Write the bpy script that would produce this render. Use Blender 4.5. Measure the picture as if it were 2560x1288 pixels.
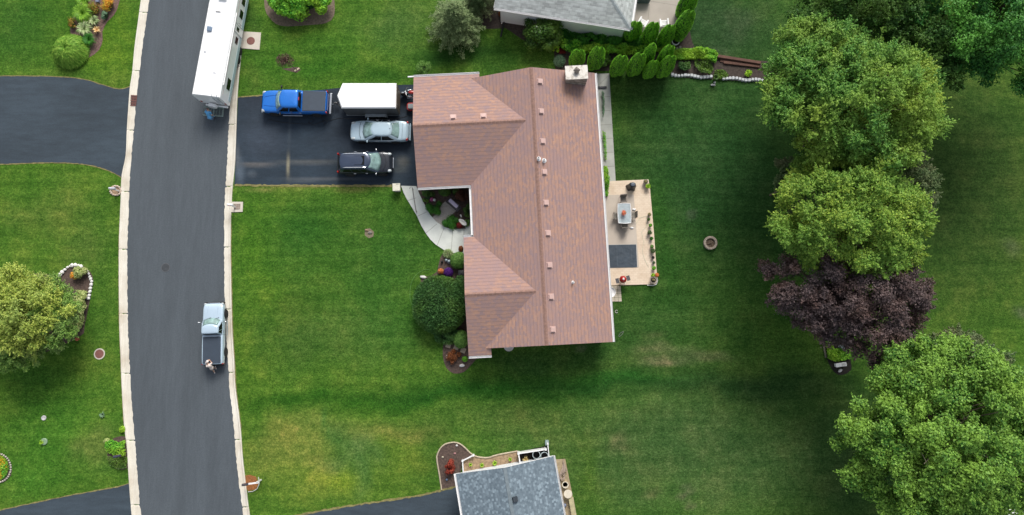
import bpy, bmesh, math, random
import numpy as np
from mathutils import Vector, Matrix

for o in list(bpy.data.objects):
    bpy.data.objects.remove(o, do_unlink=True)
SC = bpy.context.scene
COL = SC.collection
R = math.radians
PI = math.pi

# ------------------------------------------------------------------ camera, sky, sun, exposure
ALT, TILT, FPX = 60.0, R(6.94), 1775.0
cam_d = bpy.data.cameras.new('camera')
cam = bpy.data.objects.new('camera', cam_d)
COL.objects.link(cam)
cam.location = (0, 0, ALT)
cam.rotation_euler = (TILT, 0, 0)
cam_d.sensor_width = 36.0
cam_d.lens = 36.0 * FPX / 2560.0
cam_d.clip_start = 0.5
cam_d.clip_end = 3000
SC.camera = cam

SUN_EL, SUN_AZ = R(43), R(12)          # azimuth measured clockwise from +Y (up in the picture)
world = bpy.data.worlds.new('World')
SC.world = world
world.use_nodes = True
nt = world.node_tree
nt.nodes.clear()
sky = nt.nodes.new('ShaderNodeTexSky')
sky.sky_type = 'NISHITA'
sky.sun_disc = False
sky.sun_elevation = SUN_EL
sky.sun_rotation = SUN_AZ
sky.dust_density = 3.0
sky.air_density = 1.0
sky.ozone_density = 1.0
hs = nt.nodes.new('ShaderNodeHueSaturation')
hs.inputs['Saturation'].default_value = 0.42     # overcast: a greyer dome
bg = nt.nodes.new('ShaderNodeBackground')
bg.inputs['Strength'].default_value = 0.13
wo = nt.nodes.new('ShaderNodeOutputWorld')
nt.links.new(sky.outputs[0], hs.inputs['Color'])
nt.links.new(hs.outputs[0], bg.inputs[0])
nt.links.new(bg.outputs[0], wo.inputs[0])

sd = bpy.data.lights.new('sun', 'SUN')
sd.energy = 2.45
sd.angle = R(26)
sd.color = (1.0, 0.96, 0.9)
sun = bpy.data.objects.new('sun', sd)
COL.objects.link(sun)
to_sun = Vector((math.sin(SUN_AZ) * math.cos(SUN_EL), math.cos(SUN_AZ) * math.cos(SUN_EL), math.sin(SUN_EL)))
sun.rotation_euler = to_sun.to_track_quat('Z', 'Y').to_euler()

SC.view_settings.view_transform = 'Standard'
SC.view_settings.look = 'None'
SC.view_settings.exposure = 0.4
SC.view_settings.gamma = 1.0

# ------------------------------------------------------------------ helpers
def P(px, py, z=0.0):
    """photo pixel -> the point of the place at height z seen there"""
    u, v = px - 1280.0, 644.0 - py
    y = v * math.cos(TILT) + FPX * math.sin(TILT)
    dz = v * math.sin(TILT) - FPX * math.cos(TILT)
    t = (ALT - z) / -dz
    return (u * t, y * t, z)

def PX(x, y, z=0.0):
    z = z - ALT
    yc = y * math.cos(TILT) + z * math.sin(TILT)
    zc = -y * math.sin(TILT) + z * math.cos(TILT)
    return 1280 + FPX * x / -zc, 644 - FPX * yc / -zc

def lin(c):
    c = c / 255.0
    return c / 12.92 if c <= 0.04045 else ((c + 0.055) / 1.055) ** 2.4

def S(r, g, b, k=0.87):
    return (lin(r) * k, lin(g) * k, lin(b) * k, 1.0)

class NT:
    def __init__(s, name):
        s.m = bpy.data.materials.new(name)
        s.m.use_nodes = True
        s.t = s.m.node_tree
        s.b = s.t.nodes['Principled BSDF']
    def n(s, k, **kw):
        x = s.t.nodes.new('ShaderNode' + k)
        for a, v in kw.items():
            if a in x.inputs.keys():
                x.inputs[a].default_value = v
            else:
                setattr(x, a, v)
        return x
    def l(s, a, b):
        s.t.links.new(a, b)
    def noise(s, vec, scale, detail=3, rough=0.55):
        x = s.n('TexNoise')
        x.inputs['Scale'].default_value = scale
        x.inputs['Detail'].default_value = detail
        x.inputs['Roughness'].default_value = rough
        if vec is not None:
            s.l(vec, x.inputs['Vector'])
        return x.outputs['Fac']
    def ramp(s, fac, stops):
        x = s.n('ValToRGB')
        cr = x.color_ramp
        while len(cr.elements) < len(stops):
            cr.elements.new(0.5)
        for e, (p, c) in zip(cr.elements, stops):
            e.position = p
            e.color = c if len(c) == 4 else (*c, 1)
        s.l(fac, x.inputs[0])
        return x.outputs[0]
    def mix(s, fac, a, b, mode='MIX'):
        x = s.n('MixRGB', blend_type=mode)
        for i, v in ((0, fac), (1, a), (2, b)):
            if isinstance(v, (int, float)):
                x.inputs[i].default_value = v
            elif isinstance(v, tuple):
                x.inputs[i].default_value = v
            else:
                s.l(v, x.inputs[i])
        return x.outputs[0]
    def bump(s, h, strength, dist=0.02):
        x = s.n('Bump')
        x.inputs['Strength'].default_value = strength
        x.inputs['Distance'].default_value = dist
        s.l(h, x.inputs['Height'])
        s.l(x.outputs[0], s.b.inputs['Normal'])

_mc = {}
def mat(name, c, rough=0.6, metal=0.0, var=0.15, scale=3.0, fine=40.0, bump=0.1, coat=0.0, spec=0.5):
    """plain painted / mineral surface: base colour with two scales of procedural wear"""
    if name in _mc:
        return _mc[name]
    s = NT(name)
    co = s.n('TexCoord').outputs['Object']
    n1 = s.noise(co, scale, 4)
    n2 = s.noise(co, fine, 2)
    d = tuple(x * (1 - var) for x in c[:3]) + (1,)
    h = tuple(min(1, x * (1 + var)) for x in c[:3]) + (1,)
    a = s.ramp(n1, [(0.3, d), (0.7, h)])
    b = s.ramp(n2, [(0.3, (1 - var * .6,) * 3), (0.7, (1, 1, 1))])
    s.l(s.mix(1.0, a, b, 'MULTIPLY'), s.b.inputs['Base Color'])
    s.b.inputs['Roughness'].default_value = rough
    s.b.inputs['Metallic'].default_value = metal
    s.b.inputs['Coat Weight'].default_value = coat
    s.b.inputs['Coat Roughness'].default_value = 0.06
    s.b.inputs['Specular IOR Level'].default_value = spec
    if bump:
        s.bump(n2, bump)
    _mc[name] = s.m
    return s.m

def leafmat(name, a, b, c=None, rough=0.55, trans=0.25, patch=0.5):
    """foliage: each leaf its own tint between a and b, drifts towards c in patches"""
    if name in _mc:
        return _mc[name]
    s = NT(name)
    g = s.n('NewGeometry')
    co = s.n('TexCoord').outputs['Object']
    col = s.ramp(g.outputs['Random Per Island'], [(0.0, a), (1.0, b)])
    if c is not None:
        f = s.ramp(s.noise(co, patch, 3), [(0.42, (0, 0, 0)), (0.62, (1, 1, 1))])
        col = s.mix(f, col, s.mix(0.6, col, c))
    s.l(col, s.b.inputs['Base Color'])
    s.b.inputs['Roughness'].default_value = rough
    s.b.inputs['Specular IOR Level'].default_value = 0.25
    tr = s.n('BsdfTranslucent')
    s.l(col, tr.inputs['Color'])
    mx = s.n('MixShader')
    mx.inputs[0].default_value = trans
    out = s.t.nodes['Material Output']
    s.l(s.b.outputs[0], mx.inputs[1])
    s.l(tr.outputs[0], mx.inputs[2])
    s.l(mx.outputs[0], out.inputs[0])
    _mc[name] = s.m
    return s.m

def link(o, parent=None):
    COL.objects.link(o)
    if parent is not None:
        o.parent = parent
    return o

def tag(o, label=None, cat=None, group=None, kind=None):
    if label: o['label'] = label
    if cat: o['category'] = cat
    if group: o['group'] = group
    if kind: o['kind'] = kind
    return o

def thing(name, label, cat, loc=(0, 0, 0), rz=0.0, group=None):
    o = bpy.data.objects.new(name, None)
    o.empty_display_size = 0.3
    o.location = loc
    o.rotation_euler = (0, 0, rz)
    link(o)
    return tag(o, label, cat, group)

class MB:
    def __init__(s):
        s.v, s.f, s.uv = [], [], None
    def add(s, vs, fs):
        n = len(s.v)
        s.v += [tuple(v) for v in vs]
        s.f += [tuple(i + n for i in f) for f in fs]
        return s
    def box(s, c, d, rz=0.0, taper=1.0, tilt=None):
        x, y, z = d[0] / 2, d[1] / 2, d[2] / 2
        vs = []
        for k in (-1, 1):
            t = taper if k > 0 else 1.0
            for i, j in ((-1, -1), (1, -1), (1, 1), (-1, 1)):
                vs.append(Vector((i * x * t, j * y * t, k * z)))
        M = Matrix.Rotation(rz, 4, 'Z')
        if tilt:
            M = M @ Matrix.Rotation(tilt[1], 4, tilt[0])
        vs = [M @ v + Vector(c) for v in vs]
        return s.add(vs, [(3, 2, 1, 0), (4, 5, 6, 7), (0, 1, 5, 4), (1, 2, 6, 5), (2, 3, 7, 6), (3, 0, 4, 7)])
    def rbox(s, c, d, r=0.05, rz=0.0, n=4, top=0.0):
        """box with rounded vertical corners and a small top chamfer"""
        hx, hy = d[0] / 2, d[1] / 2
        r = min(r, hx, hy)
        def ring(e, z):
            o = []
            for q, (sx, sy) in enumerate(((1, 1), (-1, 1), (-1, -1), (1, -1))):
                for k in range(n + 1):
                    a = q * PI / 2 + k / n * PI / 2
                    o.append(((sx * (hx - r)) + (r - e) * math.cos(a), (sy * (hy - r)) + (r - e) * math.sin(a), z))
            return o
        ch = min(r * .5, 0.03, d[2] * .3) if top == 0 else top
        rings = [ring(0, -d[2] / 2), ring(0, d[2] / 2 - ch), ring(ch * .35, d[2] / 2 - ch * .3), ring(min(ch, r * .95), d[2] / 2)]
        M = Matrix.Translation(c) @ Matrix.Rotation(rz, 4, 'Z')
        m = len(rings[0])
        vs = [M @ Vector(p) for rg in rings for p in rg]
        fs = [tuple(range(m))[::-1], tuple(range(3 * m, 4 * m))]
        for a in range(3):
            for i in range(m):
                j = (i + 1) % m
                fs.append((a * m + i, a * m + j, (a + 1) * m + j, (a + 1) * m + i))
        return s.add(vs, fs)
    def prism(s, poly, z0, z1):
        n = len(poly)
        ar = sum(poly[i][0] * poly[(i + 1) % n][1] - poly[(i + 1) % n][0] * poly[i][1] for i in range(n))
        if ar < 0:
            poly = poly[::-1]
        vs = [(p[0], p[1], z0) for p in poly] + [(p[0], p[1], z1) for p in poly]
        fs = [tuple(range(n))[::-1], tuple(range(n, 2 * n))]
        fs += [(i, (i + 1) % n, n + (i + 1) % n, n + i) for i in range(n)]
        return s.add(vs, fs)
    def sheet(s, poly, z):
        n = len(poly)
        ar = sum(poly[i][0] * poly[(i + 1) % n][1] - poly[(i + 1) % n][0] * poly[i][1] for i in range(n))
        if ar < 0:
            poly = poly[::-1]
        return s.add([(p[0], p[1], z) for p in poly], [tuple(range(n))])
    def tube(s, pts, r, n=8, cap=True):
        pts = [Vector(p) for p in pts]
        m = len(pts)
        rs = [r] * m if isinstance(r, (int, float)) else list(r)
        vs, fs = [], []
        up = None
        for i, p in enumerate(pts):
            d = (pts[min(i + 1, m - 1)] - pts[max(i - 1, 0)])
            if d.length < 1e-9: d = Vector((0, 0, 1))
            d.normalize()
            if up is None:
                up = d.orthogonal().normalized()
            a = (up - d * up.dot(d))
            if a.length < 1e-6: a = d.orthogonal()
            a.normalize(); up = a
            b = d.cross(a)
            for k in range(n):
                t = 2 * PI * k / n
                vs.append(p + (a * math.cos(t) + b * math.sin(t)) * rs[i])
        for i in range(m - 1):
            for k in range(n):
                q = (k + 1) % n
                fs.append((i * n + k, i * n + q, (i + 1) * n + q, (i + 1) * n + k))
        if cap:
            fs.append(tuple(range(n))[::-1]); fs.append(tuple(range((m - 1) * n, m * n)))
        return s.add(vs, fs)
    def lathe(s, prof, c=(0, 0, 0), n=20, sx=1.0, sy=1.0, ax='Z', cap=True):
        """prof: (radius, z) from bottom to top"""
        vs, fs = [], []
        m = len(prof)
        for (r, z) in prof:
            for k in range(n):
                t = 2 * PI * k / n
                x, y, w = r * math.cos(t) * sx, r * math.sin(t) * sy, z
                if ax == 'Y': x, y, w = x, w, -y
                if ax == 'X': x, y, w = w, y, -x
                vs.append((c[0] + x, c[1] + y, c[2] + w))
        for i in range(m - 1):
            for k in range(n):
                q = (k + 1) % n
                fs.append((i * n + k, i * n + q, (i + 1) * n + q, (i + 1) * n + k))
        if cap:
            fs.append(tuple(range(n))[::-1]); fs.append(tuple(range((m - 1) * n, m * n)))
        return s.add(vs, fs)
    def ell(s, c, r, n=12, m=8, jit=0.0, rnd=None):
        prof = [(max(0.02, math.sin(PI * i / m)), -math.cos(PI * i / m)) for i in range(m + 1)]
        vs, fs = [], []
        for i, (q, z) in enumerate(prof):
            for k in range(n):
                t = 2 * PI * k / n
                j = 1 + (rnd.uniform(-jit, jit) if rnd else 0)
                vs.append((c[0] + r[0] * q * math.cos(t) * j, c[1] + r[1] * q * math.sin(t) * j, c[2] + r[2] * z * j))
        for i in range(m):
            for k in range(n):
                q = (k + 1) % n
                fs.append((i * n + k, i * n + q, (i + 1) * n + q, (i + 1) * n + k))
        fs.append(tuple(range(n))[::-1]); fs.append(tuple(range(m * n, (m + 1) * n)))
        return s.add(vs, fs)
    def build(s, name, m, parent=None, smooth=False, sub=0, bevel=0.0):
        me = bpy.data.meshes.new(name)
        me.from_pydata([tuple(v) for v in s.v], [], s.f)
        me.materials.append(m)
        if smooth:
            me.polygons.foreach_set('use_smooth', [True] * len(me.polygons))
        me.update()
        o = bpy.data.objects.new(name, me)
        link(o, parent)
        if bevel:
            b = o.modifiers.new('bevel', 'BEVEL'); b.width = bevel; b.segments = 2; b.limit_method = 'ANGLE'
        if sub:
            b = o.modifiers.new('sub', 'SUBSURF'); b.levels = sub; b.render_levels = sub
        return o

def quads(name, V, m, parent=None, smooth=False):
    """V: (N,4,3) array of loose quads -> one mesh"""
    V = np.asarray(V, dtype=np.float32)
    n = len(V)
    me = bpy.data.meshes.new(name)
    me.vertices.add(n * 4)
    me.vertices.foreach_set('co', V.reshape(-1))
    me.loops.add(n * 4)
    me.loops.foreach_set('vertex_index', np.arange(n * 4, dtype=np.int32))
    me.polygons.add(n)
    me.polygons.foreach_set('loop_start', np.arange(0, n * 4, 4, dtype=np.int32))
    try:
        me.polygons.foreach_set('loop_total', np.full(n, 4, dtype=np.int32))
    except Exception:
        pass
    me.materials.append(m)
    me.update(calc_edges=True)
    o = bpy.data.objects.new(name, me)
    link(o, parent)
    return o

def nrm(a):
    return a / np.maximum(np.linalg.norm(a, axis=1, keepdims=True), 1e-9)

def leaf_quads(p, nr, L, W, rng, along=None):
    n = len(p)
    nr = nrm(nr)
    t = rng.normal(size=(n, 3)) if along is None else along + rng.normal(size=(n, 3)) * 0.35
    t = nrm(t - nr * np.sum(t * nr, axis=1, keepdims=True))
    b = np.cross(nr, t)
    l = (L * rng.uniform(0.6, 1.25, (n, 1))) * 0.5
    w = (W * rng.uniform(0.6, 1.25, (n, 1))) * 0.5
    return np.stack([p - t * l, p + b * w - nr * w * .3, p + t * l - nr * l * .25, p - b * w - nr * w * .3], axis=1)

def sph(n, rng, up=-1.0):
    z = rng.uniform(up, 1, n)
    a = rng.uniform(0, 2 * PI, n)
    r = np.sqrt(1 - z * z)
    return np.stack([r * np.cos(a), r * np.sin(a), z], axis=1)

def crown_pts(n, clumps, rng, up=-0.25, fill=0.45):
    """points and normals on and inside the leaf clumps; clumps rows: x,y,z,r"""
    area = clumps[:, 3] ** 2
    k = rng.choice(len(clumps), n, p=area / area.sum())
    c = clumps[k]
    d = sph(n, rng, up)
    rr = rng.uniform(0, 1, (n, 1)) ** fill * (1 + np.abs(rng.normal(size=(n, 1))) * .2)
    q = c[:, :3] + d * np.array([1, 1, .8]) * c[:, 3:4] * rr
    nr = d * 0.62 + np.array([0, 0, 0.42]) + rng.normal(size=(n, 3)) * 0.4
    return q, nr, d

# ------------------------------------------------------------------ common materials
M_conc = mat('concrete', S(206, 198, 184), 0.85, var=0.12, scale=0.8, fine=25)
M_mulch = mat('mulch', S(92, 76, 68), 0.95, var=0.45, scale=6, fine=18, bump=0.6)
M_mulch2 = mat('tan_mulch', S(158, 132, 108), 0.95, var=0.35, scale=6, fine=18, bump=0.6)
M_white = mat('white_vinyl', S(236, 236, 236), 0.45, var=0.04)
M_rvwhite = mat('fibreglass_white', (0.9, 0.9, 0.9, 1), 0.3, var=0.02, scale=.5, bump=0, coat=.3)
M_black = mat('black_plastic', S(32, 32, 34), 0.5, var=0.2)
M_rubber = mat('tyre_rubber', S(36, 36, 38), 0.85, var=0.15)
M_chrome = mat('chrome', S(215, 218, 222), 0.18, metal=0.9, var=0.05, bump=0)
M_alu = mat('aluminium', S(175, 185, 190), 0.35, metal=0.6, var=0.12, bump=0)
M_glass = mat('car_glass', S(138, 168, 164), 0.08, var=0.35, scale=2.2, fine=6, bump=0, coat=.6)  # pale base colour stands in for the sky reflected in the windshields
M_dglass = mat('dark_glass', S(18, 22, 25), 0.12, var=0.2, bump=0, coat=.0, spec=.35)
M_red = mat('red_paint', S(170, 35, 30), 0.35, var=0.1, coat=.4)
M_terra = mat('terracotta', S(170, 92, 66), 0.8, var=0.15)
M_bark = mat('bark', S(112, 98, 84), 0.9, var=0.3, scale=5, fine=22, bump=.5)
M_stone = mat('pale_stone', S(214, 212, 208), 0.85, var=0.16, scale=4, fine=20, bump=.4)
M_iron = mat('rusty_iron', S(128, 84, 76), 0.8, var=0.15, scale=9)
M_soil = mat('dark_soil', S(38, 32, 28), 0.95, var=0.3)
M_skin = mat('skin', S(205, 160, 135), 0.55, var=0.04, bump=0)
# ------------------------------------------------------------------ the ground
def sm(a, b, x):
    t = np.clip((x - a) / (b - a), 0, 1)
    return t * t * (3 - 2 * t)

def axis(a, b, step, far):
    mid = np.arange(a, b + 1e-6, step)
    lo = a - np.array([300, 120, 50, 20, 8, 3])
    hi = b + np.array([3, 8, 20, 50, 120, 300])
    return np.concatenate([lo, mid, hi])
gx, gy = axis(-54, 54, 0.4, 300), axis(-22, 44, 0.4, 300)
GX, GY = np.meshgrid(gx, gy)
def px_arr(x, y):
    z = -ALT
    yc = y * math.cos(TILT) + z * math.sin(TILT)
    zc = -y * math.sin(TILT) + z * math.cos(TILT)
    return 1280 + FPX * x / -zc, 644 - FPX * yc / -zc
UX, UY = px_arr(GX, GY)
_r = np.random.default_rng(9)
def vnoise(x, y, cell):
    x, y = x / cell + 1000.3, y / cell + 1000.7
    g = _r.uniform(-1, 1, (128, 128))
    i, j = np.floor(x).astype(int), np.floor(y).astype(int)
    f, h_ = x - i, y - j; f = f * f * (3 - 2 * f); h_ = h_ * h_ * (3 - 2 * h_)
    q = lambda a, b: g[a % 128, b % 128]
    return (q(i, j) * (1 - f) + q(i + 1, j) * f) * (1 - h_) + (q(i, j + 1) * (1 - f) + q(i + 1, j + 1) * f) * h_
WX = vnoise(GX, GY, 3.5) * 34 + vnoise(GX, GY, 1.3) * 22
WY = vnoise(GX, GY, 3.5) * 22 + vnoise(GX, GY, 1.3) * 14
g0 = np.array(S(80, 120, 38)[:3])
C = np.ones(GX.shape + (3,)) * g0
# kinds of turf: (x, y, rx, ry, colour, strength) - lush, dry, clovery lawn, with some house and tree shade painted in
turf = [
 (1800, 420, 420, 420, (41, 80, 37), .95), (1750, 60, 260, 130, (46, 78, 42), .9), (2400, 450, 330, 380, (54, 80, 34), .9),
 (1750, 1130, 520, 200, (70, 101, 51), .95), (1560, 830, 260, 120, (50, 88, 38), .8), (2200, 1150, 200, 200, (44, 74, 36), .8),
 (800, 650, 230, 200, (58, 102, 34), .6), (760, 560, 120, 60, (42, 96, 32), .6), (700, 760, 90, 60, (84, 112, 40), .5),
 (860, 850, 180, 70, (78, 108, 48), .5), (640, 640, 60, 160, (76, 122, 30), .6), (1000, 640, 120, 160, (46, 96, 36), .5),
 (1000, 820, 120, 90, (54, 102, 36), .6), (620, 900, 60, 90, (84, 120, 34), .5), (720, 850, 80, 60, (66, 100, 40), .5),
 (820, 1005, 260, 24, (38, 92, 20), .75), (1180, 985, 260, 26, (26, 82, 20), .85), (1500, 962, 300, 26, (28, 78, 24), .85), (1900, 960, 300, 45, (36, 68, 32), .7),
 (760, 1080, 110, 36, (122, 140, 60), .75), (960, 1075, 110, 28, (126, 134, 66), .5), (1060, 1090, 60, 30, (118, 124, 64), .4),
 (700, 1130, 90, 60, (122, 132, 60), .6), (760, 1200, 130, 60, (120, 142, 54), .75), (960, 1160, 70, 80, (106, 134, 46), .6), (820, 1190, 60, 30, (120, 148, 40), .6),
 (870, 1120, 60, 50, (80, 118, 60), .7), (870, 1190, 22, 50, (78, 118, 58), .7), (830, 1070, 14, 40, (70, 118, 48), .7), (800, 1150, 40, 22, (92, 120, 64), .5), (925, 1145, 24, 40, (80, 118, 58), .5),
 (1060, 1160, 40, 80, (62, 100, 34), .6), (1300, 1060, 110, 40, (88, 108, 50), .5), (1100, 1050, 140, 26, (70, 104, 40), .4),
 (150, 60, 200, 100, (56, 104, 28), .5), (260, 120, 60, 100, (88, 130, 30), .6), (40, 60, 80, 90, (48, 96, 34), .5), (200, 200, 140, 18, (92, 122, 44), .5),
 (120, 530, 100, 60, (92, 118, 48), .6), (220, 620, 60, 60, (86, 112, 50), .5), (60, 460, 60, 40, (68, 116, 30), .4), (260, 800, 50, 120, (70, 110, 38), .5),
 (120, 1080, 140, 110, (66, 124, 36), .6), (230, 1120, 50, 50, (98, 118, 58), .5), (60, 1200, 80, 60, (60, 124, 34), .5), (250, 980, 60, 60, (84, 122, 40), .5), (100, 930, 60, 40, (46, 104, 30), .5),
 (760, 170, 180, 50, (46, 104, 26), .6), (1000, 60, 110, 60, (86, 112, 60), .5), (900, 100, 130, 40, (52, 104, 28), .5), (640, 60, 30, 70, (60, 92, 40), .5), (620, 200, 20, 40, (84, 112, 44), .5), (1180, 140, 140, 40, (28, 72, 26), .8), (960, 190, 100, 24, (38, 88, 26), .6),
 (1300, 900, 120, 40, (40, 82, 34), .7), (1650, 880, 70, 14, (112, 116, 78), .55), (1760, 893, 60, 9, (124, 122, 88), .5), (1660, 905, 70, 8, (124, 118, 88), .6), (1630, 845, 30, 8, (104, 112, 70), .5), (1490, 945, 200, 12, (44, 104, 32), .5),
 (1560, 360, 40, 120, (54, 84, 36), .5), (1640, 540, 30, 90, (50, 96, 30), .6), (1650, 700, 30, 80, (44, 90, 30), .6), (1800, 130, 50, 22, (78, 98, 66), .5), (1840, 60, 40, 40, (66, 88, 56), .5), (1740, 530, 14, 10, (92, 104, 80), .7),
 (1250, 1120, 12, 10, (98, 110, 60), .5), (1540, 1115, 34, 18, (104, 104, 70), .45), (1720, 1226, 14, 8, (128, 122, 96), .6), (1705, 1248, 12, 8, (124, 118, 90), .6), (1723, 1265, 14, 7, (126, 118, 92), .6), (1630, 1235, 18, 8, (110, 108, 76), .4), (1440, 1180, 24, 90, (78, 112, 34), .6),
 (2530, 615, 30, 20, (96, 108, 74), .5), (2548, 780, 18, 16, (112, 112, 90), .5), (2300, 560, 90, 60, (40, 66, 26), .5),
 (740, 466, 150, 5, (150, 140, 84), .8), (900, 470, 60, 5, (120, 124, 66), .7), (1460, 866, 10, 8, (128, 130, 104), .5),
]
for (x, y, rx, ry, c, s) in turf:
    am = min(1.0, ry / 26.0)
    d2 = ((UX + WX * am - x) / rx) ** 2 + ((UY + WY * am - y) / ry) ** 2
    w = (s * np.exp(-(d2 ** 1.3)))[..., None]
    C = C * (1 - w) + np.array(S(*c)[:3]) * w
C *= np.array([.84, .82, .84])
ny, nx = GX.shape
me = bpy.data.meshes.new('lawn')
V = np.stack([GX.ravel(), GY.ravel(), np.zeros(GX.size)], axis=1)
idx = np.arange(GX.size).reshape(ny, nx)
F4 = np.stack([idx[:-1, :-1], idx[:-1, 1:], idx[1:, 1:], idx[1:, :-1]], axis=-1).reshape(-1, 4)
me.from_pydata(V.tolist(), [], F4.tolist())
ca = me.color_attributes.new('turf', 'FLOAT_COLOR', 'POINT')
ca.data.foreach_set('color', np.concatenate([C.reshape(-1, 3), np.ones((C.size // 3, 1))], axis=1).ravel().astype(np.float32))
s = NT('lawn_grass')
co = s.n('TexCoord').outputs['Object']
at = s.n('Attribute'); at.attribute_name = 'turf'
# warp keeps the turf patches from having soft round outlines
wn = s.n('TexNoise'); wn.inputs['Scale'].default_value = 0.9; wn.inputs['Detail'].default_value = 5
s.l(co, wn.inputs['Vector'])
big = s.ramp(s.noise(co, 0.33, 6, .62), [(0.37, (0.78, 0.88, 0.84)), (0.5, (1, 1, 1)), (0.64, (1.36, 1.12, 1.24))])
mid = s.ramp(s.noise(co, 1.5, 6, .7), [(0.36, (0.72, 0.8, 0.74)), (0.5, (1, 1, 1)), (0.64, (1.38, 1.22, 1.38))])
mp = s.n('Mapping'); mp.inputs['Scale'].default_value = (4.2, 5.2, 4); mp.inputs['Rotation'].default_value = (0, 0, R(-3))
s.l(co, mp.inputs['Vector'])
fine = s.ramp(s.noise(mp.outputs[0], 1.0, 5, .75), [(0.38, (0.66, 0.7, 0.68)), (0.5, (1, 1, 1)), (0.62, (1.42, 1.32, 1.45))])
fine2 = s.ramp(s.noise(co, 9, 3, .8), [(0.36, (0.66, 0.68, 0.66)), (0.5, (1, 1, 1)), (0.64, (1.4, 1.34, 1.4))])
# mowing passes
mw = s.n('TexWave'); mw.bands_direction = 'Y'; mw.inputs['Scale'].default_value = 0.29; mw.inputs['Distortion'].default_value = 9
mw.inputs['Detail'].default_value = 3; mw.inputs['Detail Scale'].default_value = 0.7
mr = s.n('Mapping'); mr.inputs['Rotation'].default_value = (0, 0, R(-2)); mr.inputs['Scale'].default_value = (.35, 1, 1)
s.l(co, mr.inputs['Vector']); s.l(mr.outputs[0], mw.inputs['Vector'])
mow = s.ramp(mw.outputs['Fac'], [(0.2, (0.97, 0.98, 0.97)), (0.8, (1.02, 1.02, 1.02))])
sm_ = s.n('Mapping'); sm_.inputs['Scale'].default_value = (.1, 1.7, 1); sm_.inputs['Rotation'].default_value = (0, 0, R(-2.5)); s.l(co, sm_.inputs['Vector'])
streak = s.ramp(s.noise(sm_.outputs[0], 1.0, 4, .6), [(0.36, (0.84, 0.88, 0.84)), (0.5, (1, 1, 1)), (0.64, (1.16, 1.12, 1.12))])
col = s.mix(1, at.outputs['Color'], big, 'MULTIPLY')
col = s.mix(1, col, streak, 'MULTIPLY')
for k in (mid, fine, fine2, mow):
    col = s.mix(1, col, k, 'MULTIPLY')
# thin, dry spots where straw shows
dry = s.ramp(s.noise(co, 0.8, 8, .72), [(0.6, (0, 0, 0)), (0.78, (.6, .6, .6))])
col = s.mix(dry, col, s.mix(1, col, (1.9, 1.35, 1.9, 1), 'MULTIPLY'))
s.l(col, s.b.inputs['Base Color'])
s.b.inputs['Roughness'].default_value = 0.9
s.b.inputs['Specular IOR Level'].default_value = 0.1
s.bump(s.noise(co, 14, 4, .8), 0.8, 0.05)
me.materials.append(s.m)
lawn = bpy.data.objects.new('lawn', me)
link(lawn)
tag(lawn, kind='structure')

def W2(pts, z=0.0):
    return [P(x, y, z)[:2] for x, y in pts]

def resample(pts, step):
    """Catmull-Rom through pts"""
    pts = [Vector(p) for p in pts]
    out = []
    for i in range(len(pts) - 1):
        p0, p1, p2, p3 = pts[max(i - 1, 0)], pts[i], pts[i + 1], pts[min(i + 2, len(pts) - 1)]
        n = max(1, int((p2 - p1).length / step))
        for k in range(n):
            t = k / n
            out.append(0.5 * ((2 * p1) + (p2 - p0) * t + (2 * p0 - 5 * p1 + 4 * p2 - p3) * t * t + (3 * p1 - p0 - 3 * p2 + p3) * t ** 3))
    out.append(pts[-1])
    return out

def grid_sheet(name, poly, z, step, m, colf=None, parent=None, thick=0.0):
    bm = bmesh.new()
    n = len(poly)
    ar = sum(poly[i][0] * poly[(i + 1) % n][1] - poly[(i + 1) % n][0] * poly[i][1] for i in range(n))
    if ar < 0: poly = poly[::-1]
    bm.faces.new([bm.verts.new((p[0], p[1], z)) for p in poly])
    xs = [p[0] for p in poly]; ys = [p[1] for p in poly]
    for ax, a, b in ((0, min(xs), max(xs)), (1, min(ys), max(ys))):
        k = a + step
        while k < b:
            co = [0, 0, 0]; no = [0, 0, 0]; co[ax] = k; no[ax] = 1
            bmesh.ops.bisect_plane(bm, geom=bm.verts[:] + bm.edges[:] + bm.faces[:], plane_co=co, plane_no=no)
            k += step
    me = bpy.data.meshes.new(name)
    bm.to_mesh(me); bm.free()
    me.materials.append(m)
    if colf:
        v = np.zeros(len(me.vertices) * 3); me.vertices.foreach_get('co', v); v = v.reshape(-1, 3)
        u, w = px_arr(v[:, 0], v[:, 1])
        c = colf(u, w)
        ca = me.color_attributes.new('turf', 'FLOAT_COLOR', 'POINT')
        ca.data.foreach_set('color', np.concatenate([c, np.ones((len(c), 1))], axis=1).ravel().astype(np.float32))
    o = bpy.data.objects.new(name, me)
    link(o, parent)
    return o

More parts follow.
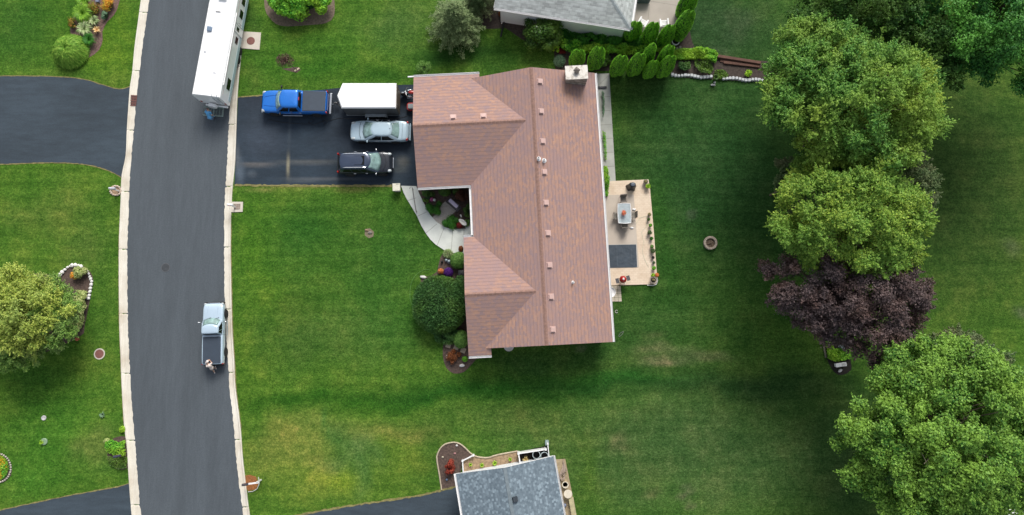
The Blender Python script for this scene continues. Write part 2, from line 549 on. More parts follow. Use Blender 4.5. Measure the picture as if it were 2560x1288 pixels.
def asphalt(name, c, attr=False, streak=(1, 1), rough=0.8, tyre=0.12):
    s = NT(name)
    co = s.n('TexCoord').outputs['Object']
    mp = s.n('Mapping'); mp.inputs['Scale'].default_value = (streak[0], streak[1], 1)
    s.l(co, mp.inputs['Vector'])
    a = s.ramp(s.noise(mp.outputs[0], 0.5, 5, .6), [(0.36, (1 - tyre * 1.6,) * 3), (0.64, (1 + tyre * 1.6,) * 3)])
    b = s.ramp(s.noise(mp.outputs[0], 3.0, 5, .6), [(0.36, (1 - tyre,) * 3), (0.64, (1 + tyre,) * 3)])
    f = s.ramp(s.noise(co, 9, 4, .8), [(0.34, (.87,) * 3), (0.66, (1.13,) * 3)])
    if attr:
        at = s.n('Attribute'); at.attribute_name = 'turf'; base = at.outputs['Color']
    else:
        base = c
    col = s.mix(1, a, base, 'MULTIPLY')
    col = s.mix(1, col, b, 'MULTIPLY')
    col = s.mix(1, col, f, 'MULTIPLY')
    s.l(col, s.b.inputs['Base Color'])
    s.b.inputs['Roughness'].default_value = rough
    s.b.inputs['Specular IOR Level'].default_value = 0.3
    s.bump(s.noise(co, 60, 2), 0.35, 0.01)
    return s.m

KL = [(388, -120, 368), (374, 0, 353), (365, 60, 345), (356, 120, 337), (349, 185, 331), (345, 215, 326), (340, 265, 322), (335, 325, 318), (329, 390, 315), (325.5, 440, 305), (323, 500, 302.5), (321, 560, 300), (319, 640, 298), (320, 800, 299), (323, 880, 302), (327, 960, 305), (334, 1060, 311), (339, 1120, 318), (345, 1200, 323), (353, 1288, 330), (366, 1400, 342)]
KR = [(614, -120, 634), (596, 0, 617), (590, 60, 610), (584, 140, 603), (578, 200, 597), (575, 260, 593), (572, 310, 591.5), (568, 400, 588.5), (566, 440, 585), (563, 480, 581), (560.5, 560, 577.5), (560.5, 640, 577), (562, 740, 579), (565, 820, 581), (570, 905, 586), (573, 960, 588.5), (577, 1000, 593), (585, 1070, 602), (590, 1140, 607), (595, 1185, 612), (608, 1288, 625), (626, 1400, 644)]
kl_in = [P(a, y) for a, y, b in KL]; kl_out = [P(b, y) for a, y, b in KL]
kr_in = [P(a, y) for a, y, b in KR]; kr_out = [P(b, y) for a, y, b in KR]
rl = resample(kl_in, 1.5); rr = resample(kr_in, 1.5)
road_poly = [(p.x - .1, p.y) for p in rl] + [(p.x + .1, p.y) for p in reversed(rr)]
road = grid_sheet('road', road_poly, 0.012, 3.0, asphalt('road_asphalt', S(80, 87, 93), streak=(1.6, .18), tyre=.05))
tag(road, kind='structure')

# kerbs: a flat gutter pan with a rolled lip on the lawn side, broken into cast lengths
def kerb(name, inner, outer, m, seed):
    rnd = random.Random(seed)
    a, b = resample(inner, 0.5), resample(outer, 0.5)
    n = 260
    def at(l, t):
        f = t * (len(l) - 1); i = min(int(f), len(l) - 2); return l[i].lerp(l[i + 1], f - i)
    pr = [(0.0, .0), (0.02, .028), (0.6, .02), (0.72, .035), (0.82, .09), (0.94, .1), (1.0, .075), (1.02, -.02)]
    mb = MB()
    rows = []
    for k in range(n + 1):
        p, q = at(a, k / n), at(b, k / n)
        j = rnd.uniform(-.035, .035)
        rows.append([(p.x + (q.x - p.x) * u + (j if u < .1 else 0), p.y + (q.y - p.y) * u, h) for u, h in pr])
    w = len(pr)
    cut = set()
    k = 3
    while k < n: cut.add(k); k += 26
    vs, fs = [], []
    for k in range(n):
        r0, r1 = rows[k], rows[k + 1]
        if k in cut:   # a tooled joint
            r0 = [(x, y + .0, z) for x, y, z in r0]; r1 = [(x, y, z) for x, y, z in r1]
            r1 = [((x0 * .7 + x1 * .3), (y0 * .7 + y1 * .3), z - .03) for (x0, y0, z), (x1, y1, _) in zip(r0, rows[k + 1])]
            base = len(vs); vs += r0 + r1
            fs += [(base + i, base + i + 1, base + w + i + 1, base + w + i) for i in range(w - 1)]
            r0 = r1; r1 = rows[k + 1]
        base = len(vs); vs += r0 + r1
        fs += [(base + i, base + i + 1, base + w + i + 1, base + w + i) for i in range(w - 1)]
    mb.add(vs, fs)
    return tag(mb.build(name, m), kind='structure')
s = NT('kerb_concrete')
co = s.n('TexCoord').outputs['Object']
a = s.ramp(s.noise(co, .5, 5), [(0.3, S(206, 196, 178)), (0.5, S(226, 220, 206)), (0.75, S(238, 234, 222))])
mp = s.n('Mapping'); mp.inputs['Scale'].default_value = (14, .5, 1); s.l(co, mp.inputs['Vector'])
b = s.ramp(s.noise(mp.outputs[0], 1, 5), [(0.3, (.86, .84, .8)), (0.65, (1, 1, 1))])
f = s.ramp(s.noise(co, 30, 3), [(0.3, (.86,) * 3), (0.7, (1.08,) * 3)])
s.l(s.mix(1, s.mix(1, a, b, 'MULTIPLY'), f, 'MULTIPLY'), s.b.inputs['Base Color'])
s.b.inputs['Roughness'].default_value = .9
M_kerb = s.m
kerb('kerb', kl_in, kl_out, M_kerb, 1)
kerb('kerb', kr_in, kr_out, M_kerb, 2)

# driveways
def drive_marks(u, v):
    c = np.ones((len(u), 3)) * np.array(S(44, 56, 67)[:3])
    def blob(x, y, rx, ry, col, st):
        nonlocal c
        d = ((u - x) / rx) ** 2 + ((v - y) / ry) ** 2
        w = (st * np.exp(-d ** 1.5))[:, None]
        c = c * (1 - w) + np.array(S(*col)[:3]) * w
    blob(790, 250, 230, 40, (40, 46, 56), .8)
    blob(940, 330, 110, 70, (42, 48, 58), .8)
    blob(640, 412, 50, 5, (124, 118, 112), .5)
    blob(770, 403, 80, 4, (104, 104, 100), .45); blob(770, 411, 70, 3, (100, 100, 98), .35)
    blob(600, 430, 12, 34, (92, 104, 116), .6); blob(594, 390, 6, 30, (110, 116, 120), .5)
    blob(820, 448, 100, 4, (98, 102, 106), .6); blob(760, 455, 40, 3, (88, 94, 98), .5)
    blob(722, 425, 2.6, 34, (168, 160, 132), .9); blob(724, 330, 2, 60, (78, 86, 92), .5)
    blob(1008, 405, 16, 14, (104, 104, 98), .6); blob(1000, 425, 20, 8, (84, 88, 86), .5)
    blob(660, 340, 60, 60, (64, 72, 84), .5); blob(630, 435, 12, 8, (92, 100, 108), .5)
    return c
dp = W2([(586, 462), (589, 400), (592, 310), (595, 244), (657, 239), (740, 231), (850, 220), (940, 214), (1030, 212), (1075, 210), (1075, 466), (1041, 466), (933, 463), (760, 463)])
tag(grid_sheet('driveway', dp, 0.016, 0.22, asphalt('driveway_asphalt', None, True, streak=(.6, 1.4), tyre=.09, rough=.92), drive_marks), kind='structure')
M_drv = asphalt('sealed_asphalt', S(58, 69, 78), streak=(.25, 1.0), tyre=.09)
dl = W2([(-160, 190), (0, 190), (100, 191), (170, 194), (215, 200), (255, 212), (298, 223), (328, 217), (322, 265), (318, 325), (315, 390), (307, 445), (303, 444), (285, 433), (255, 421), (210, 411), (130, 407), (0, 411), (-160, 412)])
tag(MB().sheet(dl, .014).build('driveway', M_drv), kind='structure')
dl = W2([(-160, 1305), (0, 1275), (130, 1247), (250, 1224), (300, 1215), (324, 1207), (331, 1288), (342, 1400), (-160, 1400)])
tag(MB().sheet(dl, .014).build('driveway', M_drv), kind='structure')
dl = W2([(640, 1330), (747, 1288), (820, 1274), (893, 1262), (1040, 1240), (1104, 1226), (1145, 1216), (1200, 1300), (1210, 1420), (650, 1420)])
tag(MB().sheet(dl, .014).build('driveway', M_drv), kind='structure')

# thin bare edges where turf meets the asphalt
M_edge = mat('dead_turf_edge', S(132, 126, 78), .95, var=.35, scale=3, fine=12)
def ragged(pts, w0, w1, z, seed, m=None):
    rnd = random.Random(seed)
    c = resample([P(a, b) for a, b in pts], .22); L, R_ = [], []
    for i, p in enumerate(c):
        d = (c[min(i + 1, len(c) - 1)] - c[max(i - 1, 0)]).normalized(); q = Vector((-d.y, d.x, 0))
        L.append((p + q * rnd.uniform(w0, w1)).xy); R_.append((p - q * rnd.uniform(w0, w1)).xy)
    mb = MB(); n = len(c)
    mb.add([(a.x, a.y, z) for a in L] + [(a.x, a.y, z) for a in R_], [(n + i, n + i + 1, i + 1, i) for i in range(n - 1)])
    tag(mb.build('lawn_edge', m or M_edge), kind='structure')
ragged([(587, 463), (650, 464), (760, 464.5), (860, 465), (980, 465)], .04, .14, .02, 1)
ragged([(595, 243), (625, 241), (657, 238.5), (700, 234)], .02, .08, .02, 2)
ragged([(-20, 190), (0, 190), (100, 190.5), (170, 193.5), (215, 199.5), (255, 211.5), (298, 222.5), (326, 216.5)], .02, .06, .02, 3)
ragged([(-20, 411.5), (0, 411.5), (130, 407.5), (210, 411.5), (255, 421.5), (285, 433.5), (303, 444)], .02, .07, .02, 4)
ragged([(-20, 1279), (0, 1275.5), (130, 1247.5), (250, 1224.5), (300, 1215.5), (324, 1207.5)], .02, .07, .02, 5)
ragged([(700, 1297), (747, 1288), (820, 1274), (893, 1262), (1040, 1240), (1104, 1226), (1140, 1217)], .03, .12, .02, 6)
ragged([(298.5, 560), (297, 640), (298, 800), (301, 880), (304, 960), (309, 1060)], .01, .05, .02, 7)
ragged([(579, 560), (578.5, 640), (580.5, 740), (582.5, 820), (587.5, 905), (590, 960), (594.5, 1000), (603.5, 1070)], .01, .05, .02, 8)

# paths, patio, beds
s = NT('path_concrete')
co = s.n('TexCoord').outputs['Object']
a = s.ramp(s.noise(co, .9, 5), [(0.3, S(204, 208, 202)), (0.7, S(222, 226, 218))])
f = s.ramp(s.noise(co, 25, 3), [(0.3, (.92,) * 3), (0.7, (1.05,) * 3)])
s.l(s.mix(1, a, f, 'MULTIPLY'), s.b.inputs['Base Color']); s.b.inputs['Roughness'].default_value = .85
M_path = s.m
M_joint = mat('dark_joint', S(140, 138, 130), .9)  # darker tone of the thin strips along slab joints
def strip(mb, a, b, w, z):
    a, b = Vector(a[:2]), Vector(b[:2]); d = (b - a).normalized(); q = Vector((-d.y, d.x)) * w / 2
    mb.sheet([tuple(a + q), tuple(b + q), tuple(b - q), tuple(a - q)], z)
fo = [(1003, 465), (1009, 482), (1017.5, 498.5), (1030, 519), (1042.8, 541), (1054, 566), (1067, 587), (1077, 600), (1089, 611.6), (1109.4, 624.7), (1124, 631), (1138, 634), (1175, 637)]
fi = [(1188, 572), (1180, 572), (1131.6, 573), (1118, 570), (1109.4, 567), (1091, 555), (1075, 537), (1061, 510.7), (1048.8, 486), (1040.8, 466)]
path = tag(MB().prism(W2(fo + [(1188, 637)] + fi), -.05, 0.06).build('footpath', M_path), kind='structure')
jb = MB()
for a, b in (((1020, 502), (1041, 495)), ((1044, 541), (1070, 529)), ((1065, 583), (1093, 560)), ((1093, 614), (1110, 571)), ((1128, 632), (1132, 574)), ((1160, 592), (1160, 573))):
    strip(jb, P(*a), P(*b), .03, .064)
jb.build('joint', M_joint, path)
s = NT('paver_brick')
co = s.n('TexCoord').outputs['Object']
br = s.n('TexBrick'); s.l(co, br.inputs['Vector'])
for k, v in (('Color1', S(192, 184, 174)), ('Color2', S(172, 166, 158)), ('Mortar', S(110, 104, 96)), ('Scale', 4.0), ('Mortar Size', .02)):
    br.inputs[k].default_value = v
s.l(br.outputs[0], s.b.inputs['Base Color']); s.b.inputs['Roughness'].default_value = .9
M_pav = s.m
tag(MB().prism(W2([(1113, 504), (1130, 500), (1148, 512), (1147, 521), (1132, 535), (1120, 546), (1112, 558), (1109, 570), (1090, 556), (1081, 543), (1090, 537), (1098, 529), (1103, 513)]), -.03, .045).build('paved_path', M_pav), kind='structure')
tag(MB().sheet(W2([(1040, 466), (1195, 462), (1195, 575), (1131, 573), (1091, 555), (1062, 512)]), .02).build('mulch_bed', M_mulch), kind='structure')

sw = W2([(1470, 186), (1523, 184), (1531, 320), (1539, 453), (1500, 455), (1480, 300)])
walk = tag(MB().prism(sw, -.05, .05).build('footpath', mat('walk_concrete', S(176, 178, 170), .9, var=.12, scale=1.2, fine=20)), kind='structure')
jb = MB()
for y in (243, 278, 313, 347, 382, 417):
    strip(jb, P(1500, y), P(1525 + (y - 184) * .055, y - 1), .035, .054)
strip(jb, P(1495, 215), P(1523, 187), .03, .054)
jb.build('joint', M_joint, walk)

s = NT('patio_stamped')
co = s.n('TexCoord').outputs['Object']
br = s.n('TexBrick'); s.l(co, br.inputs['Vector'])
for k, v in (('Color1', S(226, 210, 190)), ('Color2', S(220, 202, 180)), ('Mortar', S(204, 186, 164)), ('Scale', 1.6), ('Mortar Size', .012)):
    br.inputs[k].default_value = v
n_ = s.ramp(s.noise(co, .8, 6, .65), [(0.3, (.86, .8, .74)), (.5, (1, .98, .95)), (0.75, (1.08, 1.08, 1.08))])
s.l(s.mix(1, br.outputs[0], n_, 'MULTIPLY'), s.b.inputs['Base Color']); s.b.inputs['Roughness'].default_value = .8
M_patio = s.m
pat = W2([(1480, 456), (1517, 454), (1620.7, 449.3), (1625, 476), (1634.7, 587), (1642, 690), (1643, 703), (1637, 711), (1525.7, 714), (1480, 716)])
tag(MB().prism(pat, -.1, .09).build('patio', M_patio), kind='structure')
M_slab = mat('grey_patio_slab', S(196, 184, 170), .85, var=.08, scale=.7, fine=15)
slab = W2([(1480, 489), (1584, 487), (1597, 669), (1485, 672)])
tag(MB().sheet(slab, .096).build('patio_slab', M_slab), kind='structure')

def bed(pts, z, m, name='mulch_bed', smooth=True):
    w = [P(x, y) for x, y in pts]
    if smooth:
        w = [tuple(v) for v in resample(w + [w[0]], .35)[:-1]]
    return tag(MB().sheet([p[:2] for p in w], z).build(name, m), kind='structure')
# beds along the front of the wing
bed([(1130, 628), (1106, 636), (1098, 655), (1092, 680), (1078, 690), (1062, 692), (1050, 710), (1060, 810), (1080, 812), (1100, 830), (1108, 850), (1107, 890), (1116, 920), (1135, 934), (1160, 930), (1180, 910), (1200, 885), (1215, 840), (1200, 640)], .018, M_mulch)
bed([(200, -40), (197, 15), (184, 40), (176, 70), (180, 100), (200, 135), (205, 150), (225, 143), (248, 125), (257, 100), (256, 80), (268, 55), (285, 38), (297, 10), (300, -40)], .01, mat('bark_chip_bed', S(118, 94, 86), .95, var=.4, scale=6, fine=20, bump=.6))
bed([(660, -40), (662, 20), (672, 42), (690, 60), (715, 66), (770, 63), (815, 58), (835, 40), (836, 0), (830, -40)], .01, mat('grey_chip_bed', S(122, 108, 92), .95, var=.35, scale=6, fine=20, bump=.6))
bed([(1190, -60), (1205, 0), (1195, 50), (1205, 70), (1245, 72), (1262, 70), (1300, 95), (1330, 110), (1380, 118), (1386, 160), (1390, 175), (1640, 180), (1720, 195), (1905, 205), (1960, 205), (1960, 160), (1800, 145), (1745, 125), (1728, 95), (1722, 40), (1722, 0), (1722, -60)], .008, mat('shrub_bed', S(70, 60, 54), .95, var=.4, scale=5, fine=18, bump=.6))
bed([(146, 690), (160, 672), (185, 663), (208, 665), (226, 680), (233, 700), (229, 730), (221, 770), (212, 810), (195, 845), (60, 880), (60, 700)], .01, M_mulch)
bed([(-40, 1130), (0, 1133), (18, 1145), (29, 1165), (28, 1188), (15, 1203), (-10, 1210), (-40, 1210)], .01, M_mulch)
bed([(608, 1190), (625, 1187), (640, 1192), (647, 1208), (640, 1223), (622, 1228), (612, 1218)], .01, mat('rust_mulch', S(150, 96, 52), .95, var=.4, scale=8, fine=25, bump=.5))
bed([(268, 1120), (280, 1098), (315, 1092), (321, 1130), (321, 1170), (290, 1172), (270, 1150)], .01, M_mulch)
bed([(2056, 848), (2120, 850), (2126, 900), (2128, 925), (2105, 938), (2085, 930), (2066, 895)], .01, M_soil)
bed([(704, 172), (722, 170), (745, 168), (752, 175), (742, 182)], .006, M_mulch)
bed([(912, 573), (925, 571), (935, 580), (933, 592), (922, 596), (912, 588)], .006, mat('grey_chips', S(128, 118, 96), .95, var=.3, scale=9))
# neighbour's concrete patio
npat = W2([(1560, -60), (1730, -60), (1722, 0), (1708, 50), (1700, 95), (1640, 90), (1570, 72)])
tag(MB().prism(npat, -.05, .07).build('patio', mat('neighbour_patio', S(176, 168, 158), .9, var=.1, scale=.6)), kind='structure')
jb = MB()
strip(jb, P(1625, 4, 0), P(1700, 16), .03, .074); strip(jb, P(1624, 8), P(1618, 65), .03, .074)
tag(jb.build('patio_joint', M_joint), kind='structure')
# small concrete pads
tag(MB().prism(W2([(602, 79), (653, 82), (649, 125), (601, 121)]), -.05, .05).build('concrete_pad', M_conc), kind='structure')
tag(MB().prism(W2([(577, 505), (608, 505), (607, 530), (577, 531)]), -.05, .06).build('concrete_pad', M_conc), kind='structure')
# ------------------------------------------------------------------ houses
def shingle(name, stops, course=.15, tab=.42, big=None, bigcol=None, mortar=.72, nz=.3, bm_=.4):
    s = NT(name)
    uv = s.n('UVMap').outputs[0]
    co = s.n('TexCoord').outputs['Object']
    br = s.n('TexBrick'); s.l(uv, br.inputs['Vector'])
    br.offset = .5
    for k, v in (('Color1', (0, 0, 0, 1)), ('Color2', (1, 1, 1, 1)), ('Mortar', (.5, .5, .5, 1)), ('Scale', 1.0), ('Mortar Size', .0), ('Bias', 0.0), ('Brick Width', tab), ('Row Height', course)):
        br.inputs[k].default_value = v
    b2 = s.n('TexBrick'); s.l(uv, b2.inputs['Vector']); b2.offset = .37
    for k, v in (('Color1', (0, 0, 0, 1)), ('Color2', (1, 1, 1, 1)), ('Mortar', (.5, .5, .5, 1)), ('Scale', 1.0), ('Mortar Size', .0), ('Bias', 0.0), ('Brick Width', tab * 2.3), ('Row Height', course * 2)):
        b2.inputs[k].default_value = v
    blend = s.mix(bm_, br.outputs[0], b2.outputs[0])
    blend = s.mix(nz, blend, s.noise(co, 1.1, 5, .6))
    col = s.ramp(blend, stops)
    if bigcol:
        f = s.ramp(s.noise(co, .35, 5, .6), [(0.42, (0, 0, 0)), (0.66, (.75, .75, .75))])
        col = s.mix(f, col, bigcol)
    # course shadow line: the butt edge of each row
    sp = s.n('SeparateXYZ'); s.l(uv, sp.inputs[0])
    md = s.n('Math', operation='FRACT'); dv = s.n('Math', operation='DIVIDE'); dv.inputs[1].default_value = course * 2
    s.l(sp.outputs[1], dv.inputs[0]); s.l(dv.outputs[0], md.inputs[0])
    ln = s.ramp(md.outputs[0], [(0.0, (mortar,) * 3), (0.22, (1.04,) * 3), (1.0, (1, 1, 1))])
    f2 = s.ramp(s.noise(co, 30, 2), [(0.3, (.88,) * 3), (0.7, (1.1,) * 3)])
    s.l(s.mix(1, s.mix(1, col, ln, 'MULTIPLY'), f2, 'MULTIPLY'), s.b.inputs['Base Color'])
    s.b.inputs['Roughness'].default_value = .88
    s.b.inputs['Specular IOR Level'].default_value = .3
    s.bump(md.outputs[0], .3, .02)
    return s.m

def roof_slope(name, poly, down, m, parent, thick=.14):
    """poly: 3-D points of the sloping face; down: unit XY direction of fall. Closed slab with UVs in metres."""
    n = len(poly)
    ar = sum(poly[i][0] * poly[(i + 1) % n][1] - poly[(i + 1) % n][0] * poly[i][1] for i in range(n))
    if ar < 0: poly = poly[::-1]
    vs = [tuple(p) for p in poly] + [(p[0], p[1], p[2] - thick) for p in poly]
    fs = [tuple(range(n)), tuple(range(n, 2 * n))[::-1]] + [(i, n + i, n + (i + 1) % n, (i + 1) % n) for i in range(n)]
    me = bpy.data.meshes.new(name)
    me.from_pydata(vs, [], fs)
    uv = me.uv_layers.new(name='UVMap')
    for lp in me.loops:
        v = me.vertices[lp.vertex_index].co
        a = -v.x * down[1] + v.y * down[0]
        b = (v.x * down[0] + v.y * down[1]) * 1.063
        uv.data[lp.index].uv = (a + 50, -b + 50)
    me.materials.append(m)
    me.update()
    o = bpy.data.objects.new(name, me)
    return link(o, parent)

def rotp(p, a):
    return (p[0] * math.cos(a) - p[1] * math.sin(a), p[0] * math.sin(a) + p[1] * math.cos(a))

HA = R(2.9)
HO = (2.5, 11.0)
hx, hy = rotp(HO, HA)
house = thing('brick_house', 'long house with a reddish brown shingle roof and a stone chimney beside the driveway', 'house', (hx, hy, 0), HA)
M_roof = shingle('red_brown_shingles', [(0.1, S(144, 124, 128)), (0.4, S(156, 129, 123)), (0.52, S(163, 132, 121)), (0.68, S(172, 136, 120)), (0.95, S(186, 146, 122))], big=True, bigcol=S(154, 128, 126), tab=.27, bm_=.25, nz=.38)
M_wall = mat('house_brick_wall', S(170, 140, 120), .85, var=.15, scale=4)
pz, zE = .36, 2.85
def h(p, z=None):
    return (p[0] - HO[0], p[1] - HO[1], p[2] if z is None else z)
def hm(x):  # main roof height at x, west side
    return zE + pz * (x + 2.7)
zR = zE + pz * 5.37; zG = zE + pz * 4.72; zW = zE + pz * 4.8
E_, W_, N_, S_ = (1, 0), (-1, 0), (0, 1), (0, -1)
def rs(name, pts, d):
    return roof_slope(name, [h(p) for p in pts], d, M_roof, house)
rs('roof', [(2.67, -.25, zR), (8.05, -.25, zE), (8.05, 22.15, zE), (2.67, 22.15, zR)], E_)
rs('roof', [(2.67, -.25, zR), (2.67, 22.15, zR), (-2.3, 22.15, zE + .4 * pz), (2.02, 17.83, zG), (-2.7, 13.1, zE), (-2.7, 8.8, zE), (2.1, 4.0, zW), (-2.15, -.25, zE + .55 * pz)], W_)
rs('roof', [(-7.1, 22.55, zE), (-7.1, 17.83, zG), (2.02, 17.83, zG), (-2.3, 22.15, zE + .4 * pz), (-1.6, 22.15, zE + .4 * pz), (-1.6, 22.55, zE)], N_)
rs('roof', [(-7.1, 17.83, zG), (-7.1, 13.1, zE), (-2.7, 13.1, zE), (2.02, 17.83, zG)], S_)
rs('roof', [(-3.5, 8.8, zE), (-3.5, 4.0, zW), (2.1, 4.0, zW), (-2.7, 8.8, zE)], N_)
rs('roof', [(-3.5, 4.0, zW), (-3.5, -.8, zE), (-1.67, -.8, zE), (-1.67, -.25, zE + .55 * pz), (-2.15, -.25, zE + .55 * pz), (2.1, 4.0, zW)], S_)
# ridge caps
M_cap = mat('ridge_cap', S(150, 118, 106), .9, var=.2, scale=6)
def cap(a, b):
    mb = MB(); a, b = Vector(h(a)), Vector(h(b)); n = int((b - a).length / .3)
    d = (b - a).normalized(); q = Vector((-d.y, d.x, 0))
    for k in range(n):
        p = a.lerp(b, k / n); r = a.lerp(b, (k + .93) / n); u = Vector((0, 0, .035)); lo = Vector((0, 0, -.15 * pz + .012))
        mb.add([p + q * .15 + lo, p + u * .5, p - q * .15 + lo, r + q * .15 + lo * .9, r + u, r - q * .15 + lo * .9], [(0, 3, 4, 1), (1, 4, 5, 2), (3, 5, 4), (0, 1, 2)])
    mb.build('ridge_cap', M_cap, house)
cap((2.67, -.25, zR), (2.67, 22.15, zR)); cap((-7.1, 17.83, zG), (2.0, 17.83, zG)); cap((-3.5, 4.0, zW), (2.1, 4.0, zW))
# walls
mb = MB()
for x0, x1, y0, y1 in ((-2.25, 7.65, .1, 21.8), (-6.75, -2.25, 13.55, 22.15), (-3.1, -2.25, -.4, 8.4)):
    mb.prism([h((x0, y0, 0))[:2], h((x1, y0, 0))[:2], h((x1, y1, 0))[:2], h((x0, y1, 0))[:2]], 0, zE - .12)
mb.build('wall', M_wall, house)
for pts in (((-2.25, .1), (7.65, .1), (2.67, .1)), ((-2.25, 21.8), (7.65, 21.8), (2.67, 21.8))):
    y = pts[0][1] + (0.004 if pts[0][1] < 5 else -.004)
    a = [h((pts[0][0], y, zE - .13)), h((pts[1][0], y, zE - .13)), h((2.67, y, zR - .3))]
    gb = MB().add(a + [(q[0], q[1] + (.1 if y < 5 else -.1), q[2]) for q in a], [(0, 1, 2), (5, 4, 3), (0, 3, 4, 1), (1, 4, 5, 2), (2, 5, 3, 0)]); gb.build('gable', M_white, house)
for x, y0, y1, ym, zt in ((-6.75, 13.55, 22.15, 17.83, zG), (-3.1, -.4, 8.4, 4.0, zW)):
    x += .004
    a = [h((x, y0, zE - .13)), h((x, y1, zE - .13)), h((x, ym, zt - .3))]
    gb = MB().add(a + [(q[0] + .1, q[1], q[2]) for q in a], [(0, 1, 2), (5, 4, 3), (0, 3, 4, 1), (1, 4, 5, 2), (2, 5, 3, 0)]); gb.build('gable', M_white, house)
# fascia and gutters (open troughs)
def gutter(a, b, outw, parent=None, z=None, hh=h, par=None, w=.15):
    z = zE - .02 if z is None else z
    a, b = Vector(a), Vector(b); q = Vector((outw[0], outw[1]))
    mb = MB()
    def st(u0, u1, z0, z1):
        pp = [a + q * u0, b + q * u0, b + q * u1, a + q * u1]
        mb.prism([hh((p.x, p.y, 0))[:2] for p in pp], z0, z1)
    st(.005, .02, z - .13, z + .01); st(.02, w, z - .13, z - .115); st(w, w + .02, z - .13, z + .02)
    mb.build('gutter', M_white, par or house)
gutter((8.06, -.25), (8.06, 22.15), E_)
gutter((-7.1, 22.56), (-1.6, 22.56), N_)
gutter((-7.1, 13.09), (-2.72, 13.09), S_)
gutter((-2.71, 8.85), (-2.71, 12.9), W_)
gutter((-3.5, 8.81), (-2.72, 8.81), N_)
gutter((-3.5, -.81), (-1.67, -.81), S_)
for p in ((-7.0, 22.7), (7.95, 22.0), (-3.4, -.9)):
    q = h((p[0], p[1], 0)); MB().box((q[0], q[1], 1.35), (.08, .1, 2.6)).build('downspout', M_white, house)
# a spare end of gutter sticking out past the north-west corner
q = h((-7.35, 22.63, 0)); MB().box((q[0], q[1], zE - .08), (.5, .1, .08)).build('gutter_end', M_white, house)
# roof vents (low square boxes on the slopes) and pipes
M_vent = mat('vent_metal', S(200, 168, 160), .6, var=.06, bump=0)
for px, py, sl in ((1350, 203, 'E'), (1353, 278, 'E'), (1357, 353, 'E'), (1361, 430, 'E'), (1365, 507, 'E'), (1370, 583, 'E'), (1374, 663, 'E'), (1378, 742, 'E'), (1382, 824, 'E'), (1132, 290, 'N'), (1208, 287, 'N')):
    x, y, _ = P(px, py, zR - .15); lx, ly = rotp((x, y), -HA)
    z = (zR - pz * (lx - 2.67)) if sl == 'E' else (zG - pz * (ly - 17.83))
    q = h((lx, ly, z))
    mb = MB()
    tl = ('Y', math.atan(pz)) if sl == 'E' else ('X', -math.atan(pz))
    mb.box((q[0], q[1], z + .1), (.38, .38, .14), tilt=tl, taper=.92).box((q[0], q[1], z + .012), (.5, .5, .02), tilt=tl)
    mb.build('roof_vent', M_vent, house)
for px, py, r in ((1346, 398, .09), (1360, 401, .09), (1434, 704, .06)):
    x, y, _ = P(px, py, zR - .1); lx, ly = rotp((x, y), -HA)
    z = zR - pz * (lx - 2.67); q = h((lx, ly, z))
    MB().lathe([(r * 2.4, -.06), (r * 2.2, .02), (r * 1.1, .08), (r, .4), (r * .7, .4), (r * .7, .1)], (q[0], q[1], z), 12).build('vent_pipe', M_white, house)
# chimney
s = NT('chimney_stone')
co = s.n('TexCoord').outputs['Object']
vo = s.n('TexVoronoi'); vo.inputs['Scale'].default_value = 3.2
mp = s.n('Mapping'); mp.inputs['Scale'].default_value = (1, 1, 2.2); s.l(co, mp.inputs['Vector']); s.l(mp.outputs[0], vo.inputs['Vector'])
v2 = s.ramp(vo.outputs['Color'], [(0.2, S(128, 120, 110)), (0.8, S(180, 170, 158))])
v3 = s.n('TexVoronoi', feature='DISTANCE_TO_EDGE'); v3.inputs['Scale'].default_value = 3.2; s.l(mp.outputs[0], v3.inputs['Vector'])
e = s.ramp(v3.outputs['Distance'], [(0.0, (.55,) * 3), (0.09, (1, 1, 1))])
s.l(s.mix(1, v2, e, 'MULTIPLY'), s.b.inputs['Base Color']); s.b.inputs['Roughness'].default_value = .9
M_chim = s.m
x, y, _ = P(1443, 192, 5.0); lx, ly = rotp((x, y), -HA)
q = h((lx, ly + .45, 0))
ch = MB().box((q[0], q[1], 2.35), (1.72, 1.02, 4.7)).build('chimney', M_chim, house)
s = NT('chimney_cap_concrete')
co = s.n('TexCoord').outputs['Object']
a = s.ramp(s.noise(co, 3, 5, .7), [(0.35, S(170, 162, 150)), (0.5, S(222, 216, 206)), (.7, S(234, 230, 222))])
s.l(a, s.b.inputs['Base Color']); s.b.inputs['Roughness'].default_value = .9
c_ = MB().box((q[0], q[1], 4.76), (1.84, 1.16, .12), taper=.985).build('chimney_cap', s.m, ch)
fl = MB().box((q[0], q[1] + .08, 4.92), (.34, .34, .2)); fl.lathe([(.3, 5.06), (.3, 5.08), (.03, 5.22)], (q[0], q[1] + .08, 0), 4)
fl.build('flue_cap', mat('flue_metal', S(124, 116, 108), .5, metal=.3), ch)
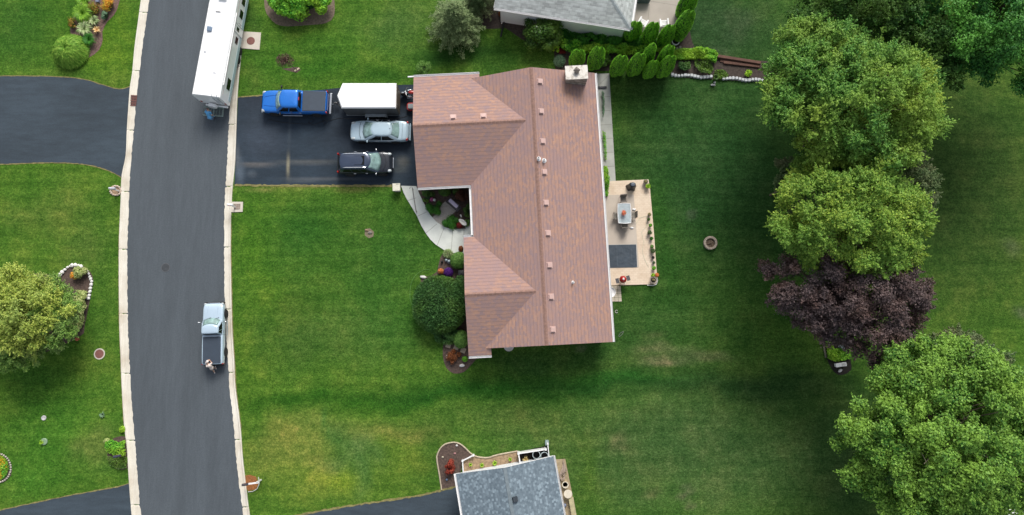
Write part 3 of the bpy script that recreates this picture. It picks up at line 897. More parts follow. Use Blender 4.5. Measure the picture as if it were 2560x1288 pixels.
# bits of facade seen from the side: garage doors, front windows, door
def on_wall(mb, x0, x1, y0, y1, z0, z1):
    mb.prism([h((x0, y0, 0))[:2], h((x1, y0, 0))[:2], h((x1, y1, 0))[:2], h((x0, y1, 0))[:2]], z0, z1)
for y0, y1 in ((14.2, 17.2), (18.2, 21.4)):
    mb = MB(); on_wall(mb, -6.8, -6.74, y0, y1, .03, 2.2)
    for k in range(1, 4): on_wall(mb, -6.815, -6.8, y0 + .08, y1 - .08, .55 * k + .05, .55 * k + .08)
    mb.build('garage_door', M_white, house)
def window(x0, x1, y0, y1, z0, z1, par=None):
    f = MB(); on_wall(f, x0 - .02, x1 + .02, y0 - .08, y1 + .08, z0 - .08, z1 + .08)
    fo_ = f.build('window', M_white, par or house)
    g = MB()
    if (x1 - x0) < (y1 - y0): on_wall(g, x0 - .03, x1 + .03, y0, y1, z0, z1)
    else: on_wall(g, x0, x1, y0 - .09, y1 + .09, z0, z1)
    g.build('pane', M_dglass, fo_)
for y0 in (1.0, 5.2): window(-3.14, -3.1, y0, y0 + 1.8, .9, 2.2)
window(-2.29, -2.25, 10.5, 11.9, .9, 2.2)
for y0 in (2.0, 5.4, 17.0, 19.4): window(7.65, 7.69, y0, y0 + 1.4, .9, 2.2)
window(7.65, 7.69, 9.0, 11.4, .12, 2.2)
window(.6, 2.0, .06, .1, 1.0, 2.2); window(4.2, 5.6, .06, .1, 1.0, 2.2)
mb = MB(); on_wall(mb, -2.31, -2.25, 8.95, 9.95, .1, 2.2); dr = mb.build('door', mat('front_door', S(96, 52, 44), .5), house)
q = h((-2.34, 9.08, 1.05)); MB().ell(q, (.04, .04, .04), 8, 5).build('handle', M_chrome, dr)
q = h((-2.8, 9.6, 0)); MB().prism([(q[0] - .65, q[1] - .8), (q[0] + .55, q[1] - .8), (q[0] + .55, q[1] + .9), (q[0] - .65, q[1] + .9)], 0, .16).build('doorstep', M_path, house)

# ---- neighbour house at the top
def local_frame(pa, pb, z):
    a, b = Vector(P(*pa, z)[:2]), Vector(P(*pb, z)[:2])
    d = b - a
    return a, math.atan2(d.y, d.x), d.length
a, ang, ln = local_frame((1235, 19.4), (1576.5, 72.5), 2.9)
M_groof = shingle('grey_shingles', [(0.2, S(152, 156, 154)), (0.45, S(172, 177, 175)), (0.6, S(182, 187, 185)), (0.85, S(196, 202, 200))], course=.17, tab=.3, mortar=.76)
nh = thing('neighbour_house', 'pale house with light grey shingle roof above the clipped conifers', 'house', (a.x, a.y, 0), ang)
D_, zn, pn = 9.0, 2.9, .38
zt = zn + pn * D_ / 2
roof_slope('roof', [(0, 0, zn), (ln, 0, zn), (ln - D_ / 2, D_ / 2, zt), (0, D_ / 2, zt)], S_, M_groof, nh)
roof_slope('roof', [(ln, 0, zn), (ln, D_, zn), (ln - D_ / 2, D_ / 2, zt)], E_, M_groof, nh)
roof_slope('roof', [(0, D_ / 2, zt), (ln - D_ / 2, D_ / 2, zt), (ln, D_, zn), (0, D_, zn)], N_, M_groof, nh)
mb = MB(); p0, p1 = Vector((ln, 0, zn)), Vector((ln - D_ / 2, D_ / 2, zt)); d = (p1 - p0).normalized(); qq = d.cross(Vector((0, 0, 1))).normalized()
for k in range(20):
    u = p0.lerp(p1, k / 20 + .003); w = p0.lerp(p1, (k + .93) / 20)
    mb.add([u + qq * .16 + Vector((0, 0, -.02)), u + Vector((0, 0, .03)), u - qq * .16 + Vector((0, 0, -.02)), w + qq * .16 + Vector((0, 0, -.01)), w + Vector((0, 0, .05)), w - qq * .16 + Vector((0, 0, -.01))], [(0, 3, 4, 1), (1, 4, 5, 2), (3, 5, 4), (0, 1, 2)])
mb.build('ridge_cap', mat('grey_cap', S(158, 166, 168), .9), nh)
ident = lambda p: p
gutter((0, -.005), (ln, -.005), S_, z=zn - .02, hh=ident, par=nh); gutter((ln + .005, 0), (ln + .005, D_), E_, z=zn - .02, hh=ident, par=nh)
MB().prism([(-.03, 0), (0, 0), (0, D_), (-.03, D_)], zn - .2, zn + .02).build('fascia', M_white, nh)
s = NT('white_siding')
co = s.n('TexCoord').outputs['Object']
wv = s.n('TexWave'); wv.bands_direction = 'Z'; wv.wave_profile = 'SAW'; wv.inputs['Scale'].default_value = 1.6; s.l(co, wv.inputs['Vector'])
s.l(s.ramp(wv.outputs['Fac'], [(0, S(206, 214, 220)), (.12, S(232, 236, 240))]), s.b.inputs['Base Color']); s.bump(wv.outputs['Fac'], .3)
M_sid = s.m
MB().prism([(.5, .18), (ln - .45, .18), (ln - .45, D_ - .4), (.5, D_ - .4)], 0, zn - .12).build('wall', M_sid, nh)
for x0 in ():
    f = MB().prism([(x0, .15), (x0 + 1.3, .15), (x0 + 1.3, .2), (x0, .2)], .9, 2.1).build('window', M_white, nh)
    MB().prism([(x0 + .08, .14), (x0 + 1.22, .14), (x0 + 1.22, .18), (x0 + .08, .18)], .98, 2.02).build('pane', M_dglass, f)
MB().tube([(.62, .12, 2.7), (.62, .12, .3), (.62, 0, .1)], .05, 6).build('downspout', M_white, nh)

# ---- neighbour house at the bottom
a, ang, ln = local_frame((1139.7, 1184.8), (1383.8, 1140), 2.9)
M_broof = shingle('blue_grey_shingles', [(0.0, S(98, 112, 122)), (0.5, S(110, 124, 134)), (0.78, S(118, 133, 143)), (0.88, S(130, 146, 156)), (1, S(140, 156, 166))], course=.16, tab=.17, mortar=.9, nz=.0, bm_=0)
sh = thing('neighbour_house', 'house corner with blue-grey speckled shingles at the end of the lower driveway', 'house', (a.x, a.y, 0), ang)
Ls = 14.0; zt = 2.9 + .33 * ln / 2
roof_slope('roof', [(0, 0, 2.9), (ln / 2, 0, zt), (ln / 2, -Ls, zt), (0, -Ls, 2.9)], W_, M_broof, sh)
roof_slope('roof', [(ln / 2, 0, zt), (ln, 0, 2.9), (ln, -Ls, 2.9), (ln / 2, -Ls, zt)], E_, M_broof, sh)
MB().box((ln / 2, -Ls / 2, zt + .0), (.26, Ls, .03)).build('ridge_cap', mat('bluegrey_cap', S(118, 130, 136), .9), sh)
gutter((-.005, -Ls), (-.005, 0), W_, z=2.88, hh=ident, par=sh); gutter((ln + .005, -Ls), (ln + .005, 0), E_, z=2.88, hh=ident, par=sh, w=.1)
fb = MB()
fb.add([(0, .03, 2.8), (ln / 2, .03, zt - .1), (ln / 2, .03, zt + .01), (0, .03, 2.91), (0, .0, 2.75), (ln / 2, .0, zt - .15), (ln / 2, .0, zt + .01), (0, .0, 2.91)], [(0, 3, 2, 1), (3, 7, 6, 2), (4, 5, 6, 7), (0, 1, 5, 4)])
fb.add([(ln, .03, 2.75), (ln / 2, .03, zt - .15), (ln / 2, .03, zt + .01), (ln, .03, 2.91), (ln, .0, 2.75), (ln / 2, .0, zt - .15), (ln / 2, .0, zt + .01), (ln, .0, 2.91)], [(1, 2, 3, 0), (2, 6, 7, 3), (7, 6, 5, 4), (4, 5, 1, 0)])
fb.build('fascia', M_white, sh)
MB().prism([(.4, -.4), (ln - .4, -.4), (ln - .4, -Ls + .4), (.4, -Ls + .4)], 0, 2.77).build('wall', M_sid, sh)
wx = MB(); wx.add([(.4, -.41, 2.76), (ln - .4, -.41, 2.76), (ln / 2, -.41, zt - .25), (.4, -.5, 2.76), (ln - .4, -.5, 2.76), (ln / 2, -.5, zt - .25)], [(0, 2, 1), (3, 4, 5), (0, 3, 5, 2), (1, 2, 5, 4), (0, 1, 4, 3)]); wx.build('gable', M_sid, sh)
gd = MB().box((.37, -3.2, 1.15), (.06, 4.4, 2.2)); gd.build('garage_door', M_white, sh)
x, y, _ = P(1288, 1248, zt - .1); q = rotp((x - a.x, y - a.y), -ang); z = zt - .33 * (q[0] - ln / 2)
MB().box((q[0], q[1], z + .12), (.4, .4, .2), tilt=('Y', math.atan(.33)), taper=.9).build('roof_vent', mat('dark_vent', S(52, 60, 68), .6), sh)
# ------------------------------------------------------------------ vehicles (local: +x is forward, z up)
def paint(name, c, metal=.25, rough=.32):
    return mat(name, c, rough, metal=metal, var=.05, scale=.7, fine=60, bump=0, coat=.6)

M_seam = mat('panel_gap', S(28, 30, 34), .7)
def lower_body(sts, name, m, root, sub=1):
    """sts: (x, half width, z bottom, z shoulder, z centre). Ring of a car body at each station."""
    mb = MB(); rings = []
    for x, w, zb, zs, zc in sts:
        r = [(0, zb), (-.8 * w, zb), (-.97 * w, zb + .1), (-w, zb + (zs - zb) * .45), (-.985 * w, zs - .1), (-.93 * w, zs - .015), (-.8 * w, zs + (zc - zs) * .45), (-.42 * w, zc - .008), (0, zc)]
        r = r + [(-y, z) for y, z in r[1:-1][::-1]]
        rings.append([(x, y, z) for y, z in r])
    n = len(rings[0]); vs = [p for r in rings for p in r]; fs = []
    for i in range(len(rings) - 1):
        for k in range(n):
            q = (k + 1) % n
            fs.append((i * n + k, i * n + q, (i + 1) * n + q, (i + 1) * n + k))
    h2 = n // 2
    for base, flip in ((0, False), ((len(rings) - 1) * n, True)):
        for k in range(h2 - 0):
            a_, b_, c_, d_ = k, k + 1, (n - k - 1) % n, (n - k) % n
            q = [base + a_, base + b_, base + c_, base + d_]
            q = list(dict.fromkeys(q))
            if len(q) >= 3: fs.append(tuple(q[::-1] if flip else q))
    mb.add(vs, fs)
    o = mb.build(name, m, root, smooth=True, sub=sub)
    bm = bmesh.new(); bm.from_mesh(o.data); bmesh.ops.recalc_face_normals(bm, faces=bm.faces); bm.to_mesh(o.data); bm.free()
    return o

class Cabin:
    """greenhouse between a bottom outline at the belt and a roof outline"""
    def __init__(s, fb, rb, ft, rt, wb, wt, zb, zt, bow=.12, bowr=.06, wbr=None, wtr=None):
        s.p = (fb, rb, ft, rt, wb, wt, zb, zt, bow, bowr, wbr or wb, wtr or wt)
    def at(s, u, t):
        """u in 0..4: front (right to left), left side, rear, right side; t 0 belt .. 1 roof edge"""
        fb, rb, ft, rt, wb, wt, zb, zt, bow, bowr, wbr, wtr = s.p
        xf = fb + (ft - fb) * t; xr = rb + (rt - rb) * t
        wf = wb + (wt - wb) * t; wr = wbr + (wtr - wbr) * t
        bl = math.sin(t * PI) * .03
        z = zb + (zt - zb) * t
        u = u % 4
        k = int(u); f = u - k
        if k == 0:
            y = -wf + 2 * wf * f; x = xf - bow + bow * (1 - (y / wf) ** 2) + bl
        elif k == 1:
            x = (xf - bow) + (xr + bowr - (xf - bow)) * f; y = wf + (wr - wf) * f + math.sin(f * PI) * .025 + bl
        elif k == 2:
            y = wr - 2 * wr * f; x = xr + bowr - bowr * (1 - (y / wr) ** 2) - bl
        else:
            x = (xr + bowr) + (xf - bow - xr - bowr) * f; y = -(wr + (wf - wr) * f + math.sin(f * PI) * .025 + bl)
        return Vector((x, y, z))
    def shell(s, m, root, crown=.05):
        N = 32; mb = MB(); rows = []
        for t in (0, .3, .6, .86, .97):
            rows.append([s.at(4 * k / N, t) for k in range(N)])
        c = sum(rows[-1], Vector()) / N
        for q, dz in ((.955, .022), (.8, .022 + crown * .5), (.45, .022 + crown * .88)):
            rows.append([Vector((c.x + (p.x - c.x) * q, c.y + (p.y - c.y) * q, s.p[7] + dz)) for p in rows[4]])
        vs = [p for r in rows for p in r] + [Vector((c.x, c.y, s.p[7] + .022 + crown))]
        fs = []
        for i in range(len(rows) - 1):
            for k in range(N):
                q = (k + 1) % N
                fs.append((i * N + k, i * N + q, (i + 1) * N + q, (i + 1) * N + k))
        L = (len(rows) - 1) * N
        fs += [(L + k, L + (k + 1) % N, len(vs) - 1) for k in range(N)]
        mb.add(vs, fs)
        return mb.build('roof_panel', m, root, smooth=True)
    def glass(s, name, u0, u1, t0, t1, m, root, off=.012, slant=0.0, slant1=0.0):
        nu, ntt = 8, 4; mb = MB(); vs = []
        for j in range(ntt + 1):
            t = t0 + (t1 - t0) * j / ntt
            for i in range(nu + 1):
                a = u0 + slant * (j / ntt); b = u1 + slant1 * (j / ntt)
                u = a + (b - a) * i / nu
                p = s.at(u, t); du = s.at(u + .01, t) - p if (u % 1) < .98 else p - s.at(u - .01, t); dt = s.at(u, t + .01) - p
                n = du.cross(dt).normalized()
                vs.append(p + n * off)
        fs = [(j * (nu + 1) + i, j * (nu + 1) + i + 1, (j + 1) * (nu + 1) + i + 1, (j + 1) * (nu + 1) + i) for j in range(ntt) for i in range(nu)]
        mb.add(vs, fs)
        o = mb.build(name, m, root, smooth=True)
        sl = o.modifiers.new('solid', 'SOLIDIFY'); sl.thickness = .01; sl.offset = -1
        return o

def wheel(root, x, y, r=.33, w=.22, rimmat=None):
    s_ = 1 if y > 0 else -1
    e = thing_part('wheel', root, (x, y, r))
    MB().lathe([(r * .62, -w / 2), (r * .94, -w / 2), (r, -w * .3), (r, w * .3), (r * .94, w / 2), (r * .62, w / 2)], n=22, ax='Y').build('tyre', M_rubber, e)
    rb = MB().lathe([(r * .63, -w * .35), (r * .66, w * .35), (r * .6, w * .42), (r * .5, w * .3), (.05, w * .36)] if s_ < 0 else [(.05, -w * .36), (r * .5, -w * .3), (r * .6, -w * .42), (r * .66, -w * .35), (r * .63, w * .35)], n=20, ax='Y')
    for k in range(5):
        t = k * 2 * PI / 5
        rb.box((math.cos(t) * r * .33, s_ * w * .39, math.sin(t) * r * .33), (r * .5, .03, r * .14), tilt=('Y', -t))
    rb.build('rim', rimmat or M_alu, e)
    return e
def thing_part(name, parent, loc, rz=0):
    o = bpy.data.objects.new(name, None); o.empty_display_size = .1
    o.location = loc; o.rotation_euler = (0, 0, rz)
    return link(o, parent)

def mirror(root, x, y, z, m, big=1.0):
    s_ = 1 if y > 0 else -1
    mb = MB().ell((x, y + s_ * .13 * big, z), (.07 * big, .12 * big, .08 * big), 10, 6)
    mb.tube([(x + .02, y - s_ * .05, z - .06), (x, y + s_ * .08, z - .02)], .02, 6)
    return mb.build('mirror', m, root, smooth=True)
def handles(root, xs, w, z, m):
    for x in xs:
        for s_ in (-1, 1):
            MB().rbox((x, s_ * w, z), (.2, .05, .04), .02).build('door_handle', m, root)
def seams(root, xs, w, z0, z1):
    for x in xs:
        for s_ in (-1, 1):
            MB().tube([(x, s_ * w, z0), (x - .03, s_ * (w + .006), (z0 + z1) / 2), (x - .04, s_ * (w - .03), z1)], .008, 4).build('door_seam', M_seam, root)
def wipers(root, x, y0, z):
    for y in (-y0, .12): MB().tube([(x + .04, y, z), (x - .12, y + .5, z + .06)], .012, 4).build('wiper', M_black, root)
def arches(root, xs, w, r):
    for x in xs:
        for s_ in (-1, 1):
            pts = [(x + math.cos(a) * (r + .04), s_ * w, r + math.sin(a) * (r + .04)) for a in np.linspace(-.15, PI + .15, 14)]
            MB().tube(pts, .035, 6).build('wheel_arch', M_black, root)
M_lamp = mat('headlamp_lens', S(186, 194, 196), .12, var=.05, bump=0, coat=.5)
M_tail = mat('tail_lamp_lens', S(168, 32, 30), .2, var=.1, bump=0, coat=.5)
M_seam = mat('panel_gap', S(28, 30, 34), .7)

# --- blue crew-cab pickup, nose to the left
x, y, _ = P(742.5, 258.5, .6)
bt = thing('pickup_truck', 'bright blue pickup truck with black bed cover hitched to the white trailer', 'pickup truck', (x, y, .016), R(179))
M_blue = paint('blue_metallic', S(30, 120, 216), .25, .3)
lower_body([(2.94, .62, .5, .78, .8), (2.9, .84, .42, .98, 1.0), (2.6, .96, .38, 1.06, 1.1), (2.0, 1.0, .36, 1.12, 1.17), (1.55, 1.0, .34, 1.14, 1.2), (1.0, 1.0, .34, 1.14, 1.18), (-.55, 1.0, .34, 1.14, 1.16), (-.62, .99, .36, 1.14, 1.16), (-.7, 1.0, .36, 1.22, 1.23), (-2.6, 1.0, .42, 1.24, 1.25), (-2.68, .97, .45, 1.23, 1.24), (-2.72, .94, .5, 1.15, 1.16)], 'body', M_blue, bt)
cb = Cabin(1.72, -.56, 1.12, -.42, .95, .74, 1.14, 1.8, bow=.22, bowr=.03)
cb.shell(M_blue, bt)
cb.glass('windshield', .07, .93, .06, .92, M_glass, bt)
cb.glass('rear_window', 2.1, 2.9, .12, .88, M_dglass, bt)
for a, b, sl, s1 in ((1.05, 1.46, .06, 0), (1.52, 1.93, 0, -.02), (3.07, 3.46, .02, 0), (3.52, 3.95, 0, -.06)):
    cb.glass('side_window', a, b, .12, .86, M_dglass, bt, slant=sl, slant1=s1)
tc = MB().rbox((-1.66, 0, 1.27), (1.98, 1.78, .07), .06); tc.build('bed_cover', mat('vinyl_cover', S(54, 66, 80), .6, var=.08), bt)
MB().rbox((-2.92, 0, .62), (.2, 1.86, .18), .07).build('rear_bumper', M_chrome, bt)
MB().rbox((-2.76, 0, .92), (.06, 1.5, .4), .02).build('tailgate', paint('dark_blue', S(20, 60, 130)), bt)
MB().rbox((2.94, 0, .55), (.16, 1.8, .2), .07).build('front_bumper', M_chrome, bt)
MB().rbox((2.95, 0, .85), (.07, 1.0, .3), .03).build('grille', M_black, bt)
for s_ in (-1, 1):
    MB().ell((2.72, s_ * .8, .93), (.2, .15, .1), 10, 6).build('headlight', M_lamp, bt, smooth=True)
    MB().rbox((-2.7, s_ * .93, 1.0), (.1, .14, .34), .03).build('tail_light', M_tail, bt)
    mirror(bt, 1.18, s_ * 1.04, 1.26, M_black, 1.3)
    MB().tube([(1.2, s_ * 1.06, .42), (-.5, s_ * 1.06, .42)], .045, 8).build('side_step', M_chrome, bt)
    for xx in (1.95, -1.75): wheel(bt, xx, s_ * .9, .4, .27, M_chrome)
arches(bt, (1.95, -1.75), .985, .42)
handles(bt, (.35, -.42), 1.01, 1.0, M_chrome)
for yy in (-.45, .45): MB().tube([(1.5, yy * 1.1, 1.2), (2.2, yy, 1.165), (2.7, yy * .8, 1.08)], .012, 5).build('hood_crease', M_blue, bt)
MB().rbox((-.5, 0, 1.79), (.08, .3, .05), .02).build('brake_light', M_tail, bt)
MB().tube([(-2.9, 0, .5), (-3.15, 0, .5)], .035, 6).build('hitch', M_chrome, bt)

seams(bt, (1.15, .28, -.52), 1.0, .45, 1.1); wipers(bt, 1.62, .62, 1.2)
# --- white cargo trailer
x, y, _ = P(921, 239, 2.4)
tr = thing('cargo_trailer', 'white enclosed cargo trailer with grey sides and silver fender', 'trailer', (x, y, .016), R(180))
M_tside = mat('trailer_side', S(88, 90, 92), .45, metal=.1, var=.12)
def trp(z, e=0):
    return [(-2.3 - e, -1.07 - e), (2.2 + e, -1.07 - e), (2.62 + e, 0), (2.2 + e, 1.07 + e), (-2.3 - e, 1.07 + e)]
tx = MB().prism(trp(0), .42, 2.34); tx.build('body', M_tside, tr)
rfb = MB(); lo = trp(0, .03); hi = [(px_ * .985, py_ * .94) for px_, py_ in trp(0, 0)]
rfb.add([(p[0], p[1], 2.3) for p in lo] + [(p[0], p[1], 2.4) for p in hi], [(0, 1, 2, 3, 4)[::-1], (5, 6, 7, 8, 9)] + [(i, (i + 1) % 5, 5 + (i + 1) % 5, 5 + i) for i in range(5)])
rfb.build('roof', M_rvwhite, tr)
MB().prism(trp(0, .025), .38, .44).build('skirt_rail', M_alu, tr)
MB().box((-2.34, 0, 1.35), (.06, 1.96, 1.8)).build('ramp_door', mat('trailer_rear', S(104, 94, 82), .5, var=.1), tr)
MB().tube([(-2.4, .7, .6), (-2.4, .7, 2.1)], .02, 6).build('door_bar', M_chrome, tr)
for s_ in (-1, 1):
    fb_ = MB()
    prof = [(-1.0, .45), (-.92, .78), (-.75, .88), (0, .9), (.75, .88), (.92, .78), (1.0, .45)]
    vs = [(px_ + -.35, s_ * 1.09, pz_) for px_, pz_ in prof] + [(px_ - .35, s_ * 1.36, pz_) for px_, pz_ in prof]
    fb_.add(vs, [(i, i + 1, 8 + i, 7 + i) for i in range(6)])
    o = fb_.build('fender', M_alu, tr); sl = o.modifiers.new('s', 'SOLIDIFY'); sl.thickness = .03
    for xx in (-.78, .1): wheel(tr, xx, s_ * 1.2, .33, .2, M_alu)
MB().box((-.35, -1.2, .905), (.03, .27, .03)).build('fender_seam', M_black, tr)
tg = MB()
for s_ in (-1, 1): tg.tube([(2.3, s_ * .75, .45), (3.15, 0, .5)], .04, 6)
tg.tube([(3.05, 0, .5), (3.35, 0, .52)], .05, 6); tg.tube([(3.0, .1, .3), (3.0, .1, .8)], .03, 6)
tg.build('drawbar', mat('steel_dark', S(66, 64, 66), .6, metal=.3), tr)
tg = MB()
for yy in (-.06, .05): tg.tube([(3.1, yy, .52), (3.25, yy * 2, .36), (3.4, yy, .5)], .022, 5)
tg.build('safety_chain', M_chrome, tr)

# --- silver sedan, nose to the left
x, y, _ = P(950, 329.5, .55)
se = thing('sedan', 'silver blue sedan parked between the trailer and the black suv', 'car', (x, y, .016), R(179.3))
M_sil = paint('silver_blue', S(180, 202, 214), .08, .3)
lower_body([(2.54, .5, .34, .55, .56), (2.47, .72, .26, .68, .7), (2.2, .87, .22, .8, .84), (1.6, .91, .2, .88, .93), (1.1, .92, .2, .92, .97), (0, .925, .2, .95, .97), (-1.2, .92, .2, .97, 1.0), (-1.9, .9, .22, .98, 1.03), (-2.35, .84, .26, .96, 1.0), (-2.52, .7, .3, .88, .9), (-2.56, .5, .36, .72, .74)], 'body', M_sil, se)
cs = Cabin(1.42, -1.84, .58, -1.12, .86, .57, .93, 1.4, bow=.26, bowr=.16)
cs.shell(M_sil, se, .04)
cs.glass('windshield', .06, .94, .04, .93, M_glass, se)
cs.glass('rear_window', 2.08, 2.92, .06, .93, M_glass, se)
for a, b, sl, s1 in ((1.08, 1.47, .09, 0), (1.5, 1.9, 0, -.05), (3.1, 3.5, .05, 0), (3.53, 3.92, 0, -.09)):
    cs.glass('side_window', a, b, .1, .86, M_dglass, se, slant=sl, slant1=s1)
for s_ in (-1, 1):
    MB().ell((2.2, s_ * .68, .74), (.25, .13, .09), 12, 6).build('headlight', M_lamp, se, smooth=True)
    MB().ell((-2.38, s_ * .72, .86), (.12, .16, .09), 10, 6).build('tail_light', M_tail, se, smooth=True)
    mirror(se, .98, s_ * .88, 1.0, M_sil)
    MB().tube([(.9, s_ * .905, .955), (0, s_ * .93, .975), (-1.5, s_ * .89, .985)], .014, 5).build('chrome_trim', M_chrome, se)
    for xx in (1.52, -1.38): wheel(se, xx, s_ * .84, .33, .21)
arches(se, (1.52, -1.38), .91, .34)
handles(se, (.2, -.78), .935, .82, M_chrome)
MB().rbox((-2.6, 0, .5), (.12, 1.5, .2), .06).build('rear_bumper', M_sil, se)
MB().rbox((2.55, 0, .5), (.06, .7, .18), .02).build('grille', M_black, se)
MB().tube([(-.95, 0, 1.46), (-1.05, 0, 1.5)], .02, 5).build('antenna', M_black, se)
MB().tube([(1.55, .75, .955), (1.66, .4, .965), (1.7, 0, .97), (1.66, -.4, .965), (1.55, -.75, .955)], .014, 5).build('hood_gap', M_seam, se)
MB().tube([(-1.98, .74, 1.0), (-2.0, 0, 1.04), (-1.98, -.74, 1.0)], .01, 5).build('trunk_gap', M_seam, se)

seams(se, (.95, -.05, -1.0), .925, .35, .92); wipers(se, 1.38, .6, .96)
# --- black suv, nose to the right
x, y, _ = P(915, 409.5, .6)
sv = thing('suv', 'black suv with roof rails parked nearest the lawn, nose to the garage', 'car', (x, y, .016), R(1.0))
M_blk = paint('black_metallic', S(30, 36, 46), .3, .25)
lower_body([(2.36, .5, .42, .66, .68), (2.28, .76, .3, .86, .88), (2.0, .9, .27, 1.0, 1.03), (1.5, .94, .25, 1.05, 1.1), (1.0, .95, .25, 1.07, 1.12), (-1.2, .95, .25, 1.1, 1.12), (-2.0, .93, .27, 1.1, 1.12), (-2.3, .86, .32, 1.05, 1.06), (-2.38, .7, .4, .8, .82)], 'body', M_blk, sv)
cv = Cabin(1.42, -2.28, .55, -2.0, .9, .66, 1.08, 1.68, bow=.3, bowr=.14, wbr=.84, wtr=.64)
M_blkroof = paint('black_roof', S(58, 70, 92), .3, .25)
cv.shell(M_blkroof, sv, .05)
cv.glass('windshield', .05, .95, .04, .93, M_glass, sv)
cv.glass('rear_window', 2.12, 2.88, .15, .85, M_dglass, sv)
for a, b, sl, s1 in ((1.08, 1.36, .07, 0), (1.39, 1.64, 0, 0), (1.67, 1.92, 0, -.03), (3.08, 3.33, .03, 0), (3.36, 3.61, 0, 0), (3.64, 3.92, 0, -.07)):
    cv.glass('side_window', a, b, .1, .86, M_dglass, sv, slant=sl, slant1=s1)
for s_ in (-1, 1):
    MB().tube([(.2, s_ * .6, 1.72), (0, s_ * .61, 1.77), (-1.55, s_ * .6, 1.77), (-1.7, s_ * .59, 1.72)], .022, 6).build('roof_rail', M_chrome, sv)
    MB().ell((2.02, s_ * .72, .9), (.24, .14, .1), 12, 6).build('headlight', M_lamp, sv, smooth=True)
    MB().ell((-2.3, s_ * .78, .98), (.09, .12, .2), 10, 6).build('tail_light', M_tail, sv, smooth=True)
    mirror(sv, .98, s_ * .92, 1.15, M_chrome)
    for xx in (1.42, -1.35): wheel(sv, xx, s_ * .87, .36, .23)
arches(sv, (1.42, -1.35), .935, .37)
handles(sv, (.15, -.85), .955, .95, M_chrome)
MB().rbox((-.35, 0, 1.735), (.9, .8, .012), .05).build('sunroof', M_dglass, sv)
MB().rbox((2.35, 0, .62), (.08, .9, .22), .03).build('grille', M_chrome, sv)
MB().tube([(1.5, .78, 1.09), (1.75, .4, 1.105), (1.82, 0, 1.11), (1.75, -.4, 1.105), (1.5, -.78, 1.09)], .012, 5).build('hood_gap', M_seam, sv)
MB().rbox((-2.4, 0, .5), (.14, 1.5, .22), .06).build('rear_bumper', M_black, sv)

seams(sv, (1.0, .1, -.95), .95, .4, 1.06); wipers(sv, 1.4, .62, 1.11)
# --- silver pickup on the road, nose up the picture
x, y, _ = P(536.5, 834, .6)
sp_ = thing('pickup_truck', 'light silver pickup truck with black bed cover stopped on the road', 'pickup truck', (x, y, .012), R(92.2))
M_sil2 = paint('silver_light', S(186, 206, 222), .08, .3)
lower_body([(2.52, .6, .46, .7, .72), (2.47, .78, .36, .88, .9), (2.2, .86, .32, .96, .99), (1.6, .87, .3, 1.0, 1.04), (1.1, .87, .3, 1.03, 1.06), (-.05, .88, .3, 1.04, 1.06), (-.1, .87, .32, 1.04, 1.05), (-.2, .89, .34, 1.1, 1.11), (-2.4, .89, .4, 1.1, 1.11), (-2.5, .86, .42, 1.08, 1.09), (-2.54, .8, .5, 1.0, 1.0)], 'body', M_sil2, sp_)
cp = Cabin(1.3, -.12, .72, -.02, .8, .66, 1.03, 1.58, bow=.2, bowr=.02)
cp.shell(M_sil2, sp_, .04)
cp.glass('windshield', .06, .94, .05, .93, M_glass, sp_)
cp.glass('rear_window', 2.08, 2.92, .12, .88, M_dglass, sp_)
for a, b, sl, s1 in ((1.08, 1.62, .09, 0), (1.67, 1.94, 0, -.02), (3.06, 3.33, .02, 0), (3.38, 3.92, 0, -.09)):
    cp.glass('side_window', a, b, .1, .86, M_dglass, sp_, slant=sl, slant1=s1)
MB().rbox((-1.36, 0, 1.125), (2.16, 1.46, .06), .05).build('bed_cover', mat('vinyl_cover', S(54, 66, 80), .6, var=.08), sp_)
MB().rbox((2.56, 0, .52), (.14, 1.6, .22), .05).build('front_bumper', M_black, sp_)
MB().rbox((2.53, 0, .76), (.06, 1.0, .16), .02).build('grille', M_chrome, sp_)
MB().rbox((-2.62, 0, .52), (.14, 1.6, .16), .05).build('rear_bumper', M_black, sp_)
for s_ in (-1, 1):
    MB().ell((2.44, s_ * .7, .78), (.1, .14, .09), 10, 6).build('headlight', M_lamp, sp_, smooth=True)
    MB().rbox((-2.5, s_ * .82, .85), (.08, .12, .3), .02).build('tail_light', M_tail, sp_)
    mirror(sp_, .93, s_ * .98, 1.12, M_chrome)
    MB().tube([(1.0, s_ * .96, .38), (-.2, s_ * .96, .38)], .04, 8).build('side_step', M_alu, sp_)
    for xx in (1.62, -1.55): wheel(sp_, xx, s_ * .8, .35, .22)
arches(sp_, (1.62, -1.55), .88, .37)
handles(sp_, (.15,), .885, .9, M_chrome)
for yy in (-.4, .4): MB().tube([(1.5, yy * 1.05, 1.045), (2.1, yy, 1.0), (2.42, yy * .95, .9)], .01, 5).build('hood_crease', M_sil2, sp_)

seams(sp_, (1.0, -.08), .875, .42, 1.02); wipers(sp_, 1.27, .56, 1.06)
# --- recreational vehicle
ra = math.atan2(P(522, 0, 2.75)[1] - P(478, 235, 2.75)[1], P(522, 0, 2.75)[0] - P(478, 235, 2.75)[0])
cl, cr = Vector(P(478.5, 236, 2.75)), Vector(P(575.5, 259, .6))
rv = thing('camper_trailer', 'long white camper trailer parked along the kerb with bicycle rack behind', 'camper', (0, 0, 0), ra)
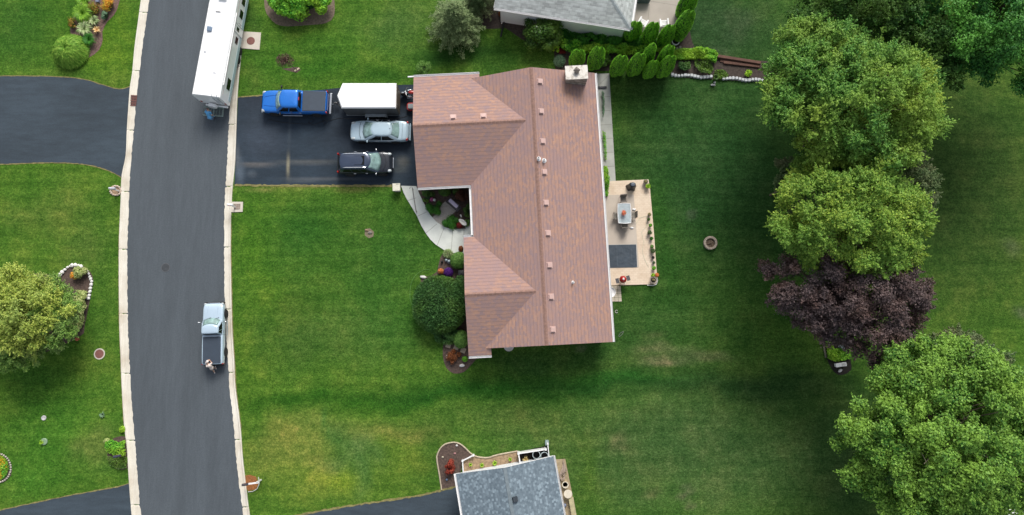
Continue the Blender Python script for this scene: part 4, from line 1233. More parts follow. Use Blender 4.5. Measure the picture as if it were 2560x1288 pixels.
# local: x forward (up the road), origin at rear left corner on the ground
rv.location = (cl.x, cl.y, .012)
v = Vector((math.cos(ra), math.sin(ra)))
wv_ = abs((cr.xy - cl.xy).dot(Vector((v.y, -v.x))))
print('rv width', wv_)
RW, RL = min(2.5, wv_), 11.0
bd = MB()
def rvring(x, z0, z1):
    return [(x, 0, z0), (x, -RW, z0), (x, -RW - .0, z1 - .12), (x, -RW + .1, z1), (x, -RW / 2, z1 + .05), (x, -.1, z1), (x, 0, z1 - .12)]
rg = [rvring(-.0, .7, 2.66), rvring(.05, .6, 2.77), rvring(RL - .6, .6, 2.77), rvring(RL, 1.0, 2.3)]
vs = [p for r in rg for p in r]; n = 7
fs = [(i * n + k, i * n + (k + 1) % n, (i + 1) * n + (k + 1) % n, (i + 1) * n + k) for i in range(3) for k in range(n)] + [tuple(range(n))[::-1], tuple(range(3 * n, 4 * n))]
bd.add(vs, fs)
o = bd.build('body', M_rvwhite, rv)
bm = bmesh.new(); bm.from_mesh(o.data); bmesh.ops.recalc_face_normals(bm, faces=bm.faces); bm.to_mesh(o.data); bm.free()
for x0, x1, z0, z1 in ((1.15, 2.1, 1.2, 1.85), (5.25, 5.85, 1.3, 1.8), (7.6, 8.3, 1.2, 1.85), (8.8, 9.4, 1.2, 1.85)):
    f = MB().box(((x0 + x1) / 2, -RW - .01, (z0 + z1) / 2), (x1 - x0, .03, z1 - z0)).build('window', M_black, rv)
    MB().box(((x0 + x1) / 2, -RW - .028, (z0 + z1) / 2), (x1 - x0 - .08, .01, z1 - z0 - .08)).build('pane', M_dglass, f)
dr = MB().box((6.5, -RW - .012, 1.5), (.7, .03, 1.6)).build('door', M_rvwhite, rv)
MB().rbox((6.5, -RW - .032, 1.7), (.36, .012, .5), .04).build('door_window', M_dglass, dr)
ed = MB()
for x0 in (6.13, 6.87): ed.box((x0, -RW - .03, 1.5), (.02, .02, 1.6))
ed.box((6.5, -RW - .03, 2.31), (.76, .02, .02)); ed.build('door_frame', mat('grey_trim', S(120, 120, 120)), dr)
MB().tube([(7.0, -RW - .04, 1.3), (7.0, -RW - .12, 1.35), (7.0, -RW - .12, 1.8), (7.0, -RW - .04, 1.85)], .014, 5).build('grab_handle', M_black, rv)
MB().box((5.4, -RW - .012, .85), (RL - .9, .02, .42)).build('side_skirt', mat('pale_blue_skirt', S(186, 208, 214), .4, var=.05), rv)
MB().tube([(1.2, -RW - .06, 2.56), (7.6, -RW - .06, 2.56)], .045, 8).build('awning_roller', M_rvwhite, rv)
MB().box((5.2, -RW - .02, 2.3), (9.6, .012, .02)).build('trim_strip', mat('pink_trim', S(206, 178, 178)), rv)
hq = MB().rbox((2.6 + 3.2, -.55, 2.87), (.42, .42, .12), .06); hq.build('roof_hatch', mat('smoked_hatch', S(116, 136, 158), .15, coat=.5, bump=0), rv)
MB().box((7.4, -1.0, 2.85), (.05, .42, .04)).build('roof_rail', mat('grey_trim', S(120, 120, 120)), rv)
MB().rbox((3.9, -.5, 2.84), (.25, .2, .08), .04).build('roof_vent', M_rvwhite, rv)
MB().rbox((8.9, -1.2, 2.9), (.9, .7, .22), .1).build('air_conditioner', M_rvwhite, rv)
MB().rbox((2.2, -1.6, 2.83), (.3, .3, .06), .04).build('roof_vent', M_rvwhite, rv)
MB().tube([(-.12, -.35, .62), (-.12, -RW + .12, .62)], .09, 8).build('rear_bumper', M_rvwhite, rv)
sw_ = MB().lathe([(.1, -.13), (.34, -.13), (.38, -.08), (.38, .1), (.33, .14), (.05, .15)], (-.26, -1.1, .95), 20, ax='X').build('spare_wheel_cover', M_rvwhite, rv, smooth=False)
ldm = MB()
for yy in (-1.75, -2.15): ldm.tube([(-.07, yy, .9), (-.07, yy, 2.75), (.2, yy, 2.9)], .02, 6)
for k in range(6): ldm.tube([(-.07, -1.75, 1.1 + k * .32), (-.07, -2.15, 1.1 + k * .32)], .015, 5)
ldm.build('ladder', M_alu, rv)
for yy in (-.15, -RW + .15): MB().rbox((-.02, yy, 1.1), (.05, .12, .3), .02).build('tail_light', M_tail, rv)
for xx in (4.3, 5.1):
    for yy in (-.15, -RW - .0): wheel(rv, xx, yy if yy > -1 else yy + .12, .36, .22, M_chrome)
MB().tube([(RL - .1, -RW / 2, .6), (RL + 1.1, -RW / 2, .55)], .07, 6).build('drawbar', M_black, rv)
# cargo carrier on the hitch
M_cage = mat('carrier_steel', S(150, 170, 164), .5, metal=.2, var=.2)
_w = Vector(P(534, 279.5, .55)) - Vector((cl.x, cl.y, 0)); _c = rotp((_w.x, _w.y), -ra)
rk = thing_part('cargo_carrier', rv, (_c[0] + .73, _c[1], .5), PI / 2 - ra - R(4))
rk.location = (_c[0], _c[1], .5)
mb = MB()
rx0, rx1, ry0, ry1 = -.37, .37, -.84, .84
mb.tube([(.9, .1, 0), (-.1, .0, 0)], .035, 6)
for zz in (0, .18):
    mb.tube([(rx0, ry0, zz), (rx0, ry1, zz), (rx1, ry1, zz), (rx1, ry0, zz), (rx0, ry0, zz)], .024, 6)
mb.tube([(rx0, 0, 0), (rx1, 0, 0)], .03, 6)
for yy in (-.5, -.25, .22, .42): mb.tube([(rx0, yy, 0), (rx1, yy, 0)], .012, 5)
for xx in (rx0, rx1):
    for yy in (ry0, -.2, .2, ry1): mb.tube([(xx, yy, 0), (xx, yy, .18)], .016, 5)
mb.build('carrier_frame', M_cage, rk)
mb = MB()
k = rx0
while k < rx1: mb.tube([(k, ry0, .0), (k, ry1, .0)], .006, 4); k += .07
mb.build('carrier_mesh', M_cage, rk)
MB().box((rx0 + .02, .12, .2), (.06, .36, .03)).build('number_plate', M_white, rk)

# --- things in the garage mouth, half under the eave
x, y, _ = P(1026, 231, .9)
at_ = thing('motorcycle', 'chrome and red motorcycle nosing out from under the garage eave', 'motorcycle', (x - .05, y, .016), R(180))
mb = MB()
mb.tube([(.1, -.42, 1.02), (.28, -.3, 1.08), (.34, 0, 1.06), (.28, .3, 1.08), (.1, .42, 1.02)], .02, 6); mb.build('handlebar', M_chrome, at_)
MB().lathe([(.3, -.06), (.33, -.03), (.33, .03), (.3, .06)], (.55, 0, .33), 20, ax='Y').build('wheel', M_rubber, at_)
MB().lathe([(.3, -.06), (.33, -.03), (.33, .03), (.3, .06)], (-.95, 0, .33), 20, ax='Y').build('wheel', M_rubber, at_)
mb = MB()
for s_ in (-.12, .12): mb.tube([(.55, s_, .33), (.2, s_, 1.0)], .028, 6)
mb.build('fork', M_chrome, at_)
MB().ell((.38, 0, .9), (.12, .14, .12), 12, 8).build('headlight', M_chrome, at_, smooth=True)
for s_ in (-.28, .28): MB().ell((.05, s_, .55), (.32, .1, .2), 10, 6).build('engine_guard', M_chrome, at_, smooth=True)
MB().ell((-.15, 0, .85), (.3, .17, .14), 12, 8).build('fuel_tank', M_red, at_, smooth=True)
MB().ell((-.6, 0, .78), (.34, .16, .08), 12, 6).build('seat', M_black, at_, smooth=True)
for s_ in (-.3, .3): MB().tube([(.3, s_, .28), (-.9, s_, .32)], .045, 8).build('exhaust', M_chrome, at_)
MB().tube([(.85, 0, .62), (.7, 0, .7), (.5, 0, .74), (.25, 0, .66)], [.03, .09, .1, .05], 8).build('fender', M_chrome, at_)
x, y, _ = P(1026, 262, .9)
mw_ = thing('lawn_mower', 'red lawn mower standing beside the motorcycle under the eave', 'lawn mower', (x + .1, y, .016), R(180))
MB().rbox((0, 0, .35), (.95, .7, .22), .2).build('deck', M_red, mw_)
MB().rbox((.1, .05, .58), (.5, .42, .24), .1).build('engine', mat('grey_cover', S(140, 148, 150), .4), mw_)
mb = MB()
for s_ in (-.28, .28): mb.tube([(-.4, s_, .4), (-1.1, s_, .95)], .018, 6)
mb.tube([(-1.1, -.28, .95), (-1.1, .28, .95)], .018, 6); mb.build('handle', M_black, mw_)
for xx in (-.4, .4):
    for yy in (-.36, .36): MB().lathe([(.08, -.03), (.14, -.03), (.14, .03), (.08, .03)], (xx, yy, .14), 14, ax='Y').build('wheel', M_rubber, mw_)
# ------------------------------------------------------------------ plants
def G(r, g, b): return S(r, g, b, 1.28)
L_green = leafmat('leaf_mid_green', G(46, 98, 38), G(110, 154, 66), G(134, 158, 66))
L_cool = leafmat('leaf_cool_green', G(50, 102, 42), G(118, 160, 70), G(152, 168, 62), patch=.22)
L_yel = leafmat('leaf_yellow_green', G(72, 112, 36), G(150, 170, 66), G(108, 150, 66), patch=.3)
L_purple = leafmat('leaf_purple', G(44, 38, 40), G(96, 82, 82), G(90, 68, 60), trans=.1)
L_bot = leafmat('leaf_bright_maple', G(34, 84, 28), G(118, 156, 64), G(132, 166, 66))
L_tr = leafmat('leaf_blue_green', G(28, 80, 38), G(78, 136, 58), G(98, 154, 54), patch=.35)
L_dark = leafmat('leaf_dark', G(32, 70, 30), G(78, 118, 50), G(88, 116, 44))
L_dull = leafmat('leaf_dull_green', G(52, 78, 44), G(100, 120, 74), G(120, 118, 88))
L_left = leafmat('leaf_olive_gold', G(104, 132, 50), G(188, 196, 96), G(128, 150, 84), patch=.35)
L_leftg = leafmat('leaf_olive_green', G(76, 120, 50), G(150, 180, 88), G(124, 140, 90), patch=.4)
L_spruce = leafmat('leaf_spruce', G(66, 90, 48), G(136, 152, 104))
L_holly = leafmat('leaf_dark_glossy', G(28, 56, 24), G(76, 112, 44), G(112, 142, 56), rough=.35)
L_box = leafmat('leaf_boxwood', G(52, 92, 34), G(120, 158, 78))
L_arb = leafmat('leaf_arborvitae', G(52, 112, 22), G(124, 182, 48), trans=.15)
L_yew = leafmat('leaf_yew', G(24, 58, 24), G(72, 112, 56), G(82, 112, 44), trans=.1)
L_cover = leafmat('leaf_ground_cover', G(32, 80, 28), G(68, 126, 42), G(78, 140, 38))
L_lime = leafmat('leaf_lime', G(84, 140, 28), G(176, 206, 62))
L_limeg = leafmat('leaf_fresh_green', G(54, 128, 40), G(130, 188, 56), G(150, 176, 50))
L_vari = leafmat('leaf_variegated', S(128, 168, 90), S(214, 222, 170))
L_pale = leafmat('leaf_pale_hosta', S(150, 178, 96), S(224, 226, 158))
L_rust = leafmat('leaf_rust', S(104, 58, 36), S(168, 104, 60))
L_redm = leafmat('leaf_red_maple', S(124, 44, 36), S(188, 88, 66))
L_dred = leafmat('leaf_dark_red', S(96, 30, 28), S(160, 50, 44))
L_brownp = leafmat('leaf_brown_plum', S(84, 56, 46), S(126, 84, 66))
L_gold = leafmat('petal_gold', S(214, 160, 40), S(240, 210, 60))
L_pink = leafmat('petal_pink', S(196, 90, 150), S(226, 130, 180))
L_or = leafmat('petal_orange', S(222, 120, 60), S(244, 170, 110))
L_vio = leafmat('petal_violet', S(72, 26, 118), S(116, 56, 160))
L_blue = leafmat('leaf_blue_grey', S(96, 140, 110), S(160, 190, 150))
L_mix = leafmat('leaf_red_tipped', S(96, 150, 44), S(212, 120, 70), S(140, 170, 60), patch=3)
M_core = {}
def core(c):
    k = 'core_%d_%d_%d' % c
    return mat(k, G(*c), .95, var=.35, scale=5, fine=14, bump=.5)

def tree(name, label, px, py, zc, rpx, rpy, rz, lm, n, seed, leaf=.26, nclump=60, cr=(.17, .27), group=None, up=-.1, name2='crown', rough=.3, twigs=0.42, corecol=None, lean=(0, 0)):
    rng = np.random.default_rng(seed); rnd = random.Random(seed)
    x, y, _ = P(px, py, zc)
    sc = (ALT - zc) / FPX * 1.03
    rx, ry = rpx * sc, rpy * sc
    t = thing(name, label, 'tree', (x, y, 0), 0, group)
    nclump = int(nclump * 2.1); cr = (cr[0] * .52, cr[1] * .72)
    cl = []
    ph = rng.uniform(0, 6.28, 6)
    for i in range(nclump):
        z = 1 - (1 - up) * ((i + .5) / nclump) + rng.uniform(-.05, .05)
        z = max(min(z, .99), up)
        a = i * 2.39996 + rng.uniform(-.25, .25)
        q = math.sqrt(max(0, 1 - z * z))
        lob = 1 + rough * .5 * (math.sin(2 * a + ph[0]) * .45 + math.sin(3 * a + ph[1]) * .4 + math.sin(5 * a + ph[2]) * .3)
        f = rng.uniform(.7, 1.0) * lob
        r_ = rng.uniform(*cr) * (rx + ry) / 2
        cl.append((q * math.cos(a) * rx * f, q * math.sin(a) * ry * f, zc + z * rz * rng.uniform(.62, 1.05), r_))
    outer = list(cl)
    for i in range(nclump // 3):
        a = rng.uniform(0, 6.28); q = rng.uniform(.15, .6)
        cl.append((q * math.cos(a) * rx, q * math.sin(a) * ry, zc + rz * rng.uniform(-.1, .45), rng.uniform(*cr) * rx))
    C4 = np.array(cl)
    n = int(n * 2.0); leaf = leaf * .72
    q, nr, d = crown_pts(int(n * (1 - twigs)), C4, rng)
    V = leaf_quads(q, nr, leaf, leaf * .62, rng)
    # sprays of leaves along twigs that stick out of the crown
    k = int(n * twigs / 22)
    o4 = np.array(outer)
    kk = rng.integers(0, len(o4), k)
    dd = sph(k, rng, -.1); oc = o4[kk]
    rad = nrm(oc[:, :3] - np.array([0, 0, zc])) ; dd = nrm(dd + rad * .8)
    st = oc[:, :3] + dd * oc[:, 3:4] * rng.uniform(.5, .95, (k, 1))
    L = rng.uniform(.5, 1.4, (k, 1, 1)) * oc[:, 3:4, None] * .75
    tt = rng.uniform(0, 1, (k, 22, 1))
    pts = (st[:, None, :] + dd[:, None, :] * L * tt + rng.normal(size=(k, 22, 3)) * leaf * .42 * (1.15 - tt)).reshape(-1, 3)
    V2 = leaf_quads(pts, np.array([0, 0, .8]) + rng.normal(size=(len(pts), 3)) * .5, leaf * .95, leaf * .55, rng, along=np.repeat(dd, 22, axis=0))
    quads(name2, np.concatenate([V, V2]), lm, t)
    tb = MB()
    tb.tube([(0, 0, -.1), (.02, .01, .3), (.05, 0, zc * .4), (.1, .05, zc), (.1, .1, zc + rz * .35)], [.34 * rx / 5, .25 * rx / 5, .2 * rx / 5, .14 * rx / 5, .05], 9)
    for c in outer[::2]:
        s0 = Vector((.05, 0, zc * rnd.uniform(.35, .8))); e = Vector(c[:3]); m_ = s0.lerp(e, .5) + Vector((0, 0, rz * .08))
        tb.tube([s0, m_, e], [.1 * rx / 5, .06 * rx / 5, .015], 5)
    tb.build('trunk', M_bark, t)
    return t

TG = 'trees along the back of the lots'
tree('maple_tree', 'tall dark olive tree at the top edge, behind the largest green maple', 2150, 20, 7.5, 175, 80, 3.6, L_dark, 21000, 11, nclump=50)
tree('maple_tree', 'broad blue-green maple hanging over the top right corner', 2490, 70, 8.0, 195, 160, 4.2, L_tr, 42000, 12, nclump=60, leaf=.28, cr=(.15, .26), rough=.6, twigs=.22)
tree('maple_tree', 'dark tree between the largest green maple and the corner maple', 2290, 150, 6.5, 110, 120, 3.2, L_dark, 17000, 13, nclump=34)
tree('maple_tree', 'mid green tree with its left edge over the stone wall end', 2040, 190, 8.5, 140, 130, 4.2, L_green, 34000, 14, nclump=64, leaf=.24, cr=(.16, .25))
tree('maple_tree', 'largest green maple with yellowing lower side, above the lime tree', 2127, 270, 9.0, 232, 160, 4.6, L_cool, 60000, 15, nclump=92, leaf=.24, cr=(.13, .21), rough=.25)
tree('small_tree', 'dull grey-green tree tucked behind the lime tree', 2256, 470, 5.4, 76, 92, 2.8, L_dull, 14000, 16, nclump=30, leaf=.2)
tree('small_tree', 'small dark tree at the left shoulder of the lime tree', 1978, 458, 4.6, 52, 60, 2.0, L_dull, 8000, 17, nclump=20, leaf=.2)
tree('maple_tree', 'yellow-green lime coloured tree above the purple tree', 2118, 556, 8.6, 180, 150, 4.4, L_yel, 46000, 18, nclump=72, leaf=.24, cr=(.15, .23))
tree('maple_tree', 'lower green tree filling the gap between the largest maple and the lime tree', 2095, 425, 6.2, 120, 62, 3.0, L_green, 17000, 25, nclump=40, leaf=.24)
tree('purple_maple_tree', 'dark purple leaved tree between the lime tree and the big bottom tree', 2122, 745, 7.0, 184, 136, 3.6, L_purple, 50000, 19, nclump=74, leaf=.23, cr=(.13, .22), rough=.5, twigs=.2)
tree('maple_tree', 'dull green tree peeping out between purple tree and big bottom right tree', 2390, 905, 6.5, 110, 70, 3.0, L_dull, 15000, 20, nclump=34)
tree('maple_tree', 'big bright green tree in the bottom right corner', 2348, 1085, 9.0, 236, 214, 4.6, L_bot, 82000, 21, nclump=104, leaf=.28, cr=(.11, .19), rough=.3, up=-.2, twigs=.15)
tree('ornamental_tree', 'golden olive tree cut by the left edge beside the stone-ringed bed', 45, 775, 3.6, 112, 110, 2.6, L_left, 34000, 22, nclump=54, leaf=.2, cr=(.18, .28))
tree('ornamental_tree', 'green tree overlapping the golden tree, over the mulched bed', 138, 790, 2.6, 62, 78, 1.9, L_leftg, 18000, 23, nclump=36, leaf=.18, cr=(.2, .3))
tree('ornamental_tree', 'greyish green small tree below the golden tree at the left edge', 35, 885, 2.6, 66, 46, 1.8, L_leftg, 11000, 24, nclump=24, leaf=.18)

def spruce(name, label, px, py, hgt, rpx, lm, n, seed):
    rng = np.random.default_rng(seed); x, y, _ = P(px, py, hgt * .45)
    r0 = rpx * ALT / FPX * .95
    t = thing(name, label, 'tree', (x, y, 0))
    out = []
    levels = 12
    tb = MB(); tb.tube([(0, 0, -.1), (0, 0, hgt * .5), (0, 0, hgt)], [.16, .09, .02], 7)
    for l in range(levels):
        z = .35 + (hgt - .5) * l / (levels - 1)
        rl_ = r0 * (1 - (z / hgt) ** 1.15) + .12
        m = max(5, int(15 * (1 - .5 * z / hgt)))
        for k in range(m):
            a = 2 * PI * (k + rng.uniform(-.3, .3)) / m + l * .7
            rl = rl_ * rng.uniform(.8, 1.14)
            tipz = z + rng.uniform(-.1, .15)
            tb.tube([(0, 0, z - .1), (math.cos(a) * rl, math.sin(a) * rl, tipz)], [.03, .01], 4, cap=False)
            kk = int(n / (levels * m))
            u = rng.uniform(.1, 1, (kk, 1)) ** .7
            wd = (.28 * (1.25 - u)) * r0 * .42
            side = rng.normal(size=(kk, 1)) * wd
            p = np.concatenate([math.cos(a) * rl * u - math.sin(a) * side, math.sin(a) * rl * u + math.cos(a) * side, z + (tipz - z) * u + rng.normal(size=(kk, 1)) * .05 + .12 * u * u], axis=1)
            al = np.array([math.cos(a), math.sin(a), .3]) + np.concatenate([-math.sin(a) * np.sign(side) * .7, math.cos(a) * np.sign(side) * .7, side * 0], axis=1)
            out.append(leaf_quads(p, np.array([0, 0, 1.0]) + rng.normal(size=(kk, 3)) * .3, .2, .055, rng, along=al * 3))
    quads('crown', np.concatenate(out), lm, t)
    tb.build('trunk', M_bark, t)
spruce('spruce_tree', 'greyish spruce with radiating branches on the lawn above the brown roof', 1138, 48, 4.6, 84, L_spruce, 26000, 31)
spruce('spruce_tree', 'darker conifer at the top edge behind the greyish spruce', 1196, -12, 4.0, 60, L_dull, 12000, 32)

def bush(label, px, py, rpx, rpy, hgt, lm, n, seed, leaf=.1, name='round_shrub', cat='shrub', corec=(30, 50, 24), group=None, lump=0.0, asp=.55, zbase=0.0, spiky=False):
    rng = np.random.default_rng(seed)
    x, y, _ = P(px, py, hgt * .55)
    rx, ry = rpx * ALT / FPX * 1.0, rpy * ALT / FPX * 1.0
    t = thing(name, label, cat, (x, y, zbase), 0, group)
    d = sph(n, rng, -.45)
    ph = rng.uniform(0, 6.28, 8)
    def bumpf(d):
        a = np.arctan2(d[:, 1], d[:, 0])
        return 1 + lump * (np.sin(3 * a + ph[0] + 2 * d[:, 2]) * .5 + np.sin(7 * a + ph[1]) * .3 + np.sin(9 * d[:, 2] + ph[2] + 4 * a) * .4)
    rad = bumpf(d)[:, None] * (.74 + .32 * rng.uniform(0, 1, (n, 1)) ** .6)
    cz = hgt * .42; rzz = hgt * .6
    p = d * np.array([rx, ry, rzz]) * rad + np.array([0, 0, cz])
    if lump > .05:      # loose shrubs grow in tufts
        K = int(max(7, 16 * min(2.5, max(rx, ry)))); cd = sph(K, rng, .0); cd[:, :2] *= rng.uniform(.45, 1, (K, 1)) ** .5
        cc = cd * np.array([rx, ry, rzz]) * .84 + np.array([0, 0, cz]); kk = rng.integers(0, K, n)
        tr_ = .36 * min(rx, ry) * rng.uniform(.7, 1.35, K)[kk][:, None] * (1.25 if K < 12 else 1)
        p = cc[kk] + d * tr_ * np.array([1, 1, .8]) * rng.uniform(.4, 1.1, (n, 1))
    p[:, 2] = np.maximum(p[:, 2], .02)
    nr = (d if spiky is False else rng.normal(size=d.shape)) * .9 + rng.normal(size=(n, 3)) * .35 + np.array([0, 0, .15])
    V = leaf_quads(p, nr, leaf, leaf * asp, rng, along=(d * 3 if spiky else None))
    quads('foliage', V, lm, t)
    kc = .55 if lump > .05 else .8
    mb = MB().ell((0, 0, cz * .9), (rx * kc, ry * kc, rzz * kc), 18, 10)
    mb.v = [(a, b, max(c, 0)) for a, b, c in mb.v]
    mb.build('inner_branches', core(corec), t, smooth=True)
    return t

bush('very large dark clipped yew in front of the wing window', 1099, 761, 66, 69, 2.5, L_yew, 26000, 41, leaf=.16, asp=.35, lump=.03, spiky=True, corec=(20, 40, 18))
bush('low dark juniper spreading between the big yew and the lower boxwood', 1118, 838, 34, 24, .8, L_yew, 4000, 42, leaf=.14, asp=.4, lump=.12)
bush('light green boxwood ball beside the wing, above the big yew', 1147, 651, 21, 21, 1.1, L_box, 5200, 43, leaf=.09)
bush('light green boxwood ball beside the wing, below the big yew', 1152, 848, 19, 22, 1.1, L_box, 5200, 44, leaf=.09)
bush('small green shrub against the garage wall at its upper left corner', 1060, 172, 20, 18, 1.3, L_box, 5000, 45, leaf=.09, lump=.06)
bush('dark shrub half hidden behind the yew under the wing eave', 1152, 712, 16, 26, 1.0, L_yew, 2500, 46, leaf=.12)
bush('tiny bright green plant at the lower corner of the wing', 1162, 898, 7, 7, .4, L_limeg, 500, 47, leaf=.08, name='small_plant', cat='plant')
# hedge bush at the top
bush('broad leafy green shrub in the chip bed at the top edge', 745, 0, 90, 46, 1.9, L_limeg, 16000, 48, leaf=.3, lump=.2, corec=(26, 60, 24), name='laurel_shrub')
# courtyard planting
bush('dark green ground-hugging shrub left of the courtyard pavers', 1086, 522, 23, 20, .5, L_cover, 3500, 49, leaf=.1, lump=.15, name='low_shrub')
bush('green low shrub between the courtyard pavers and the footpath', 1127, 554, 21, 17, .5, L_cover, 3200, 50, leaf=.1, lump=.15, name='low_shrub')
bush('rounded green shrub under the garage eave in the courtyard', 1112, 478, 16, 12, .8, L_holly, 2000, 51, leaf=.1)
bush('second green shrub under the garage eave, near the inner corner', 1140, 478, 9, 9, .7, L_holly, 1200, 52, leaf=.1)
bush('brownish plum shrub behind the courtyard bench', 1152, 492, 20, 16, .8, L_brownp, 2400, 53, leaf=.09, corec=(50, 34, 28), lump=.1)
bush('olive shrub at the left end of the courtyard bed', 1070, 490, 15, 20, .5, L_holly, 1600, 54, leaf=.09, lump=.2)
bush('green shrub beside the courtyard wall, right of the bench', 1169, 525, 12, 20, .7, L_holly, 1500, 55, leaf=.1, lump=.1)
bush('pale green shrub beside the courtyard wall, above the porch', 1168, 555, 8, 12, .5, L_box, 1100, 56, leaf=.09, lump=.1)
bush('small round dark red barberry next to the porch path', 1149, 563, 8, 8, .6, L_dred, 1500, 57, leaf=.07, corec=(60, 20, 18))
bush('wispy tan and green grass at the end of the footpath', 1120, 634, 11, 10, .5, L_vari, 700, 58, leaf=.25, asp=.15, spiky=True, name='ornamental_grass', cat='plant', corec=(90, 80, 60))
bush('small rusty plant at the porch corner of the wing', 1152, 622, 6, 8, .5, L_rust, 500, 59, leaf=.08, name='small_plant', cat='plant', corec=(80, 50, 30))
bush('clump of orange flowers next to the purple flowers', 1102, 678, 8, 7, .5, L_or, 700, 60, leaf=.06, name='flower_clump', cat='flowers', corec=(120, 70, 40))
bush('clump of deep purple flowers beside the orange ones', 1121, 680, 12, 11, .6, L_vio, 1200, 61, leaf=.08, name='flower_clump', cat='flowers', corec=(40, 20, 60))
bush('sprawling rust-brown shrub at the lower end of the front bed', 1135, 893, 17, 19, .5, L_rust, 2400, 62, leaf=.09, lump=.25, corec=(70, 44, 30))
# neighbour's red maple
bush('low brick red japanese maple in the curved mulch bed', 1125, 1166, 12, 21, .8, L_redm, 2600, 63, leaf=.11, lump=.3, corec=(90, 36, 28), name='red_maple_shrub')
# top: dark shrubs along the grey house
bush('large dark glossy shrub against the white wall of the grey-roofed house', 1358, 78, 56, 50, 2.2, L_holly, 16000, 64, leaf=.17, lump=.12, corec=(14, 28, 12), name='holly_shrub')
bush('lower skirt of dark shrub spreading toward the lawn corner', 1370, 112, 34, 20, 1.0, L_holly, 4500, 65, leaf=.14, lump=.15, corec=(14, 28, 12), name='holly_shrub')
bush('small rust and green shrub at the left wall corner of the grey house', 1254, 34, 9, 7, .6, L_rust, 600, 66, leaf=.09, corec=(60, 50, 30), name='small_plant', cat='plant')
# long mat of ground cover: nobody could count the stems
def cover(label, pts, z, lm, n, seed, leaf=.12, name='ground_cover', asp=.6, hh=.25):
    rng = np.random.default_rng(seed)
    w = np.array(W2(pts)); mn, mx_ = w.min(0), w.max(0)
    out = []
    from mathutils.geometry import intersect_point_tri_2d
    def inside(p):
        c = np.zeros(len(p), bool); j = len(w) - 1
        for i in range(len(w)):
            xi, yi = w[i]; xj, yj = w[j]
            m = ((yi > p[:, 1]) != (yj > p[:, 1])) & (p[:, 0] < (xj - xi) * (p[:, 1] - yi) / (yj - yi + 1e-12) + xi)
            c ^= m; j = i
        return c
    p = rng.uniform(mn, mx_, (n * 3, 2)); p = p[inside(p)][:n]
    gc = rng.uniform(mn, mx_, (max(6, int(np.prod(mx_ - mn) * 1.3)), 2))
    dd_ = np.sqrt(((p[:, None, :] - gc[None]) ** 2).sum(2)).min(1)
    hgt = z + hh * np.clip(1.1 - dd_ / .55, 0, 1) + rng.uniform(-.35, .45, len(p)) * hh; hgt = np.maximum(hgt, .03)
    q = np.concatenate([p, hgt[:, None]], axis=1)
    V = leaf_quads(q, np.array([0, 0, .8]) + rng.normal(size=(len(q), 3)) * .5, leaf, leaf * asp, rng)
    o = quads(name, V, lm)
    return tag(o, label, 'ground cover', kind='stuff')
cover('dense dark green ground cover between the two conifer rows', [(1395, 62), (1440, 60), (1500, 75), (1560, 85), (1620, 100), (1670, 112), (1690, 124), (1560, 132), (1440, 125), (1390, 112)], .15, L_cover, 13000, 71, .17, hh=.5)
cover('fresh green perennials behind the conifer row', [(1395, 110), (1440, 108), (1470, 115), (1530, 118), (1600, 122), (1660, 122), (1680, 132), (1560, 140), (1440, 140), (1405, 130)], .3, L_limeg, 4200, 72, .17, hh=.6)
cover('bright yellow green perennials beside the timber edging', [(1672, 130), (1700, 126), (1740, 125), (1775, 130), (1790, 142), (1786, 160), (1770, 158), (1745, 150), (1700, 152), (1676, 150)], .25, L_limeg, 4800, 73, .16, hh=.5)
cover('loose green and tan perennials above the white stone wall', [(1735, 152), (1775, 158), (1782, 176), (1772, 190), (1750, 186), (1735, 172)], .15, L_holly, 1300, 74, .12, hh=.4)
cover('dark green plants in the bed left of the perennials', [(1694, 160), (1722, 158), (1724, 176), (1706, 180), (1694, 172)], .1, L_yew, 900, 75, .12, hh=.3)
cover('leafy plants by the timber edging near the trees', [(1786, 178), (1805, 176), (1820, 188), (1816, 198), (1796, 200), (1784, 194)], .05, L_holly, 900, 76, .12, hh=.2)
cover('green vines along the house wall beside the footpath', [(1503, 232), (1509, 236), (1511, 276), (1506, 300), (1505, 250)], .1, L_blue, 500, 77, .1, hh=.3)
cover('green plants along the house wall beside the middle of the footpath', [(1505, 330), (1513, 336), (1516, 400), (1511, 402)], .1, L_limeg, 500, 78, .1, hh=.3)
cover('leafy green hedge strip where the footpath meets the patio', [(1506, 418), (1515, 420), (1521, 455), (1519, 492), (1508, 492)], .2, L_limeg, 1500, 79, .12, hh=.6)
cover('hosta patch with bright green leaves under the purple tree', [(2063, 852), (2075, 856), (2082, 872), (2100, 872), (2124, 874), (2124, 896), (2110, 900), (2085, 903), (2066, 894)], .12, L_limeg, 1500, 80, .2, name='hosta_bed', hh=.25)
cover('fresh leaves of the plants around the black roadside mailbox', [(270, 1104), (284, 1098), (300, 1106), (318, 1098), (320, 1130), (318, 1138), (285, 1136), (270, 1128)], .15, L_limeg, 1500, 81, .14, hh=.4)
cover('dark creeping plants below the black roadside mailbox', [(272, 1140), (320, 1142), (321, 1168), (300, 1172), (278, 1165)], .08, L_holly, 1300, 82, .1, hh=.2)
cover('yellow and red flowers in the bed cut by the left edge', [(-30, 1140), (0, 1136), (16, 1148), (24, 1168), (16, 1190), (0, 1198), (-30, 1200)], .1, L_gold, 900, 83, .1, name='flower_bed', hh=.2)
cover('green leaves in the flower bed cut by the left edge', [(-30, 1138), (0, 1134), (18, 1146), (27, 1168), (18, 1192), (0, 1202), (-30, 1204)], .05, L_limeg, 1500, 84, .13, hh=.2)
cover('pale cream hostas lining the right side of the stone ringed bed', [(200, 728), (218, 728), (224, 745), (220, 775), (213, 800), (204, 826), (192, 838), (182, 810), (190, 770)], .3, L_pale, 3400, 85, .24, name='hosta_bed', hh=.5)
